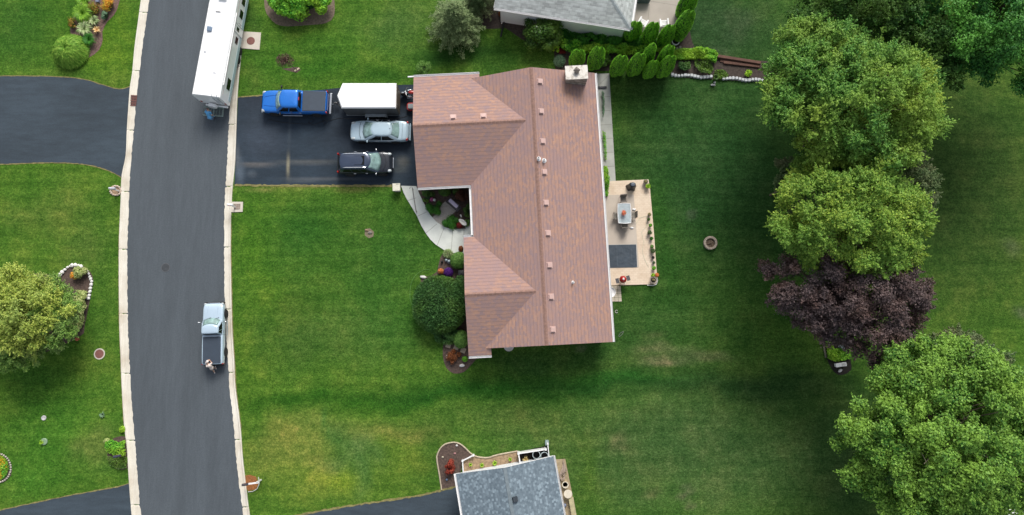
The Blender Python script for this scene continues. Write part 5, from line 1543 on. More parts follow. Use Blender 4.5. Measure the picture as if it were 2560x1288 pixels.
cover('reddish leaves scattered in the conifer bed', [(1395, 125), (1412, 124), (1414, 136), (1398, 138)], .1, L_dred, 220, 86, .12, hh=.2)

# clipped arborvitae: tall, several tips, grown in fans
def arbor(label, px, py, rpx, hgt, seed, tips=2):
    """px, py: pixel of the foot of the shrub"""
    rng = np.random.default_rng(seed)
    x, y, _ = P(px, py, .2)
    r = rpx * 1.12 * ALT / FPX; hgt *= 1.32
    t = thing('arborvitae', label, 'conifer', (x, y, 0), 0, 'clipped arborvitae shrubs')
    V = []; mb = MB()
    offs = [(0, 0, 1.0, 1.0)]
    if tips >= 2: offs = [(-r * .3, .02, 1.0, .78), (r * .34, r * .15, .93, .72)]
    if tips >= 3: offs.append((r * .05, -r * .3, .84, .7))
    for (ox, oy, hh, rr_) in offs:
        H = hgt * hh; n = 3200
        u = rng.uniform(0, 1, n); a = rng.uniform(0, 6.283, n)
        prof = np.sin(np.clip(u * .9 + .1, 0, 1) * PI) ** .55 * (1 - .25 * u)
        prof = np.where(u > .9, prof * np.sqrt(np.clip((1 - u) / .1, 0, 1)), prof)
        rad = r * rr_ * prof * (1 + .06 * np.sin(5 * a + 9 * u)) * rng.uniform(.86, 1.06, n)
        p = np.stack([ox + np.cos(a) * rad, oy + np.sin(a) * rad, .05 + u * H], axis=1)
        nr = np.stack([np.cos(a), np.sin(a), .35 + u * 0], axis=1) + rng.normal(size=(n, 3)) * .22
        V.append(leaf_quads(p, nr, .15, .07, rng, along=np.array([[0, 0, 2.0]]) + rng.normal(size=(n, 3)) * .4))
        pr = [(0.02, 0)] + [(r * rr_ * .93 * max(.02, (math.sin(min(1, q * .9 + .1) * PI) ** .55) * (1 - .25 * q) * (math.sqrt(max(0, (1 - q) / .1)) if q > .9 else 1)), q * H) for q in [i / 12 for i in range(13)]]
        mb.lathe(pr, (ox, oy, .04), 14)
    quads('foliage', np.concatenate(V), L_arb, t)
    mb.build('inner_branches', core((26, 62, 14)), t, smooth=True)
for i, (px, py, rp, hg, tp, lb) in enumerate((
    (1440, 163, 18, 2.6, 2, 'leftmost clipped conifer of the lower row, partly behind the chimney'),
    (1485, 168, 19, 3.4, 2, 'twin tipped clipped conifer just right of the chimney'),
    (1541, 184, 19, 3.1, 2, 'clipped conifer at the lawn corner, third from the chimney side'),
    (1583, 183, 19, 3.4, 2, 'clipped conifer between the lawn-corner conifer and the slim one'),
    (1620, 190, 16, 2.7, 2, 'slim clipped conifer, last but one before the terracotta pot'),
    (1655, 187, 18, 3.3, 2, 'clipped conifer beside the terracotta pot, last of the lower row'),
    (1578, 96, 19, 2.6, 2, 'clipped conifer under the corner of the grey roof'),
    (1618, 104, 18, 3.0, 3, 'middle clipped conifer below the two white garden chairs'),
    (1657, 110, 18, 3.0, 2, 'clipped conifer below the right white chair'),
    (1694, 92, 20, 4.0, 3, 'tall clipped conifer at the patio corner beside the white planter ring'),
    (1706, 36, 21, 3.6, 3, 'clipped conifer at the top edge along the grey patio'),
    (1612, 158, 15, 3.3, 1, 'slim conifer tip standing behind the lower conifer row'),
    (1652, 165, 16, 3.5, 2, 'back conifer behind the one beside the terracotta pot'))):
    arbor(lb, px, py, rp, hg, 100 + i, tp)

# ornamental grasses and other plants grown as blades
def blades(name, label, px, py, rpx, hgt, lm, n, seed, w=.03, droop=.5, cat='plant', inner=.25, group=None, z0=0.0):
    rng = np.random.default_rng(seed)
    x, y, _ = P(px, py, hgt * .5)
    r = rpx * ALT / FPX
    a = rng.uniform(0, 6.283, n); q = rng.uniform(.12, 1, n); b = rng.uniform(0, inner, n) * r
    segs = 4; out = []
    wid = w * rng.uniform(.6, 1.3, n)
    def pos(t):
        rad = b + (r * q - b) * t ** 1.1
        z = hgt * (q * .25 + .75) * (np.sin(t * PI * (.5 + droop * .45 * q)))
        return np.stack([np.cos(a) * rad, np.sin(a) * rad, np.maximum(z, .02)], axis=1)
    side = np.stack([-np.sin(a), np.cos(a), a * 0], axis=1)
    for k in range(segs):
        t0, t1 = k / segs, (k + 1) / segs
        w0 = (wid * (1 - t0 ** 2 * .85))[:, None] / 2; w1 = (wid * (1 - t1 ** 2 * .85))[:, None] / 2
        p0, p1 = pos(t0), pos(t1)
        out.append(np.stack([p0 - side * w0, p0 + side * w0, p1 + side * w1, p1 - side * w1], axis=1))
    V = np.stack(out, axis=1).reshape(-1, 4, 3)
    o = quads(name, V, lm)
    bm = bmesh.new(); bm.from_mesh(o.data); bmesh.ops.remove_doubles(bm, verts=bm.verts, dist=1e-5); bm.to_mesh(o.data); bm.free()
    o.location = (x, y, z0)
    return tag(o, label, cat, group)
L_orn = leafmat('leaf_ornamental_grass', S(84, 150, 40), S(168, 204, 84))
def grass_dome(label, px, py, rpx, hgt, lm, n, seed):
    rng = np.random.default_rng(seed)
    x, y, _ = P(px, py, hgt * .5); r = rpx * ALT / FPX
    a = rng.uniform(0, 6.283, n); s0 = np.sqrt(rng.uniform(0, .7, n)); L = rng.uniform(.3, .55, n)
    sw = rng.normal(size=n) * .35; zj = rng.uniform(-.32, .1, n); rj = rng.uniform(.9, 1.07, n)
    def pos(t):
        q = s0 + L * t; qq = np.minimum(q, 1.12)
        aa = a + sw * t
        z = hgt * np.sqrt(np.clip(1 - np.minimum(qq, 1) ** 2 * .92, 0, 1)) * (.9 + .16 * np.sin(t * PI) + .0 * q) - np.maximum(q - 1, 0) * hgt * .5
        return np.stack([np.cos(aa) * r * qq * rj, np.sin(aa) * r * qq * rj, np.maximum(z + zj * (1 - .3 * t), .03)], axis=1)
    wid = .05 * rng.uniform(.6, 1.4, n); side = np.stack([-np.sin(a), np.cos(a), a * 0], axis=1); out = []
    for k in range(4):
        t0, t1 = k / 4, (k + 1) / 4; w0 = (wid * (1 - t0 ** 2 * .9))[:, None] / 2; w1 = (wid * (1 - t1 ** 2 * .9))[:, None] / 2
        p0, p1 = pos(t0), pos(t1); out.append(np.stack([p0 - side * w0, p0 + side * w0, p1 + side * w1, p1 - side * w1], axis=1))
    t = thing('ornamental_grass', label, 'plant', (x, y, 0))
    quads('foliage', np.stack(out, axis=1).reshape(-1, 4, 3), lm, t)
    mb = MB().ell((0, 0, hgt * .3), (r * .6, r * .6, hgt * .3), 16, 8); mb.v = [(p, q, max(c, 0)) for p, q, c in mb.v]
    mb.build('inner_branches', core((60, 90, 36)), t, smooth=True)
grass_dome('huge round fountain of bright green ornamental grass by the top left bed', 170, 124, 41, 1.3, L_orn, 5200, 201)
blades('daylily_plant', 'dark green strappy plant beside the ornamental grass ball', 224, 100, 22, .6, L_cover, 420, 202, w=.05, droop=.8)
blades('hosta_plant', 'largest pale striped plant in the middle of the top left bed', 212, 72, 26, .6, L_vari, 220, 203, w=.09, droop=.8)
blades('hosta_plant', 'smaller pale striped plant right above the largest one', 236, 53, 18, .55, L_vari, 110, 204, w=.08, droop=.8)
blades('hosta_plant', 'cream and orange striped plant at the edge of the bed path', 243, 76, 12, .45, leafmat('leaf_cream_orange', G(200, 150, 70), G(240, 220, 170)), 110, 205, w=.06, droop=.8)
blades('daylily_plant', 'green strappy plant above the pale striped plants', 208, 34, 32, .8, leafmat('leaf_daylily', G(70, 120, 30), G(140, 180, 60)), 620, 206, w=.05, droop=.8)
blades('daylily_plant', 'green strappy plant cut by the top edge of the left bed', 210, 0, 26, .7, leafmat('leaf_daylily', G(70, 120, 30), G(140, 180, 60)), 220, 207, w=.05, droop=.8)
bush('red tipped yellow green shrub in the top left bed', 236, 22, 19, 19, .6, L_mix, 1200, 208, leaf=.1, lump=.2, corec=(80, 70, 30))
bush('orange and yellow shrub at the upper right of the top left bed', 272, 10, 18, 19, .7, leafmat('leaf_orange_yellow', G(210, 90, 50), G(226, 200, 60), G(120, 170, 50), patch=2.5), 1500, 209, leaf=.1, lump=.15, corec=(90, 70, 30))
bush('silvery green plant on the right edge of the top left bed', 263, 37, 11, 17, .5, L_blue, 900, 210, leaf=.1, lump=.2)
bush('small yellow-green plant left of the striped plants', 179, 60, 13, 18, .5, L_mix, 700, 211, leaf=.1, lump=.2, name='small_plant', cat='plant')
bush('cream flowering hydrangea at the tip of the stone ringed bed', 200, 680, 18, 16, .7, L_pale, 2600, 212, leaf=.11, lump=.12)
bush('orange-gold small shrub in the stone ringed bed', 186, 688, 9, 10, .6, leafmat('leaf_orange_yellow', G(210, 90, 50), G(226, 200, 60), G(120, 170, 50), patch=2.5), 900, 213, leaf=.09, lump=.1)
bush('cream hydrangea at the left side of the stone ringed bed', 139, 711, 9, 12, .6, L_pale, 1200, 214, leaf=.11, lump=.12)
bush('bright leafy plant near the timber edging, close to the trees', 1872, 184, 10, 10, .4, L_lime, 500, 215, leaf=.16, lump=.2, name='small_plant', cat='plant')
bush('blue grey grass mound between the chimney and the lawn', 1399, 152, 13, 14, .5, L_blue, 900, 216, leaf=.3, asp=.1, spiky=True, name='ornamental_grass', cat='plant', corec=(60, 70, 56))
bush('lime and red plant at the left end of the conifer bed', 1392, 122, 10, 8, .6, L_lime, 700, 217, leaf=.12, lump=.2)
blades('small_plant', 'tall leafy plant leaning over the white stone wall', 1788, 196, 11, .8, L_holly, 120, 218, w=.07, droop=.8)
for i, (px, py, r_, lb) in enumerate(((1176, 1162, 6, 'green tuft nearest the vinyl fence post'), (1205, 1163, 7, 'second green tuft in the tan mulch strip'), (1237, 1158, 8, 'biggest green tuft in the tan mulch strip'), (1275, 1148, 6, 'green tuft nearest the bin enclosure'))):
    blades('daylily_plant', lb, px, py, r_, .35, L_lime, 110, 230 + i, w=.035, droop=.8, group='green tufts along the blue-grey roof')
blades('small_plant', 'small green plant beside the utility cover in the left lawn', 104, 1106, 7, .3, L_lime, 50, 240, w=.05, droop=.8)
blades('small_plant', 'flat green weed in the left lawn near the kerb', 256, 1037, 10, .2, L_blue, 60, 241, w=.05, droop=.9)
bush('white and yellow flowers at the mailbox bed corner', 266, 1103, 7, 7, .4, L_pale, 260, 242, leaf=.12, name='small_plant', cat='plant', corec=(90, 100, 50))
bush('lime leaf plant in the mailbox bed by the kerb', 305, 1074, 7, 8, .35, L_lime, 260, 243, leaf=.12, name='small_plant', cat='plant', corec=(60, 90, 40))
# small bare-leaved tree on the lawn near the camper
x0, y0, _ = P(742, 174)
st_ = thing('sapling', 'young plum-leaved sapling leaning over the lawn beside the camper', 'tree', (x0, y0, 0))
rng = np.random.default_rng(77)
hx_, hy_, hz_ = P(712, 152, 2.1); hx_ -= x0; hy_ -= y0
mb = MB(); mb.tube([(0, 0, -.05), (hx_ * .45, hy_ * .45, .9), (hx_ * .8, hy_ * .85, 1.6), (hx_, hy_, 2.3)], [.04, .03, .022, .01], 6)
for k in range(9):
    a = k * .7; mb.tube([(hx_ * .7, hy_ * .75, 1.4 + k * .07), (hx_ + math.cos(a) * .5, hy_ + math.sin(a) * .4, 1.9 + .3 * math.sin(k))], [.012, .005], 4)
mb.build('trunk', M_bark, st_)
d = sph(1500, rng, -.6); p = d * np.array([.8, .6, .6]) * rng.uniform(.1, 1.05, (1500, 1)) + np.array([hx_, hy_, hz_])
quads('crown', leaf_quads(p, rng.normal(size=(1500, 3)), .12, .06, rng), leafmat('leaf_plum_brown', S(84, 60, 56), S(124, 100, 86)), st_)
MB().box((.02, .0, .012), (.5, .12, .02), rz=.6).build('stake', mat('pale_wood', S(206, 188, 160)), st_)

bush('low dark leafy plant in the gap between the second and third lower row conifers', 1513, 152, 15, 18, .7, L_holly, 1800, 301, leaf=.13, lump=.2, corec=(14, 24, 12))
bush('small dark plant at the foot of the chimney side conifers', 1462, 128, 12, 10, .6, L_holly, 900, 302, leaf=.12, lump=.2, corec=(14, 24, 12))
bush('deep green shrub between the holly and the clipped conifer under the grey roof', 1470, 96, 34, 16, 1.0, L_cover, 4200, 303, leaf=.17, lump=.2, corec=(14, 34, 12))
bush('deep green shrub below the white wall, left of the clipped conifers', 1535, 104, 30, 16, .9, L_cover, 3800, 304, leaf=.17, lump=.2, corec=(14, 34, 12))
# bare limbs that show on top of the big tree
_t = next(o for o in COL.objects if o.get('label', '').startswith('big bright green tree'))
rnd = random.Random(8)
for k, (px, py) in enumerate(((2440, 1130), (2452, 1150), (2330, 1095), (2420, 1040), (2310, 1160))):
    a = Vector(P(px, py, 12.6)) - _t.location; b = Vector((0, 0, 9.5)); m_ = a.lerp(b, .4) + Vector((0, 0, .3))
    mb = MB(); mb.tube([b, m_, a], [.09, .05, .012], 5)
    for q in range(4):
        c = m_.lerp(a, .2 + .2 * q); mb.tube([c, c + Vector((rnd.uniform(-.7, .7), rnd.uniform(-.7, .7), .25))], [.025, .008], 4)
    mb.build('bare_limb', mat('grey_bark', S(150, 138, 122), .9), _t)
# ------------------------------------------------------------------ smaller things
rnd = random.Random(5)
def at3(px, py, z=0): return P(px, py, z)
# covers and drains
x, y, _ = P(627.5, 103)
t = thing('manhole_cover', 'round rust-brown manhole cover in the square concrete pad', 'manhole cover', (x, y, .05))
MB().lathe([(.36, 0), (.36, .012), (.33, .018), (.02, .018)], n=32).build('lid', M_iron, t)
x, y, _ = P(249, 885)
t = thing('manhole_cover', 'round rust-brown manhole cover sunk in the left lawn', 'manhole cover', (x, y, 0))
MB().lathe([(.46, 0), (.46, .04), (.38, .045), (.37, .03)], n=32).build('collar', M_conc, t)
MB().lathe([(.36, 0), (.36, .045), (.02, .05)], n=32).build('lid', M_iron, t)
x, y, _ = P(414, 669)
t = thing('manhole_cover', 'dark grey manhole cover in the middle of the road', 'manhole cover', (x, y, .012))
MB().lathe([(.33, 0), (.33, .008), (.3, .01), (.02, .01)], n=32).build('lid', mat('grey_iron', S(62, 66, 70), .6, var=.2), t)
MB().lathe([(.37, 0), (.37, .005), (.34, .006), (.34, .002)], n=32).build('collar', mat('grey_iron_ring', S(88, 90, 94), .7), t)
x, y, _ = P(334, 252)
t = thing('storm_drain', 'rectangular rusty storm drain grate set into the left kerb', 'drain', (x, y, .03), R(-3))
MB().box((0, 0, .0), (.56, .98, .03)).build('pit', M_black, t)
mb = MB()
for k in range(5): mb.box((0, -.46 + k * .23, .025), (.56, .05, .03))
for k in (-.26, 0, .26): mb.box((k, 0, .024), (.04, .96, .026))
for k in range(4):
    for q in (-.17, -.09, .09, .17): mb.box((q, -.345 + k * .23, .02), (.025, .18, .02), rz=.25)
mb.build('grate', M_iron, t)
x, y, _ = P(111, 1104)
t = thing('utility_cover', 'small round pale green utility cover in the left lawn', 'utility cover', (x, y, 0))
MB().lathe([(.28, 0), (.28, .07), (.24, .1), (.02, .1)], n=24).build('lid', mat('pale_green_lid', S(136, 162, 130), .6), t)
x, y, _ = P(110, 1045)
t = thing('capped_pipe', 'white ring-shaped pipe cap in the left lawn', 'pipe cap', (x, y, 0))
MB().lathe([(.2, 0), (.2, .06), (.15, .08), (.1, .04), (.02, .03)], n=18).build('ring', M_stone, t)
# mailboxes
def mailbox(label, px, py, dz, boxcol, postcol, rz, ln=.5, name='mailbox', pole=(0, 0)):
    x, y, _ = P(px, py, dz)
    t = thing(name, label, 'mailbox', (x, y, 0), rz)
    b = MB()
    pr = [(-.1, 0), (.1, 0), (.1, .1), (.07, .17), (0, .2), (-.07, .17), (-.1, .1)]
    b.add([(-ln / 2, q, dz - .1 + z) for q, z in pr] + [(ln / 2, q, dz - .1 + z) for q, z in pr], [tuple(range(7)), tuple(range(13, 6, -1))] + [(i, 7 + i, 7 + (i + 1) % 7, (i + 1) % 7) for i in range(7)])
    b.build('box', boxcol, t)
    MB().box((ln / 2 + .01, 0, dz - .02), (.02, .17, .16)).build('door', boxcol, t)
    MB().box((.05, .115, dz + .05), (.16, .012, .06)).build('flag', M_red, t)
    MB().box((pole[0], pole[1], (dz - .1) / 2), (.1, .1, dz - .1)).build('post', postcol, t)
    return t
mailbox('white mailbox on a concrete pad beside the right kerb below the driveway', 575.5, 512, 1.15, M_white, M_white, R(178), .48)
mailbox('grey-white mailbox on the stone-edged patch beside the left kerb', 280, 471, 1.1, mat('grey_white_box', S(196, 198, 204), .5), M_white, R(-2), .52)
mailbox('dark mailbox among plants on the left kerb near the bottom', 292, 1141, 1.1, mat('navy_box', S(58, 60, 80), .5), M_black, R(12), .52)
t = mailbox('black mailbox on a white wooden arm beside the ring of orange mulch', 612, 1212, 1.1, mat('charcoal_box', S(62, 60, 66), .5), M_white, R(8), .46, pole=(.95, .05))
MB().box((.6, 0, .95), (.95, .12, .1)).build('arm', M_white, t)
for i in range(15):
    a = i / 15 * 2 * PI; x, y, _ = P(290 + math.cos(a) * 13, 477 + math.sin(a) * 11.5)
    o = MB().ell((0, 0, .05), (.1 + rnd.random() * .04, .09, .08), 8, 5, .12, rnd).build('edging_stone', mat('pinkish_stone', S(206, 188, 170), .85, var=.2), smooth=True)
    o.location = (x, y, 0); tag(o, 'small cream stone in the ring around the grey-white mailbox', 'stone', 'stones around the left mailbox')
mb = MB(); mb.sheet(W2([(281, 466), (301, 466), (301, 488), (280, 488)]), .012); tag(mb.build('gravel_patch', M_mulch2), kind='structure')
tag(MB().sheet(W2([(585, 510), (602, 510), (601, 524), (586, 525)]), .068).build('gravel_patch', mat('brown_gravel', S(150, 136, 124), .95, var=.3, scale=8)), kind='structure')
o = MB().tube([P(646, 1193, .04), P(649, 1207, .04), P(643, 1222, .04), P(632, 1229, .04), P(620, 1230, .04)], .03, 6).build('bed_edging', M_stone)
tag(o, 'thin pale plastic edging around the orange mulch ring by the mailbox', 'edging')
# utility box at the corner of driveway and footpath
x, y, _ = P(991, 468, .75)
t = thing('lamp_pillar', 'square cream pillar with flat cap at the corner of driveway and lawn', 'pillar', (x, y, 0), HA)
MB().box((0, 0, .36), (.5, .5, .72)).build('shaft', M_conc, t)
MB().box((0, 0, .76), (.66, .66, .1), taper=.96).build('cap', mat('cream_cap', S(226, 222, 204), .8), t)
MB().box((.1, .24, .82), (.22, .03, .02)).build('slot', M_black, t)
# handrail on the path
A_, B_ = Vector(P(1034, 474)), Vector(P(1043, 531))
t = thing('handrail', 'thin bent metal handrail along the curved footpath', 'handrail', (A_.x, A_.y, .06))
M_rail = mat('grey_rail', S(128, 122, 120), .5, metal=.4)
d = B_ - A_
mb = MB(); a0 = Vector((0, 0, 0)); H = Vector((0, 0, .95))
mb.tube([a0 + Vector((-.22, -.12, .8)), a0 + Vector((-.12, .02, .93)), a0 + H, d * .5 + H, d + H * .95, d + H * .95 + Vector((.05, -.15, -.1)), d + Vector((.06, -.18, .5)), d + Vector((0, 0, .45))], .025, 6)
mb.build('rail', M_rail, t)
for f in (0.03, .97): MB().tube([d * f, d * f + H * .96], .02, 6).build('post', M_rail, t)
MB().tube([d * .03 + Vector((0, 0, .45)), d * .97 + Vector((0, 0, .45))], .015, 6).build('lower_rail', M_rail, t)
# courtyard bench
x, y, _ = P(1134, 513, .45)
t = thing('garden_bench', 'dark bench with a pale cushion in the paved courtyard', 'bench', (x, y, .045), R(-42))
M_bw = mat('dark_bench_wood', S(52, 48, 54), .6)
mb = MB()
for k in range(4): mb.box((0, -.18 + k * .12, .43), (1.25, .09, .03))
mb.build('seat', M_bw, t)
mb = MB()
for k in range(3): mb.box((0, .25, .56 + k * .13), (1.25, .03, .09))
mb.build('backrest', M_bw, t)
for sx in (-.6, .6):
    for sy in (-.2, .22): MB().box((sx, sy, .21), (.06, .06, .42)).build('leg', M_bw, t)
    MB().box((sx * 1.05, 0, .64), (.09, .52, .05)).build('armrest', M_bw, t)
x, y, _ = P(1133.5, 508.5, .62)
o = MB().rbox((0, 0, 0), (.95, .3, .12), .05).build('cushion', mat('lilac_cushion', S(216, 204, 226), .8, var=.04)); o.location = (x, y, .58); o.rotation_euler = (0, 0, R(-42))
tag(o, 'pale lilac and white oblong cushion lying on the courtyard bench', 'cushion')
# garden ornaments
def orn(label, px, py, z, parts, name='garden_ornament', cat='ornament', rz=0, base=0):
    x, y, _ = P(px, py, z)
    t = thing(name, label, cat, (x, y, base), rz)
    for nm, m, f in parts:
        mb = MB(); f(mb); mb.build(nm, m, t, smooth=True)
    return t
M_pink = mat('pink_paint', S(210, 90, 150), .6)
orn('white globe ornament next to the pink flowers', 1086, 500, .3, [('globe', M_stone, lambda m: m.ell((0, 0, .3), (.13, .13, .14), 14, 9)), ('foot', M_stone, lambda m: m.lathe([(.1, 0), (.05, .08), (.06, .2)], n=10))])
bush('bright pink flower cluster next to the white globe', 1079, 499, 5, 5, .4, L_pink, 420, 90, leaf=.06, name='flower_clump', cat='flowers', corec=(140, 60, 100))
orn('white birdbath on two legs beside the red barberry', 1157, 556, .5, [('bowl', M_stone, lambda m: m.lathe([(.06, .4), (.3, .5), (.33, .54), (.28, .53), (.04, .46)], n=20, sx=1.25, sy=.6)), ('pedestal', M_stone, lambda m: m.lathe([(.18, 0), (.08, .1), (.06, .4)], n=12))], 'birdbath', 'birdbath', R(-38))
orn('small white curved heron figure in the courtyard', 1152, 541, .4, [('body', M_stone, lambda m: m.tube([(-.12, .18, .0), (-.02, .12, .3), (.04, 0, .5), (.02, -.12, .48)], [.02, .07, .06, .02], 8))], 'heron_statue', 'statue')
orn('small grey glass ball by the porch path', 1166, 566, .15, [('ball', mat('grey_ball', S(150, 164, 170), .25), lambda m: m.ell((0, 0, .12), (.13, .13, .12), 12, 8))])
orn('pair of grey stone garden figures by the footpath end', 1119, 652, .3, [('figure', mat('silver_stone', S(170, 184, 190), .6), lambda m: (m.lathe([(.14, 0), (.16, .12), (.08, .26), (.1, .36), (.03, .44)], (-.12, .05, 0), 10), m.lathe([(.16, 0), (.18, .12), (.1, .28), (.12, .38), (.03, .46)], (.12, -.06, 0), 10)))], 'garden_statue', 'statue')
orn('dark little lantern left of the grey stone figures', 1105, 655, .2, [('lantern', M_black, lambda m: m.lathe([(.1, 0), (.08, .2), (.12, .24), (.02, .34)], n=8))], 'garden_lantern', 'lantern')
orn('flat cream rock at the upper end of the big yew', 1058, 693, .1, [('rock', M_stone, lambda m: m.ell((0, 0, .08), (.28, .14, .1), 10, 6, .12, rnd))], 'garden_rock', 'rock', R(-10))
orn('white lamb shaped stone at the lower end of the big yew', 1060, 802, .1, [('rock', M_stone, lambda m: (m.ell((0, 0, .1), (.16, .1, .1), 10, 6, .1, rnd), m.ell((-.12, .14, .14), (.07, .07, .07), 8, 5)))], 'garden_rock', 'rock')
orn('white bunny figure among the rust brown shrub', 1117, 893, .2, [('figure', M_stone, lambda m: (m.ell((0, 0, .12), (.1, .13, .12), 10, 6), m.ell((0, .12, .24), (.06, .06, .07), 8, 5)))], 'rabbit_statue', 'statue')
orn('white oblong rock at the tip of the front bed', 1155, 914, .1, [('rock', M_stone, lambda m: m.ell((0, 0, .08), (.24, .14, .1), 10, 6, .06, rnd))], 'garden_rock', 'rock', R(8))
orn('black box shaped lantern under the wing eave above the yew', 1153, 683, .5, [('box', M_black, lambda m: m.rbox((0, 0, .3), (.5, .5, .6), .04))], 'storage_box', 'box')
for i, (px, py, r) in enumerate(((1121, 863, -14), (1141, 868, -18), (1158, 876, -22))):
    x, y, _ = P(px, py)
    o = MB().rbox((0, 0, .03), (.42, .44, .06), .03).build('stepping_stone', mat('tan_paver', S(186, 170, 148), .9, var=.15)); o.location = (x, y, .018); o.rotation_euler = (0, 0, R(r))
    tag(o, ('square tan stepping stone nearest the lawn', 'middle square tan stepping stone of three', 'square tan stepping stone nearest the wing corner')[i], 'stepping stone', 'stepping stones in the front bed')
# hose on the lawn by the yew
pts = [P(px, py, .02) for px, py in ((1074, 674), (1060, 675), (1046, 682), (1036, 692), (1028, 708), (1025, 728), (1025, 745), (1029, 762))]
tag(MB().tube(resample(pts, .3), .018, 5).build('garden_hose', mat('pale_green_hose', S(92, 138, 66), .6)), 'pale green hose curving over the lawn left of the big yew', 'hose')
# rocks in the lawn disc
for px, py, w_, lb in ((917, 576, .16, 'tan stone at the upper edge of the bare lawn disc'), (925, 582, .2, 'grey stone in the middle of the bare lawn disc')):
    x, y, _ = P(px, py); o = MB().ell((0, 0, .05), (w_, w_ * .6, .07), 10, 6, .1, rnd).build('garden_rock', M_mulch2 if w_ < .2 else mat('grey_rock', S(130, 124, 116), .9), smooth=True); o.location = (x, y, 0)
    tag(o, lb, 'rock')
# black pipe from the grey house downspout
x, y, _ = P(1262, 40)
e = Vector(P(1253, 93)) - Vector((x, y, 0))
t = thing('drain_pipe', 'long black corrugated pipe running from the white wall corner to the lawn', 'pipe', (x, y, 0))
mb = MB(); n = 40
mb.tube([Vector((0, 0, .08)) + e * (k / n) + Vector((.04 * math.sin(k * .12), 0, 0)) for k in range(n + 1)], [.075 if k % 2 else .06 for k in range(n + 1)], 8)
mb.build('pipe', M_black, t)
for px, py, lb in ((1273, 43, 'pale flat rock nearest the black drain pipe'), (1285, 43, 'second pale flat rock beside the black drain pipe')):
    x, y, _ = P(px, py); o = MB().ell((0, 0, .06), (.16, .12, .08), 9, 6, .14, rnd).build('garden_rock', mat('buff_rock', S(190, 180, 158), .9), smooth=True); o.location = (x, y, 0); tag(o, lb, 'rock')
x, y, _ = P(1297, 38, .2); o = MB().ell((0, 0, .15), (.2, .16, .15), 10, 7, .1, rnd).build('garden_rock', mat('blue_rock', S(120, 140, 168), .7), smooth=True); o.location = (x, y, 0); tag(o, 'bluish rock at the foot of the white wall', 'rock')
MBp = MB().box((0, 0, .06), (.3, 1.05, .07)); o = MBp.build('splash_block', mat('grey_splash', S(150, 146, 140), .9)); x, y, _ = P(1549, 84); o.location = (x, y, 0); o.rotation_euler = (0, 0, R(-8)); tag(o, 'long grey splash block below the corner of the grey-roofed house', 'splash block')
# black downspout extension over the side path
x, y, _ = P(1503, 218.5, .12)
o = MB().rbox((0, 0, .08), (.95, .17, .1), .02).build('downspout_extension', mat('navy_plastic', S(36, 38, 50), .5)); o.location = (x, y, .05); o.rotation_euler = (0, 0, 0)
tag(o, 'dark flat downspout extension lying across the side footpath', 'drain pipe')
# chairs on the neighbour patio
def patio_chair(label, px, py, rz):
    x, y, _ = P(px, py, .45); t = thing('adirondack_chair', label, 'chair', (x, y, .07), rz, 'white garden chairs')
    mb = MB()
    for k in range(5): mb.box((0, -.22 + k * .11, .38 - k * .025), (.56, .095, .02))
    mb.build('seat', M_white, t)
    mb = MB()
    for k in range(5): mb.box((-.22 + k * .11, .36, .66), (.1, .02, .72), tilt=('X', -.35))
    mb.build('backrest', M_white, t)
    for s_ in (-1, 1):
        MB().box((s_ * .34, .02, .56), (.13, .72, .025)).build('armrest', M_white, t)
        MB().box((s_ * .32, -.28, .27), (.04, .1, .55)).build('leg', M_white, t)
        MB().box((s_ * .3, .3, .27), (.04, .1, .55)).build('leg', M_white, t)
patio_chair('white slatted garden chair nearest the corner of the grey roof', 1607, 56, R(150))
patio_chair('white slatted garden chair right of the other, facing down the picture', 1660, 58, R(-175))
x, y, _ = P(1610, 3, .5)
o = MB().rbox((0, 0, .45), (1.1, .7, .7), .1).build('storage_box', mat('teal_box', S(70, 92, 98), .5)); o.location = (x, y + .3, .07); tag(o, 'dark teal storage box at the top edge beside the grey roof', 'storage box')
# planter ring
x, y, _ = P(1689, 104, .4)
t = thing('planter', 'round white planter tub filled with dark soil beside the conifers', 'planter', (x, y, 0))
MB().lathe([(.24, 0), (.3, .4), (.35, .44), (.35, .48), (.28, .48), (.26, .4), (.24, .36)], n=26).build('tub', M_white, t); MB().lathe([(.27, .4), (.27, .42), (.02, .42)], n=20).build('soil', M_soil, t)
for px, py, w_, lb in ((1688, 122, .5, 'long grey edging stone below the white planter tub'), (1700, 119, .2, 'short grey edging stone below the white planter tub')):
    x, y, _ = P(px, py); o = MB().rbox((0, 0, .06), (w_, .22, .12), .04).build('edging_stone', mat('grey_block', S(150, 146, 136), .9)); o.location = (x, y, 0); tag(o, lb, 'stone')
x, y, _ = P(1681, 158, .2)
t = thing('flower_pot', 'terracotta pot at the right end of the conifer row', 'pot', (x, y, 0))
MB().lathe([(.12, 0), (.19, .26), (.22, .27), (.22, .33), (.17, .33), (.15, .26)], n=20).build('pot', M_terra, t); MB().lathe([(.16, .28), (.16, .29), (.02, .3)], n=14).build('soil', M_rubber if False else M_soil, t)
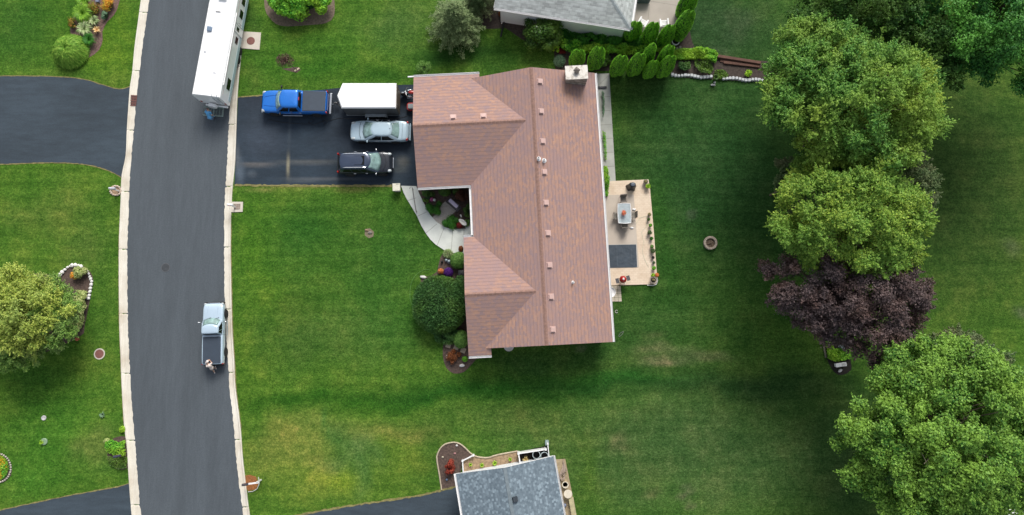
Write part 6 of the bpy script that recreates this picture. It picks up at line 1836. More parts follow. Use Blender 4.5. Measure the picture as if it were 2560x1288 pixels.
# white stone wall, stone by stone
wall_a, wall_b = (1676, 188), (1908, 203)
n = 29
proto = []
for k in range(3):
    o = MB().rbox((0, 0, .12), (.27, .27, .24), .06).build('wall_block', mat('white_block', S(206, 210, 212), .85, var=.18, scale=6, bump=.4)) if k == 0 else None
    proto.append(o)
src = proto[0]
for i in range(n):
    f = (i + .5) / n
    if 13 <= i <= 15: continue
    px, py = wall_a[0] + (wall_b[0] - wall_a[0]) * f, wall_a[1] + (wall_b[1] - wall_a[1]) * f + 1.5 * math.sin(i * .9)
    x, y, _ = P(px, py)
    o = src if i == 0 else src.copy()
    if i: link(o)
    o.location = (x, y, 0); o.rotation_euler = (0, 0, R(-4) + rnd.uniform(-.12, .12)); o.scale = (rnd.uniform(.82, 1.0), rnd.uniform(.8, 1.1), rnd.uniform(.8, 1.1))
    tag(o, 'white concrete block in the low wall between lawn and flower bed', 'block', 'white blocks of the low garden wall')
# timber edging
for i, (a, b, w_, hh, lb) in enumerate((((1792, 143), (1900, 160), .26, .3, 'upper reddish brown timber of the raised bed edge'), ((1808, 157), (1898, 167), .26, .16, 'lower reddish brown timber of the raised bed edge'), ((1800, 151), (1856, 157), .4, .1, 'short wide brown board between the two timbers'))):
    A_, B_ = Vector(P(*a)), Vector(P(*b)); c = (A_ + B_) / 2; d = B_ - A_
    o = MB().box((0, 0, hh / 2), (d.length, w_, hh)).build('timber_edging', mat('red_brown_timber', S(98, 68, 56), .85, var=.2, scale=2)); o.location = (c.x, c.y, 0); o.rotation_euler = (0, 0, math.atan2(d.y, d.x))
    o.modifiers.new('b', 'BEVEL').width = .02
    tag(o, lb, 'timber')
# white dog figurine and ball at the stone wall
orn('small white dog figure on the lawn just below the white block wall', 1782, 212, .15, [('figure', M_stone, lambda m: (m.ell((0, 0, .12), (.2, .1, .1), 10, 6), m.ell((.17, -.05, .16), (.08, .07, .08), 8, 5)))], 'dog_statue', 'statue')
orn('white ball ornament beside the dog figure', 1787, 206, .15, [('ball', M_white, lambda m: m.ell((0, 0, .1), (.1, .1, .1), 12, 8))])

# ring of white stones round the left bed
ring = [(139, 704), (147, 694), (152, 687), (157, 681), (163, 675), (170, 669), (176, 666), (182, 664), (190, 663), (197, 664), (204, 667), (219, 679), (223, 685), (225, 692), (228, 698), (230, 704), (229, 712), (227, 721), (226, 730), (224, 739), (222, 746)]
src = MB().ell((0, 0, .07), (.15, .13, .1), 12, 7, .08, rnd).build('edging_stone', mat('white_stone', S(226, 224, 220), .8, var=.1), smooth=True)
for i, (px, py) in enumerate(ring):
    x, y, _ = P(px, py); o = src if i == 0 else src.copy()
    if i: link(o)
    o.location = (x, y, 0); s_ = rnd.uniform(.75, 1.35); o.scale = (s_, s_ * rnd.uniform(.8, 1.1), s_); o.rotation_euler = (0, 0, rnd.uniform(0, 6))
    tag(o, 'white round stone in the ring around the mulched island bed', 'stone', 'white stones around the island bed')
x, y, _ = P(196, 848); o = MB().lathe([(.1, 0), (.14, .2), (.16, .22), (.1, .2)], n=14).build('flower_pot', M_terra); o.location = (x, y, 0); tag(o, 'small terracotta pot on the lawn below the left trees', 'pot')
o = MB().rbox((0, 0, .15), (.3, .3, .3), .05).build('garden_rock', mat('blue_grey_rock', S(120, 128, 150), .8)); x, y, _ = P(247, 5); o.location = (x, y, 0); tag(o, 'blue-grey rock at the top edge in the upper left bed', 'rock')
src = MB().ell((0, 0, .05), (.09, .08, .07), 9, 6, .1, rnd).build('edging_stone', mat('small_stone', S(190, 182, 170), .85), smooth=True)
for i in range(18):
    f = i / 17; a = R(-80 + 165 * f); x, y, _ = P(-6 + 34 * math.cos(a), 1170 + 36 * math.sin(a))
    o = src if i == 0 else src.copy()
    if i: link(o)
    o.location = (x, y, 0); o.rotation_euler = (0, 0, i)
    tag(o, 'little grey stone edging the flower bed cut by the left edge', 'stone', 'small stones around the flower bed at the left edge')

# fire pit
x, y, _ = P(1774.5, 608)
t = thing('fire_pit', 'round stone fire pit alone on the back lawn', 'fire pit', (x, y, 0))
for k in range(14):
    a = k / 14 * 2 * PI; b = (k + .93) / 14 * 2 * PI
    pp = [(math.cos(q) * r, math.sin(q) * r) for r, q in ((.4, a), (.58, a), (.58, b), (.4, b))]
    MB().prism(pp, 0, .26 + .01 * (k % 3)).build('stone', mat('tan_stone', S(172, 158, 142), .9, var=.2, scale=5), t)
MB().lathe([(.39, 0), (.39, .08), (.02, .1)], n=20).build('ash', mat('ash', S(116, 100, 84), .95, var=.4, scale=8), t)
mb = MB(); mb.tube([(-.2, -.1, .14), (.22, .1, .22)], .05, 7); mb.tube([(.15, -.2, .14), (.05, .22, .24)], .05, 7); mb.build('log', mat('charred_wood', S(120, 104, 86), .9, var=.4), t)
# stepping pavers by the patio
src = MB().rbox((0, 0, .03), (.27, .31, .05), .02).build('stepping_stone', mat('buff_paver', S(206, 196, 176), .9, var=.12))
first = True
for r_ in range(4):
    for c_ in range(3):
        x, y, _ = P(1530.5 + c_ * 8.6 + r_ * .7, 720 + r_ * 9.8)
        o = src if first else src.copy()
        if not first: link(o)
        first = False
        o.location = (x, y, .0); o.rotation_euler = (0, 0, HA + rnd.uniform(-.03, .03))
        tag(o, 'small square buff paver in the block beside the patio corner', 'paver', 'buff pavers by the patio corner')
x, y, _ = P(1526, 731, 1.6)
t = thing('satellite_dish', 'round white satellite dish peeking from under the right eave by the pavers', 'satellite dish', (x, y, 0), HA)
MB().lathe([(.02, 1.5), (.3, 1.56), (.42, 1.68), (.43, 1.68), (.3, 1.53), (.02, 1.47)], n=26).build('dish', M_white, t); MB().tube([(0, 0, 0), (0, 0, 1.5)], .03, 8).build('pole', M_alu, t)
x, y, _ = P(1272, 866, 1.6)
t = thing('satellite_dish', 'white round dish peeking from under the bottom eave of the house', 'satellite dish', (x, y, 0), HA)
MB().lathe([(.02, 1.5), (.25, 1.54), (.4, 1.62), (.41, 1.62), (.25, 1.5), (.02, 1.47)], n=26).build('dish', M_white, t); MB().tube([(0, 0, 0), (0, 0, 1.5)], .03, 8).build('pole', M_alu, t)
# hose ring and bent wire on the back lawn
x, y, _ = P(1541, 779); mb = MB(); mb.tube([(math.cos(a) * .1, math.sin(a) * .12, .04) for a in np.linspace(.5, 5.9, 14)], .02, 6); o = mb.build('pipe_loop', M_stone); o.location = (x, y, 0); tag(o, 'tiny pale horseshoe loop on the lawn by the lower right eave', 'pipe')
x, y, _ = P(1552, 835); mb = MB(); mb.tube([(-.22, -.2, .03), (-.05, .08, .03), (.25, .22, .03)], .018, 5); mb.tube([(-.15, -.25, .03), (.1, -.05, .03), (.22, .15, .03)], .018, 5); o = mb.build('downspout_rack', mat('grey_trim', S(120, 120, 120))); o.location = (x, y, 0); tag(o, 'thin grey bent rods on the lawn off the lower right eave', 'rods')

# ---- patio furniture
x, y, _ = P(1560.5, 534, .74)
t = thing('patio_table', 'rectangular glass topped patio table with a pale rim', 'table', (x, y, .096), HA * .3)
def bowed(w, l, z0, z1, e=0):
    pts = []
    for sx, sy in ((1, 1), (-1, 1), (-1, -1), (1, -1)):
        pass
    for k in range(7): pts.append((-w / 2 + w * k / 6, -l / 2 - e * math.sin(PI * k / 6)))
    for k in range(1, 7): pts.append((w / 2 + e * math.sin(PI * k / 6), -l / 2 + l * k / 6))
    for k in range(1, 7): pts.append((w / 2 - w * k / 6, l / 2 + e * math.sin(PI * k / 6)))
    for k in range(1, 6): pts.append((-w / 2 - e * math.sin(PI * k / 6), l / 2 - l * k / 6))
    return pts
MB().prism(bowed(1.02, 1.62, 0, 0, .04), .71, .73).build('tabletop', mat('frosted_glass', S(176, 188, 192), .12, coat=.5, bump=0), t)
rim = [(p[0], p[1], .735) for p in bowed(1.04, 1.64, 0, 0, .04)]; MB().tube(rim + [rim[0]], .03, 6).build('rim', M_white, t)
for sx in (-.42, .42):
    for sy in (-.7, .7): MB().tube([(sx, sy, .7), (sx * 1.05, sy * 1.02, 0)], .025, 6).build('leg', M_white, t)
def mesh_chair(label, px, py, rz, m):
    x, y, _ = P(px, py, .45); t = thing('patio_chair', label, 'chair', (x, y, .096), rz, 'mesh chairs around the patio table')
    f = MB()
    for s_ in (-.27, .27):
        f.tube([(s_, -.25, 0), (s_, -.22, .42), (s_, -.24, .62), (s_, .2, .64), (s_, .3, .45)], .016, 6)
        f.tube([(s_, .28, 0), (s_, .22, .42), (s_, .34, .92)], .016, 6)
    f.tube([(-.27, .34, .92), (.27, .34, .92)], .016, 6); f.tube([(-.27, -.22, .42), (.27, -.22, .42)], .016, 6)
    f.build('frame', M_rail, t)
    MB().box((0, 0, .42), (.5, .46, .015)).build('seat', m, t)
    MB().box((0, .28, .67), (.5, .015, .5), tilt=('X', -.24)).build('backrest', m, t)
M_mesh = mat('grey_mesh', S(132, 126, 116), .8, var=.15, scale=20)
mesh_chair('mesh patio chair at the upper end of the glass table, angled out', 1558, 499, R(4), M_mesh)
mesh_chair('mesh patio chair at the lower end of the glass table', 1561, 563, R(180), M_mesh)
mesh_chair('mesh patio chair on the house side of the glass table', 1542, 541, R(90), M_mesh)
mesh_chair('mesh patio chair on the lawn side of the glass table', 1581, 538, R(-90), M_mesh)
x, y, _ = P(1559, 533, .9)
t = thing('flower_vase', 'vase of coral red flowers in the middle of the patio table', 'flowers', (x, y, .83))
MB().lathe([(.06, 0), (.08, .1), (.05, .2)], n=14).build('vase', M_stone, t)
rng = np.random.default_rng(4); d = sph(260, rng, -.1); quads('blossoms', leaf_quads(d * np.array([.24, .28, .14]) * rng.uniform(.4, 1, (260, 1)) + np.array([0, 0, .26]), d + rng.normal(size=d.shape) * .3, .09, .07, rng), leafmat('petal_coral', G(210, 70, 50), G(236, 150, 120), G(110, 140, 70), patch=8), t)
for px, py, lb in ((1585, 524, 'crumpled white cloth hanging by the lawn side chair'), (1579, 570, 'crumpled white cloth on the patio below the glass table')):
    x, y, _ = P(px, py, .1); o = MB().ell((0, 0, .05), (.17, .09, .05), 12, 6, .2, rnd).build('cloth', M_white, smooth=True); o.location = (x, y, .096); tag(o, lb, 'cloth')
# covered black grill
x, y, _ = P(1580, 464.5, .6)
t = thing('covered_grill', 'kettle shaped grill under a black cover on the upper patio corner', 'grill', (x, y, .09))
mb = MB(); pr = []
vs = []; m = 28
for z, r_, wv2 in ((0, .43, .14), (.25, .38, .1), (.6, .31, .04), (.85, .27, .01), (.95, .25, 0), (.98, .22, 0)):
    for k in range(m):
        a = 2 * PI * k / m; q = r_ * (1 + wv2 * math.sin(5 * a)); vs.append((q * math.cos(a), q * math.sin(a) * .82, z))
fs = [(i * m + k, i * m + (k + 1) % m, (i + 1) * m + (k + 1) % m, (i + 1) * m + k) for i in range(5) for k in range(m)] + [tuple(range(5 * m, 6 * m))]
mb.add(vs, fs); mb.build('cover', mat('black_vinyl', S(42, 44, 50), .45, var=.15), t, smooth=True)
MB().lathe([(.2, .97), (.2, 1.0), (.17, 1.03), (.02, 1.05)], n=22, sy=.85).build('lid', mat('grey_lid', S(84, 92, 104), .4), t)
# red kamado grill
x, y, _ = P(1557, 699, .8)
t = thing('kamado_grill', 'round red ceramic grill with two dark side shelves', 'grill', (x, y, .09), R(14))
MB().lathe([(.16, .35), (.26, .5), (.3, .7), (.31, .78)], n=24).build('bowl', M_red, t, smooth=True)
MB().lathe([(.31, .79), (.29, .92), (.2, 1.06), (.08, 1.12), (.02, 1.125)], n=24).build('dome', M_red, t, smooth=True)
MB().lathe([(.09, 1.1), (.09, 1.17), (.05, 1.2), (.02, 1.2)], n=14).build('vent_cap', M_stone, t)
for s_ in (-1, 1): MB().box((s_ * .47, 0, .74), (.28, .42, .03)).build('shelf', mat('shelf_grey', S(80, 78, 82), .6), t)
mb = MB()
for k in range(4):
    a = PI / 4 + k * PI / 2; mb.tube([(.28 * math.cos(a), .28 * math.sin(a), 0), (.24 * math.cos(a), .24 * math.sin(a), .6)], .018, 6)
mb.build('stand', M_black, t)
MB().tube([(-.1, -.33, .84), (-.1, -.38, .86), (.1, -.38, .86), (.1, -.33, .84)], .014, 5).build('handle', M_chrome, t)
# hot tub cover
tb = W2([(1488, 614), (1589.5, 612), (1592, 668), (1490, 670)])
cx_, cy_ = sum(p[0] for p in tb) / 4, sum(p[1] for p in tb) / 4
t = thing('pool_cover', 'dark blue rectangular cover of the sunken pool beside the house', 'pool cover', (cx_, cy_, .096))
loc = [(p[0] - cx_, p[1] - cy_) for p in tb]
s = NT('pool_cover_vinyl'); co = s.n('TexCoord').outputs['Object']
s.l(s.ramp(s.noise(co, 1.6, 6, .7), [(0.3, S(42, 54, 66)), (0.7, S(60, 74, 86))]), s.b.inputs['Base Color']); s.b.inputs['Roughness'].default_value = .55; s.bump(s.noise(co, 2.2, 4), .5, .08)
MB().prism(loc, 0, .05).build('cover', s.m, t)
MB().prism([(p[0] * 1.012, p[1] * 1.02) for p in loc], 0, .03).build('frame', M_alu, t)
mb = MB(); mb.tube([(-1.6, -.5, .055), (-.2, -.35, .055), (1.6, -.75, .055)], .006, 5); mb.tube([(1.25, .85, .06), (1.35, -.8, .06)], .008, 5); mb.tube([(.05, .9, .055), (.1, -.9, .055)], .008, 5); mb.build('cord', mat('grey_cord', S(96, 106, 114), .7), t)
# pots along the patio edge, each with its own plant
def pot(label, px, py, r_, plant, lm, seed, hgt=.3, potm=None):
    x, y, _ = P(px, py, .25)
    t = thing('potted_plant', label, 'potted plant', (x, y, .09), 0, 'pots along the patio edge')
    MB().lathe([(r_ * .65, 0), (r_, hgt * .9), (r_ * 1.08, hgt * .9), (r_ * 1.08, hgt), (r_ * .85, hgt), (r_ * .8, hgt * .85)], n=18).build('pot', potm or M_terra, t)
    MB().lathe([(r_ * .86, hgt * .86), (r_ * .86, hgt * .9), (.01, hgt * .9)], n=14).build('soil', M_soil, t)
    if plant:
        rng = np.random.default_rng(seed); n = int(260 * plant); d = sph(n, rng, 0)
        quads('plant', leaf_quads(d * r_ * plant * rng.uniform(.3, 1.1, (n, 1)) + np.array([0, 0, hgt]), d + rng.normal(size=d.shape) * .5, .11, .06, rng), lm, t)
    return t
M_gp = mat('grey_pot', S(150, 140, 128), .8); M_dp = mat('dark_pot', S(72, 62, 58), .8); M_bp = mat('blue_pot', S(110, 124, 128), .5)
L_dry = leafmat('leaf_dry', G(120, 112, 80), G(176, 166, 120))
pot('grey round pot with bare stems on the upper patio corner', 1613, 456, .2, .7, L_dry, 1, .4, M_gp)
pot('pot with yellow green leaves just below the upper corner pot', 1619, 467, .15, 1.5, L_lime, 2, .3, M_terra)
pot('grey pot with dry stems, first of the edge row', 1623, 537, .14, 1.0, L_dry, 3, .3, M_gp)
pot('grey pot with a dark plant, second of the edge row', 1621, 549, .12, 1.0, L_holly, 4, .28, M_gp)
pot('pot with bright green round plant, third of the edge row', 1625.5, 564, .13, 1.1, L_limeg, 5, .28, M_gp)
pot('wide grey-brown pot with trailing leaves over the edge', 1623, 582, .17, 1.2, L_dull, 6, .34, M_gp)
pot('pot with a deep green round plant, fifth of the edge row', 1628, 597, .13, 1.1, L_cover, 7, .28, M_dp)
pot('pot with pale green leaves above the cluster of edge pots', 1629, 617, .12, 1.3, L_box, 8, .28, M_gp)
pot('brown pot with big dry-green plant in the cluster', 1631, 628, .16, 1.4, L_dull, 9, .3, M_dp)
pot('dark empty pot with reddish soil in the edge row', 1632, 644.5, .13, 0, None, 10, .28, M_dp)
pot('grey-blue pot with a small plant below the dark empty pot', 1634, 657, .12, .8, L_dull, 11, .28, M_bp)
pot('low pot with mint green leaves near the lower patio corner', 1634, 671, .13, 1.3, L_limeg, 12, .25, M_bp)
pot('pot with green leaves next to the orange flower', 1632, 689, .14, 1.3, L_lime, 13, .28, M_gp)
pot('small pot with a star-shaped orange flower at the lower patio corner', 1641, 688, .09, 1.9, L_or, 14, .3, M_gp)
pot('large grey round pot on the lower patio corner', 1632, 701, .26, .5, L_dry, 15, .4, M_gp)
o = MB().tube(resample([P(px, py, .11) for px, py in ((1590, 560), (1600, 545), (1612, 541), (1622, 541), (1618, 552), (1617, 566), (1604, 580), (1610, 605), (1606, 625), (1612, 650), (1622, 668))], .3), .012, 5).build('garden_hose', mat('clear_hose', S(206, 214, 190), .4))
tag(o, 'thin pale hose winding across the tan patio border', 'hose')
o = MB().tube(resample([P(px, py, .11) for px, py in ((1642, 690), (1644, 702), (1641, 711), (1632, 714), (1618, 713))], .2), .03, 6).build('downpipe', M_white); tag(o, 'white pipe bent round the lower corner of the patio', 'pipe')

# bench and oval stone under the purple tree
x, y, _ = P(2103, 912, .42)
t = thing('garden_bench', 'small white slatted bench below the hosta patch', 'bench', (x, y, 0), R(8))
MB().rbox((0, 0, .42), (.9, .32, .06), .03).build('seat', M_white, t)
for sx in (-.35, .35): MB().box((sx, 0, .2), (.08, .26, .4)).build('leg', M_white, t)
mb = MB()
for k in range(6): mb.box((.05 + k * .06, .0, .453), (.02, .24, .006))
mb.build('lettering_slots', mat('grey_trim', S(120, 120, 120)), t)
x, y, _ = P(2101, 927, .1); o = MB().ell((0, 0, .06), (.2, .12, .08), 14, 7).build('oval_stone', M_stone, smooth=True); o.location = (x, y, 0); o.rotation_euler = (0, 0, R(38)); tag(o, 'white oval stone on the soil below the small white bench', 'stone')
x, y, _ = P(2107, 867, .5)
t = thing('birdbath', 'round blue grey birdbath at the edge of the purple tree', 'birdbath', (x, y, 0))
MB().lathe([(.16, 0), (.07, .12), (.06, .5), (.2, .58), (.22, .62), (.18, .61), (.02, .58)], n=22).build('bowl', mat('bluegrey_stone', S(118, 138, 142), .7), t)
o = MB().box((0, 0, .06), (.12, 1.5, .12)).build('timber_edging', mat('grey_timber', S(128, 122, 104), .9)); x, y, _ = P(2060, 872); o.location = (x, y, 0); o.rotation_euler = (0, 0, R(8)); tag(o, 'grey weathered timber on the left side of the hosta patch', 'timber')

# ---- the neighbour's yard at the bottom
tag(MB().sheet(W2([(1103, 1226), (1098, 1185), (1092, 1155), (1092, 1140), (1100, 1122), (1115, 1110), (1133, 1106), (1150, 1110), (1168, 1124), (1180, 1136), (1192, 1141), (1180, 1150), (1157, 1150), (1150, 1190), (1160, 1215)]), .014).build('mulch_bed', M_mulch), kind='structure')
tag(MB().sheet(W2([(1157, 1152), (1185, 1137), (1205, 1144), (1225, 1143), (1250, 1135), (1295, 1128), (1302, 1165), (1230, 1190), (1160, 1195)]), .018).build('mulch_bed', mat('dry_tan_mulch', S(160, 136, 108), .95, var=.35, scale=5)), kind='structure')
tag(MB().sheet(W2([(1296, 1130), (1365, 1115), (1372, 1150), (1300, 1170)]), .022).build('mulch_bed', M_soil), kind='structure')
tag(MB().prism(W2([(1385, 1149), (1413, 1147), (1428, 1222), (1441, 1295), (1450, 1400), (1400, 1400), (1388, 1200)]), -.02, .04).build('patio', mat('straw_strip', S(170, 152, 122), .95, var=.25, scale=3)), kind='structure')
pts = [P(px, py, .05) for px, py in ((1104, 1225), (1099, 1190), (1093, 1155), (1092, 1142), (1099, 1124), (1112, 1111), (1134, 1106), (1150, 1110), (1164, 1121), (1176, 1133), (1190, 1141), (1206, 1144), (1222, 1144), (1245, 1137), (1294, 1128))]
tag(MB().tube(resample(pts, .25), .06, 6).build('bed_edging', mat('tan_edging', S(190, 176, 152), .9)), 'curved tan concrete edging round the neighbour mulch bed', 'edging')
def vfence(label, pts, hgt, w=.07):
    x, y, _ = P(*pts[0]); t = thing('low_fence', label, 'fence', (x, y, 0))
    loc = [Vector(P(*p)) - Vector((x, y, 0)) for p in pts]
    for a, b in zip(loc[:-1], loc[1:]):
        d = b - a; q = Vector((-d.y, d.x, 0)).normalized() * w / 2
        MB().prism([tuple((a + q).xy), tuple((b + q).xy), tuple((b - q).xy), tuple((a - q).xy)], .05, hgt).build('panel', M_white, t)
    for p in loc:
        MB().box((p.x, p.y, hgt / 2 + .03), (w * 1.8, w * 1.8, hgt + .06)).build('post', M_white, t)
vfence('low white border fence at the left of the tan mulch strip', [(1184, 1137), (1157, 1151), (1159, 1185)], .35, .08)
vfence('white vinyl screen around the two bins', [(1363, 1120), (1296, 1130), (1301, 1160)], .9, .09)
vfence('white vinyl screen panel on the lawn side of the bins', [(1368, 1106), (1372, 1144)], .9, .07)
o = MB().rbox((0, 0, .25), (.28, .4, .5), .04).build('splash_block', mat('pale_aqua', S(150, 170, 168), .8)); x, y, _ = P(1367, 1106); o.location = (x, y, 0); tag(o, 'pale grey block at the top of the white bin screen', 'block')
def bin_(label, px, py):
    x, y, _ = P(px, py, .8); t = thing('rubbish_bin', label, 'bin', (x, y, 0))
    MB().lathe([(.24, 0), (.27, .78), (.31, .8), (.31, .84), (.26, .84), (.24, .1), (.01, .08)], n=26).build('barrel', M_black, t)
    MB().lathe([(.3, .8), (.325, .82), (.325, .85), (.28, .855), (.28, .8)], n=26, cap=False).build('rim', mat('grey_rim', S(170, 184, 186), .6), t)
bin_('open round bin with pale rim nearer the curved bed', 1341, 1137)
bin_('open round bin with pale rim against the screen panel', 1361, 1140)
blades('dry_grass', 'tuft of dry straw coloured grass inside the bin enclosure', 1314, 1148, 10, .4, leafmat('leaf_straw', G(190, 170, 110), G(226, 206, 150)), 90, 260, w=.03, droop=.9)
for i, (px, py, m, lb) in enumerate(((1137, 1134, 'pinkish_block', 'pink stone in the curved mulch bed'), (1107, 1143, 'buff_rock', 'buff stone near the left edge of the curved mulch bed'), (1117, 1199, 'blue_rock', 'small blue-grey stone below the red maple'), (1142, 1114, 'pale_stone', 'tiny white marker at the top of the curved mulch bed'))):
    x, y, _ = P(px, py); mm = mat('pinkish_block', S(176, 130, 130), .9) if m == 'pinkish_block' else _mc[m]
    o = MB().ell((0, 0, .04), (.1, .09, .08), 9, 6, .1, rnd).build('garden_rock', mm, smooth=True); o.location = (x, y, 0); tag(o, lb, 'rock')
x, y, _ = P(1405, 1180)
mb = MB()
for k in range(7):
    a = rnd.uniform(0, 6.28); mb.tube([(.05 * k - .2, -.9 + .25 * k, .1), (-.25 + .1 * k, -.2 + .05 * k, .2), (.1 + .05 * math.sin(k * 2), .5 + .08 * k, .12)], [.03, .05, .02], 6)
for k in range(4): mb.tube([(.25 * math.cos(q + k) * (.4 + .15 * k), -.3 + .35 * math.sin(q + k) * (.5 + .15 * k), .2 + .02 * k) for q in np.linspace(0, 5, 9)], .028, 5)
o = mb.build('driftwood', mat('driftwood_grey', S(168, 150, 136), .9, var=.3)); o.location = (x, y, .04); tag(o, 'tangle of grey driftwood on the strip beside the blue-grey roof', 'driftwood')
x, y, _ = P(1413, 1212, .35); t = thing('planter', 'cream rimmed round planter with black inside beside the blue-grey roof', 'planter', (x, y, .04))
MB().lathe([(.18, 0), (.24, .34), (.27, .36), (.27, .39), (.21, .39), (.19, .2)], n=24).build('tub', mat('cream_paint', S(226, 216, 196), .6), t); MB().lathe([(.19, .18), (.19, .2), (.02, .2)], n=18).build('soil', M_black, t)
x, y, _ = P(1420, 1235, .55); t = thing('side_table', 'round cream garden side table below the black planter', 'table', (x, y, .04))
MB().lathe([(.33, .5), (.34, .52), (.34, .55), (.02, .56)], n=28).build('tabletop', mat('cream_paint', S(226, 216, 196), .6), t)
MB().tube([(0, 0, 0), (0, 0, .5)], .04, 8).build('leg', mat('cream_paint', S(226, 216, 196), .6), t)
x, y, _ = P(1431, 1266, .4); t = thing('garden_bench', 'weathered cream plank bench below the round side table', 'bench', (x, y, .04), R(-80))
MB().box((0, 0, .4), (1.4, .4, .06)).build('seat', mat('weathered_plank', S(188, 178, 140), .9, var=.2), t)
for sx in (-.55, .55): MB().box((sx, 0, .2), (.08, .34, .38)).build('leg', mat('weathered_plank', S(188, 178, 140)), t)
x, y, _ = P(1412, 1263, .1); o = MB().ell((0, 0, .12), (.14, .16, .14), 10, 7, .1, rnd).build('garden_rock', mat('blue_grey_rock', S(120, 128, 150), .8), smooth=True); o.location = (x, y, .04); tag(o, 'blue-grey rock between the plank bench and the blue-grey roof', 'rock')
x, y, _ = P(2545, 1282, .4); o = MB().rbox((0, 0, .4), (1.6, .5, .1), .04).build('garden_bench', M_white); o.location = (x, y, 0); tag(o, 'white flat bench top cut by the bottom right corner', 'bench')

# ---- people
def remesh(o, v=.012):
    m = o.modifiers.new('remesh', 'REMESH'); m.mode = 'VOXEL'; m.voxel_size = v; m.use_smooth_shade = True
    s2 = o.modifiers.new('sm', 'SMOOTH'); s2.iterations = 2; s2.factor = .4
def person(label, root_loc, J, shirt, trousers, shoes, hair, hat=None, sleeve=.75, rz=0, shorts=None):
    """J: joints in local metres. One fused body; clothing grown round it."""
    t = thing('person', label, 'person', root_loc, rz)
    b = MB(); V_ = {k: Vector(v) for k, v in J.items()}
    def lb(a, c, r0, r1, n=5, mb=b):
        a, c = V_[a] if isinstance(a, str) else a, V_[c] if isinstance(c, str) else c
        mb.tube([a.lerp(c, i / n) for i in range(n + 1)], [r0 + (r1 - r0) * i / n for i in range(n + 1)], 10)
        mb.ell(a, (r0, r0, r0), 10, 6); mb.ell(c, (r1, r1, r1), 10, 6)
    lb('hip', 'waist', .145, .13); lb('waist', 'chest', .13, .16); lb('chest', 'neck', .15, .06); lb('neck', 'head', .055, .06)
    lb('shL', 'shR', .06, .06)
    hd = V_['head']; fwd = Vector(J['face']).normalized(); upv = (hd - V_['neck']).normalized(); sd = fwd.cross(upv).normalized()
    b.ell(hd, (.085, .1, .115), 14, 10)
    b.ell(hd + fwd * .1, (.018, .018, .024), 8, 5)                       # nose
    b.ell(hd + fwd * .075 - upv * .075, (.04, .03, .03), 8, 5)           # chin
    for s_ in (-1, 1): b.ell(hd + sd * s_ * .088, (.018, .02, .032), 8, 5)   # ears
    for S_ in ('L', 'R'):
        lb('sh' + S_, 'el' + S_, .052, .04); lb('el' + S_, 'wr' + S_, .04, .028)
        w = V_['wr' + S_]; d = (w - V_['el' + S_]).normalized(); q = d.cross(Vector((0, 0, 1)))
        q = q.normalized() if q.length > .1 else Vector((1, 0, 0)); dn = d.cross(q).normalized()
        pm = w + d * .05
        b.ell(w + d * .045, (.035, .035, .03), 10, 6)
        lb(w, w + d * .08, .027, .032)
        for i, (o_, L_) in enumerate(((-.03, .062), (-.01, .075), (.01, .07), (.03, .055))):
            a0 = w + d * .075 + q * o_; a1 = a0 + d * L_ * .5 + dn * .008; a2 = a1 + d * L_ * .35 + dn * .026
            b.tube([a0, a1, a2], [.0095, .009, .007], 6)
        a0 = w + d * .03 + q * (-.032 if S_ == 'L' else .032); a1 = a0 + d * .03 + q * (-.02 if S_ == 'L' else .02); b.tube([a0, a1, a1 + d * .025 + dn * .012], [.012, .0105, .008], 6)
        lb('hp' + S_, 'kn' + S_, .085, .06); lb('kn' + S_, 'an' + S_, .058, .038)
        f = Vector(J['foot']).normalized(); an = V_['an' + S_]
        lb(an, an + f * .15 + Vector((0, 0, -.035)), .038, .03)
    bo = b.build('body', M_skin, t); remesh(bo, .011)
    e = MB()
    for s_ in (-1, 1): e.ell(hd + fwd * .088 + sd * s_ * .033 + upv * .012, (.011, .011, .009), 8, 5)
    e.build('eyes', M_black, t, smooth=True)
    mo = MB().ell(hd + fwd * .098 - upv * .048, (.02, .012, .006), 8, 5); mo.build('mouth', mat('lips', S(168, 96, 88), .5), t, smooth=True)
    s_ = MB()
    lb('hip', 'waist', .165, .15, mb=s_); lb('waist', 'chest', .15, .175, mb=s_); lb(V_['chest'], V_['chest'].lerp(V_['neck'], .75), .17, .08, mb=s_); lb('shL', 'shR', .078, .078, mb=s_)
    for S_ in ('L', 'R'): lb(V_['sh' + S_], V_['sh' + S_].lerp(V_['el' + S_], sleeve), .075, .062, mb=s_)
    o = s_.build('shirt', shirt, t); remesh(o, .016)
    p_ = MB(); lb('hip', 'hpL', .15, .12, mb=p_); lb('hip', 'hpR', .15, .12, mb=p_)
    for S_ in ('L', 'R'):
        if shorts: lb(V_['hp' + S_], V_['hp' + S_].lerp(V_['kn' + S_], shorts), .11, .09, mb=p_)
        else: lb('hp' + S_, 'kn' + S_, .11, .08, mb=p_); lb(V_['kn' + S_], V_['kn' + S_].lerp(V_['an' + S_], .95), .078, .062, mb=p_)
    o = p_.build('trousers', trousers, t); remesh(o, .016)
    for S_ in ('L', 'R'):
        q_ = MB(); f = Vector(J['foot']).normalized(); an = V_['an' + S_]; g = Vector((0, 0, -.03))
        lb(an + g - f * .05, an + g + f * .19, .05, .042, mb=q_)
        o = q_.build('shoe', shoes, t); remesh(o, .014)
    hh_ = MB().ell(hd + upv * .03 - fwd * .022, (.098, .108, .108), 14, 9); hh_.build('hair', hair, t, smooth=True)
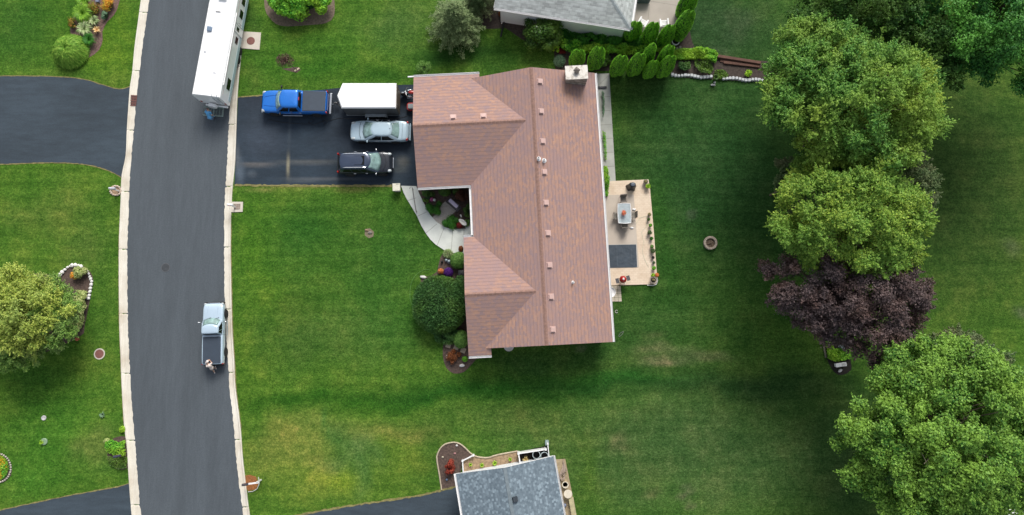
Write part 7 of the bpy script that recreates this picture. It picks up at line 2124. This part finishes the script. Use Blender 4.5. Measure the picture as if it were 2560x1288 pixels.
    if hat:
        h_ = MB(); c = hd + upv * .07
        vs = []; N = 20
        for r_, z_ in ((.17, -.01), (.165, .0), (.105, .01), (.1, .07), (.06, .1), (.01, .105)):
            for k in range(N):
                a = 2 * PI * k / N; vs.append(c + (sd * math.cos(a) + fwd * math.sin(a)) * r_ + upv * z_)
        h_.add(vs, [(i * N + k, i * N + (k + 1) % N, (i + 1) * N + (k + 1) % N, (i + 1) * N + k) for i in range(5) for k in range(N)] + [tuple(range(5 * N, 6 * N))])
        h_.build('hat', hat, t, smooth=True)
    return t
# man in blue bending over the carrier rack
fx, fy, _ = P(536, 294)
def rel(px, py, z): a = P(px, py, z); return (a[0] - fx, a[1] - fy, z)
J = dict(head=rel(519, 273, 1.42), face=(.35, .5, -.75), neck=rel(519.5, 278, 1.36), chest=rel(519.5, 283, 1.26), waist=rel(522, 290, 1.05), hip=rel(524.5, 294, .93),
         shL=rel(513.5, 280.5, 1.32), shR=rel(525.5, 281, 1.3), elL=rel(516, 275, 1.05), elR=rel(529.5, 286, 1.08), wrL=rel(524, 277, .86), wrR=rel(532, 288.5, .84),
         hpL=rel(521.5, 295, .9), hpR=rel(527, 293, .88), knL=rel(527.5, 297.5, .5), knR=rel(531, 293.5, .5), anL=(-.06, -.16, .09), anR=(.12, .14, .09), foot=(.45, .7, 0))
person('man in a light blue shirt and jeans bending over the rack behind the camper', (fx, fy, .012), J, mat('sky_blue_cotton', S(96, 168, 220), .85, var=.08, scale=6), mat('washed_denim', S(120, 158, 196), .9, var=.12, scale=9), M_black, mat('grey_brown_hair', S(112, 92, 86), .9))
fx, fy, _ = P(538, 927.5)
J = dict(head=rel(518.5, 906.5, 1.4), face=(.25, .6, -.7), neck=rel(520.5, 912, 1.36), chest=rel(523.5, 914, 1.26), waist=rel(527, 917, 1.06), hip=rel(529, 920, .93),
         shL=rel(517.5, 916.5, 1.3), shR=rel(526.5, 910, 1.3), elL=rel(515, 905, 1.24), elR=rel(530, 907.5, 1.22), wrL=rel(519.5, 902, 1.27), wrR=rel(525.5, 902.5, 1.26),
         hpL=rel(528, 922.5, .9), hpR=rel(531, 918.5, .9), knL=rel(532.5, 925, .5), knR=rel(534.5, 919, .5), anL=(-.02, -.12, .09), anR=(.08, .22, .09), foot=(-.3, .9, 0))
person('person in pale shirt, shorts and white hat leaning on the silver pickup tailgate', (fx, fy, .012), J, mat('cream_cotton', S(222, 208, 200), .85, var=.06), mat('grey_beige_shorts', S(164, 150, 142), .9, var=.1), mat('white_shoe', S(226, 222, 218), .6), mat('grey_brown_hair', S(112, 92, 86), .9), hat=mat('white_hat', S(228, 224, 222), .8), shorts=.75)
# pale cable on the driveway and the kerb stain patch
o = MB().tube(resample([P(px, py, .03) for px, py in ((668, 298), (700, 305), (740, 309), (772, 310), (785, 304), (778, 298), (770, 306), (782, 313), (800, 306), (812, 300), (818, 306), (812, 311), (806, 304), (824, 302), (848, 296), (880, 297), (985, 297), (1032, 286))], .25), .022, 5).build('extension_cable', mat('black_cable', S(26, 28, 32), .6))
tag(o, 'black cable snaking across the driveway beside the blue pickup and sedan', 'cable')
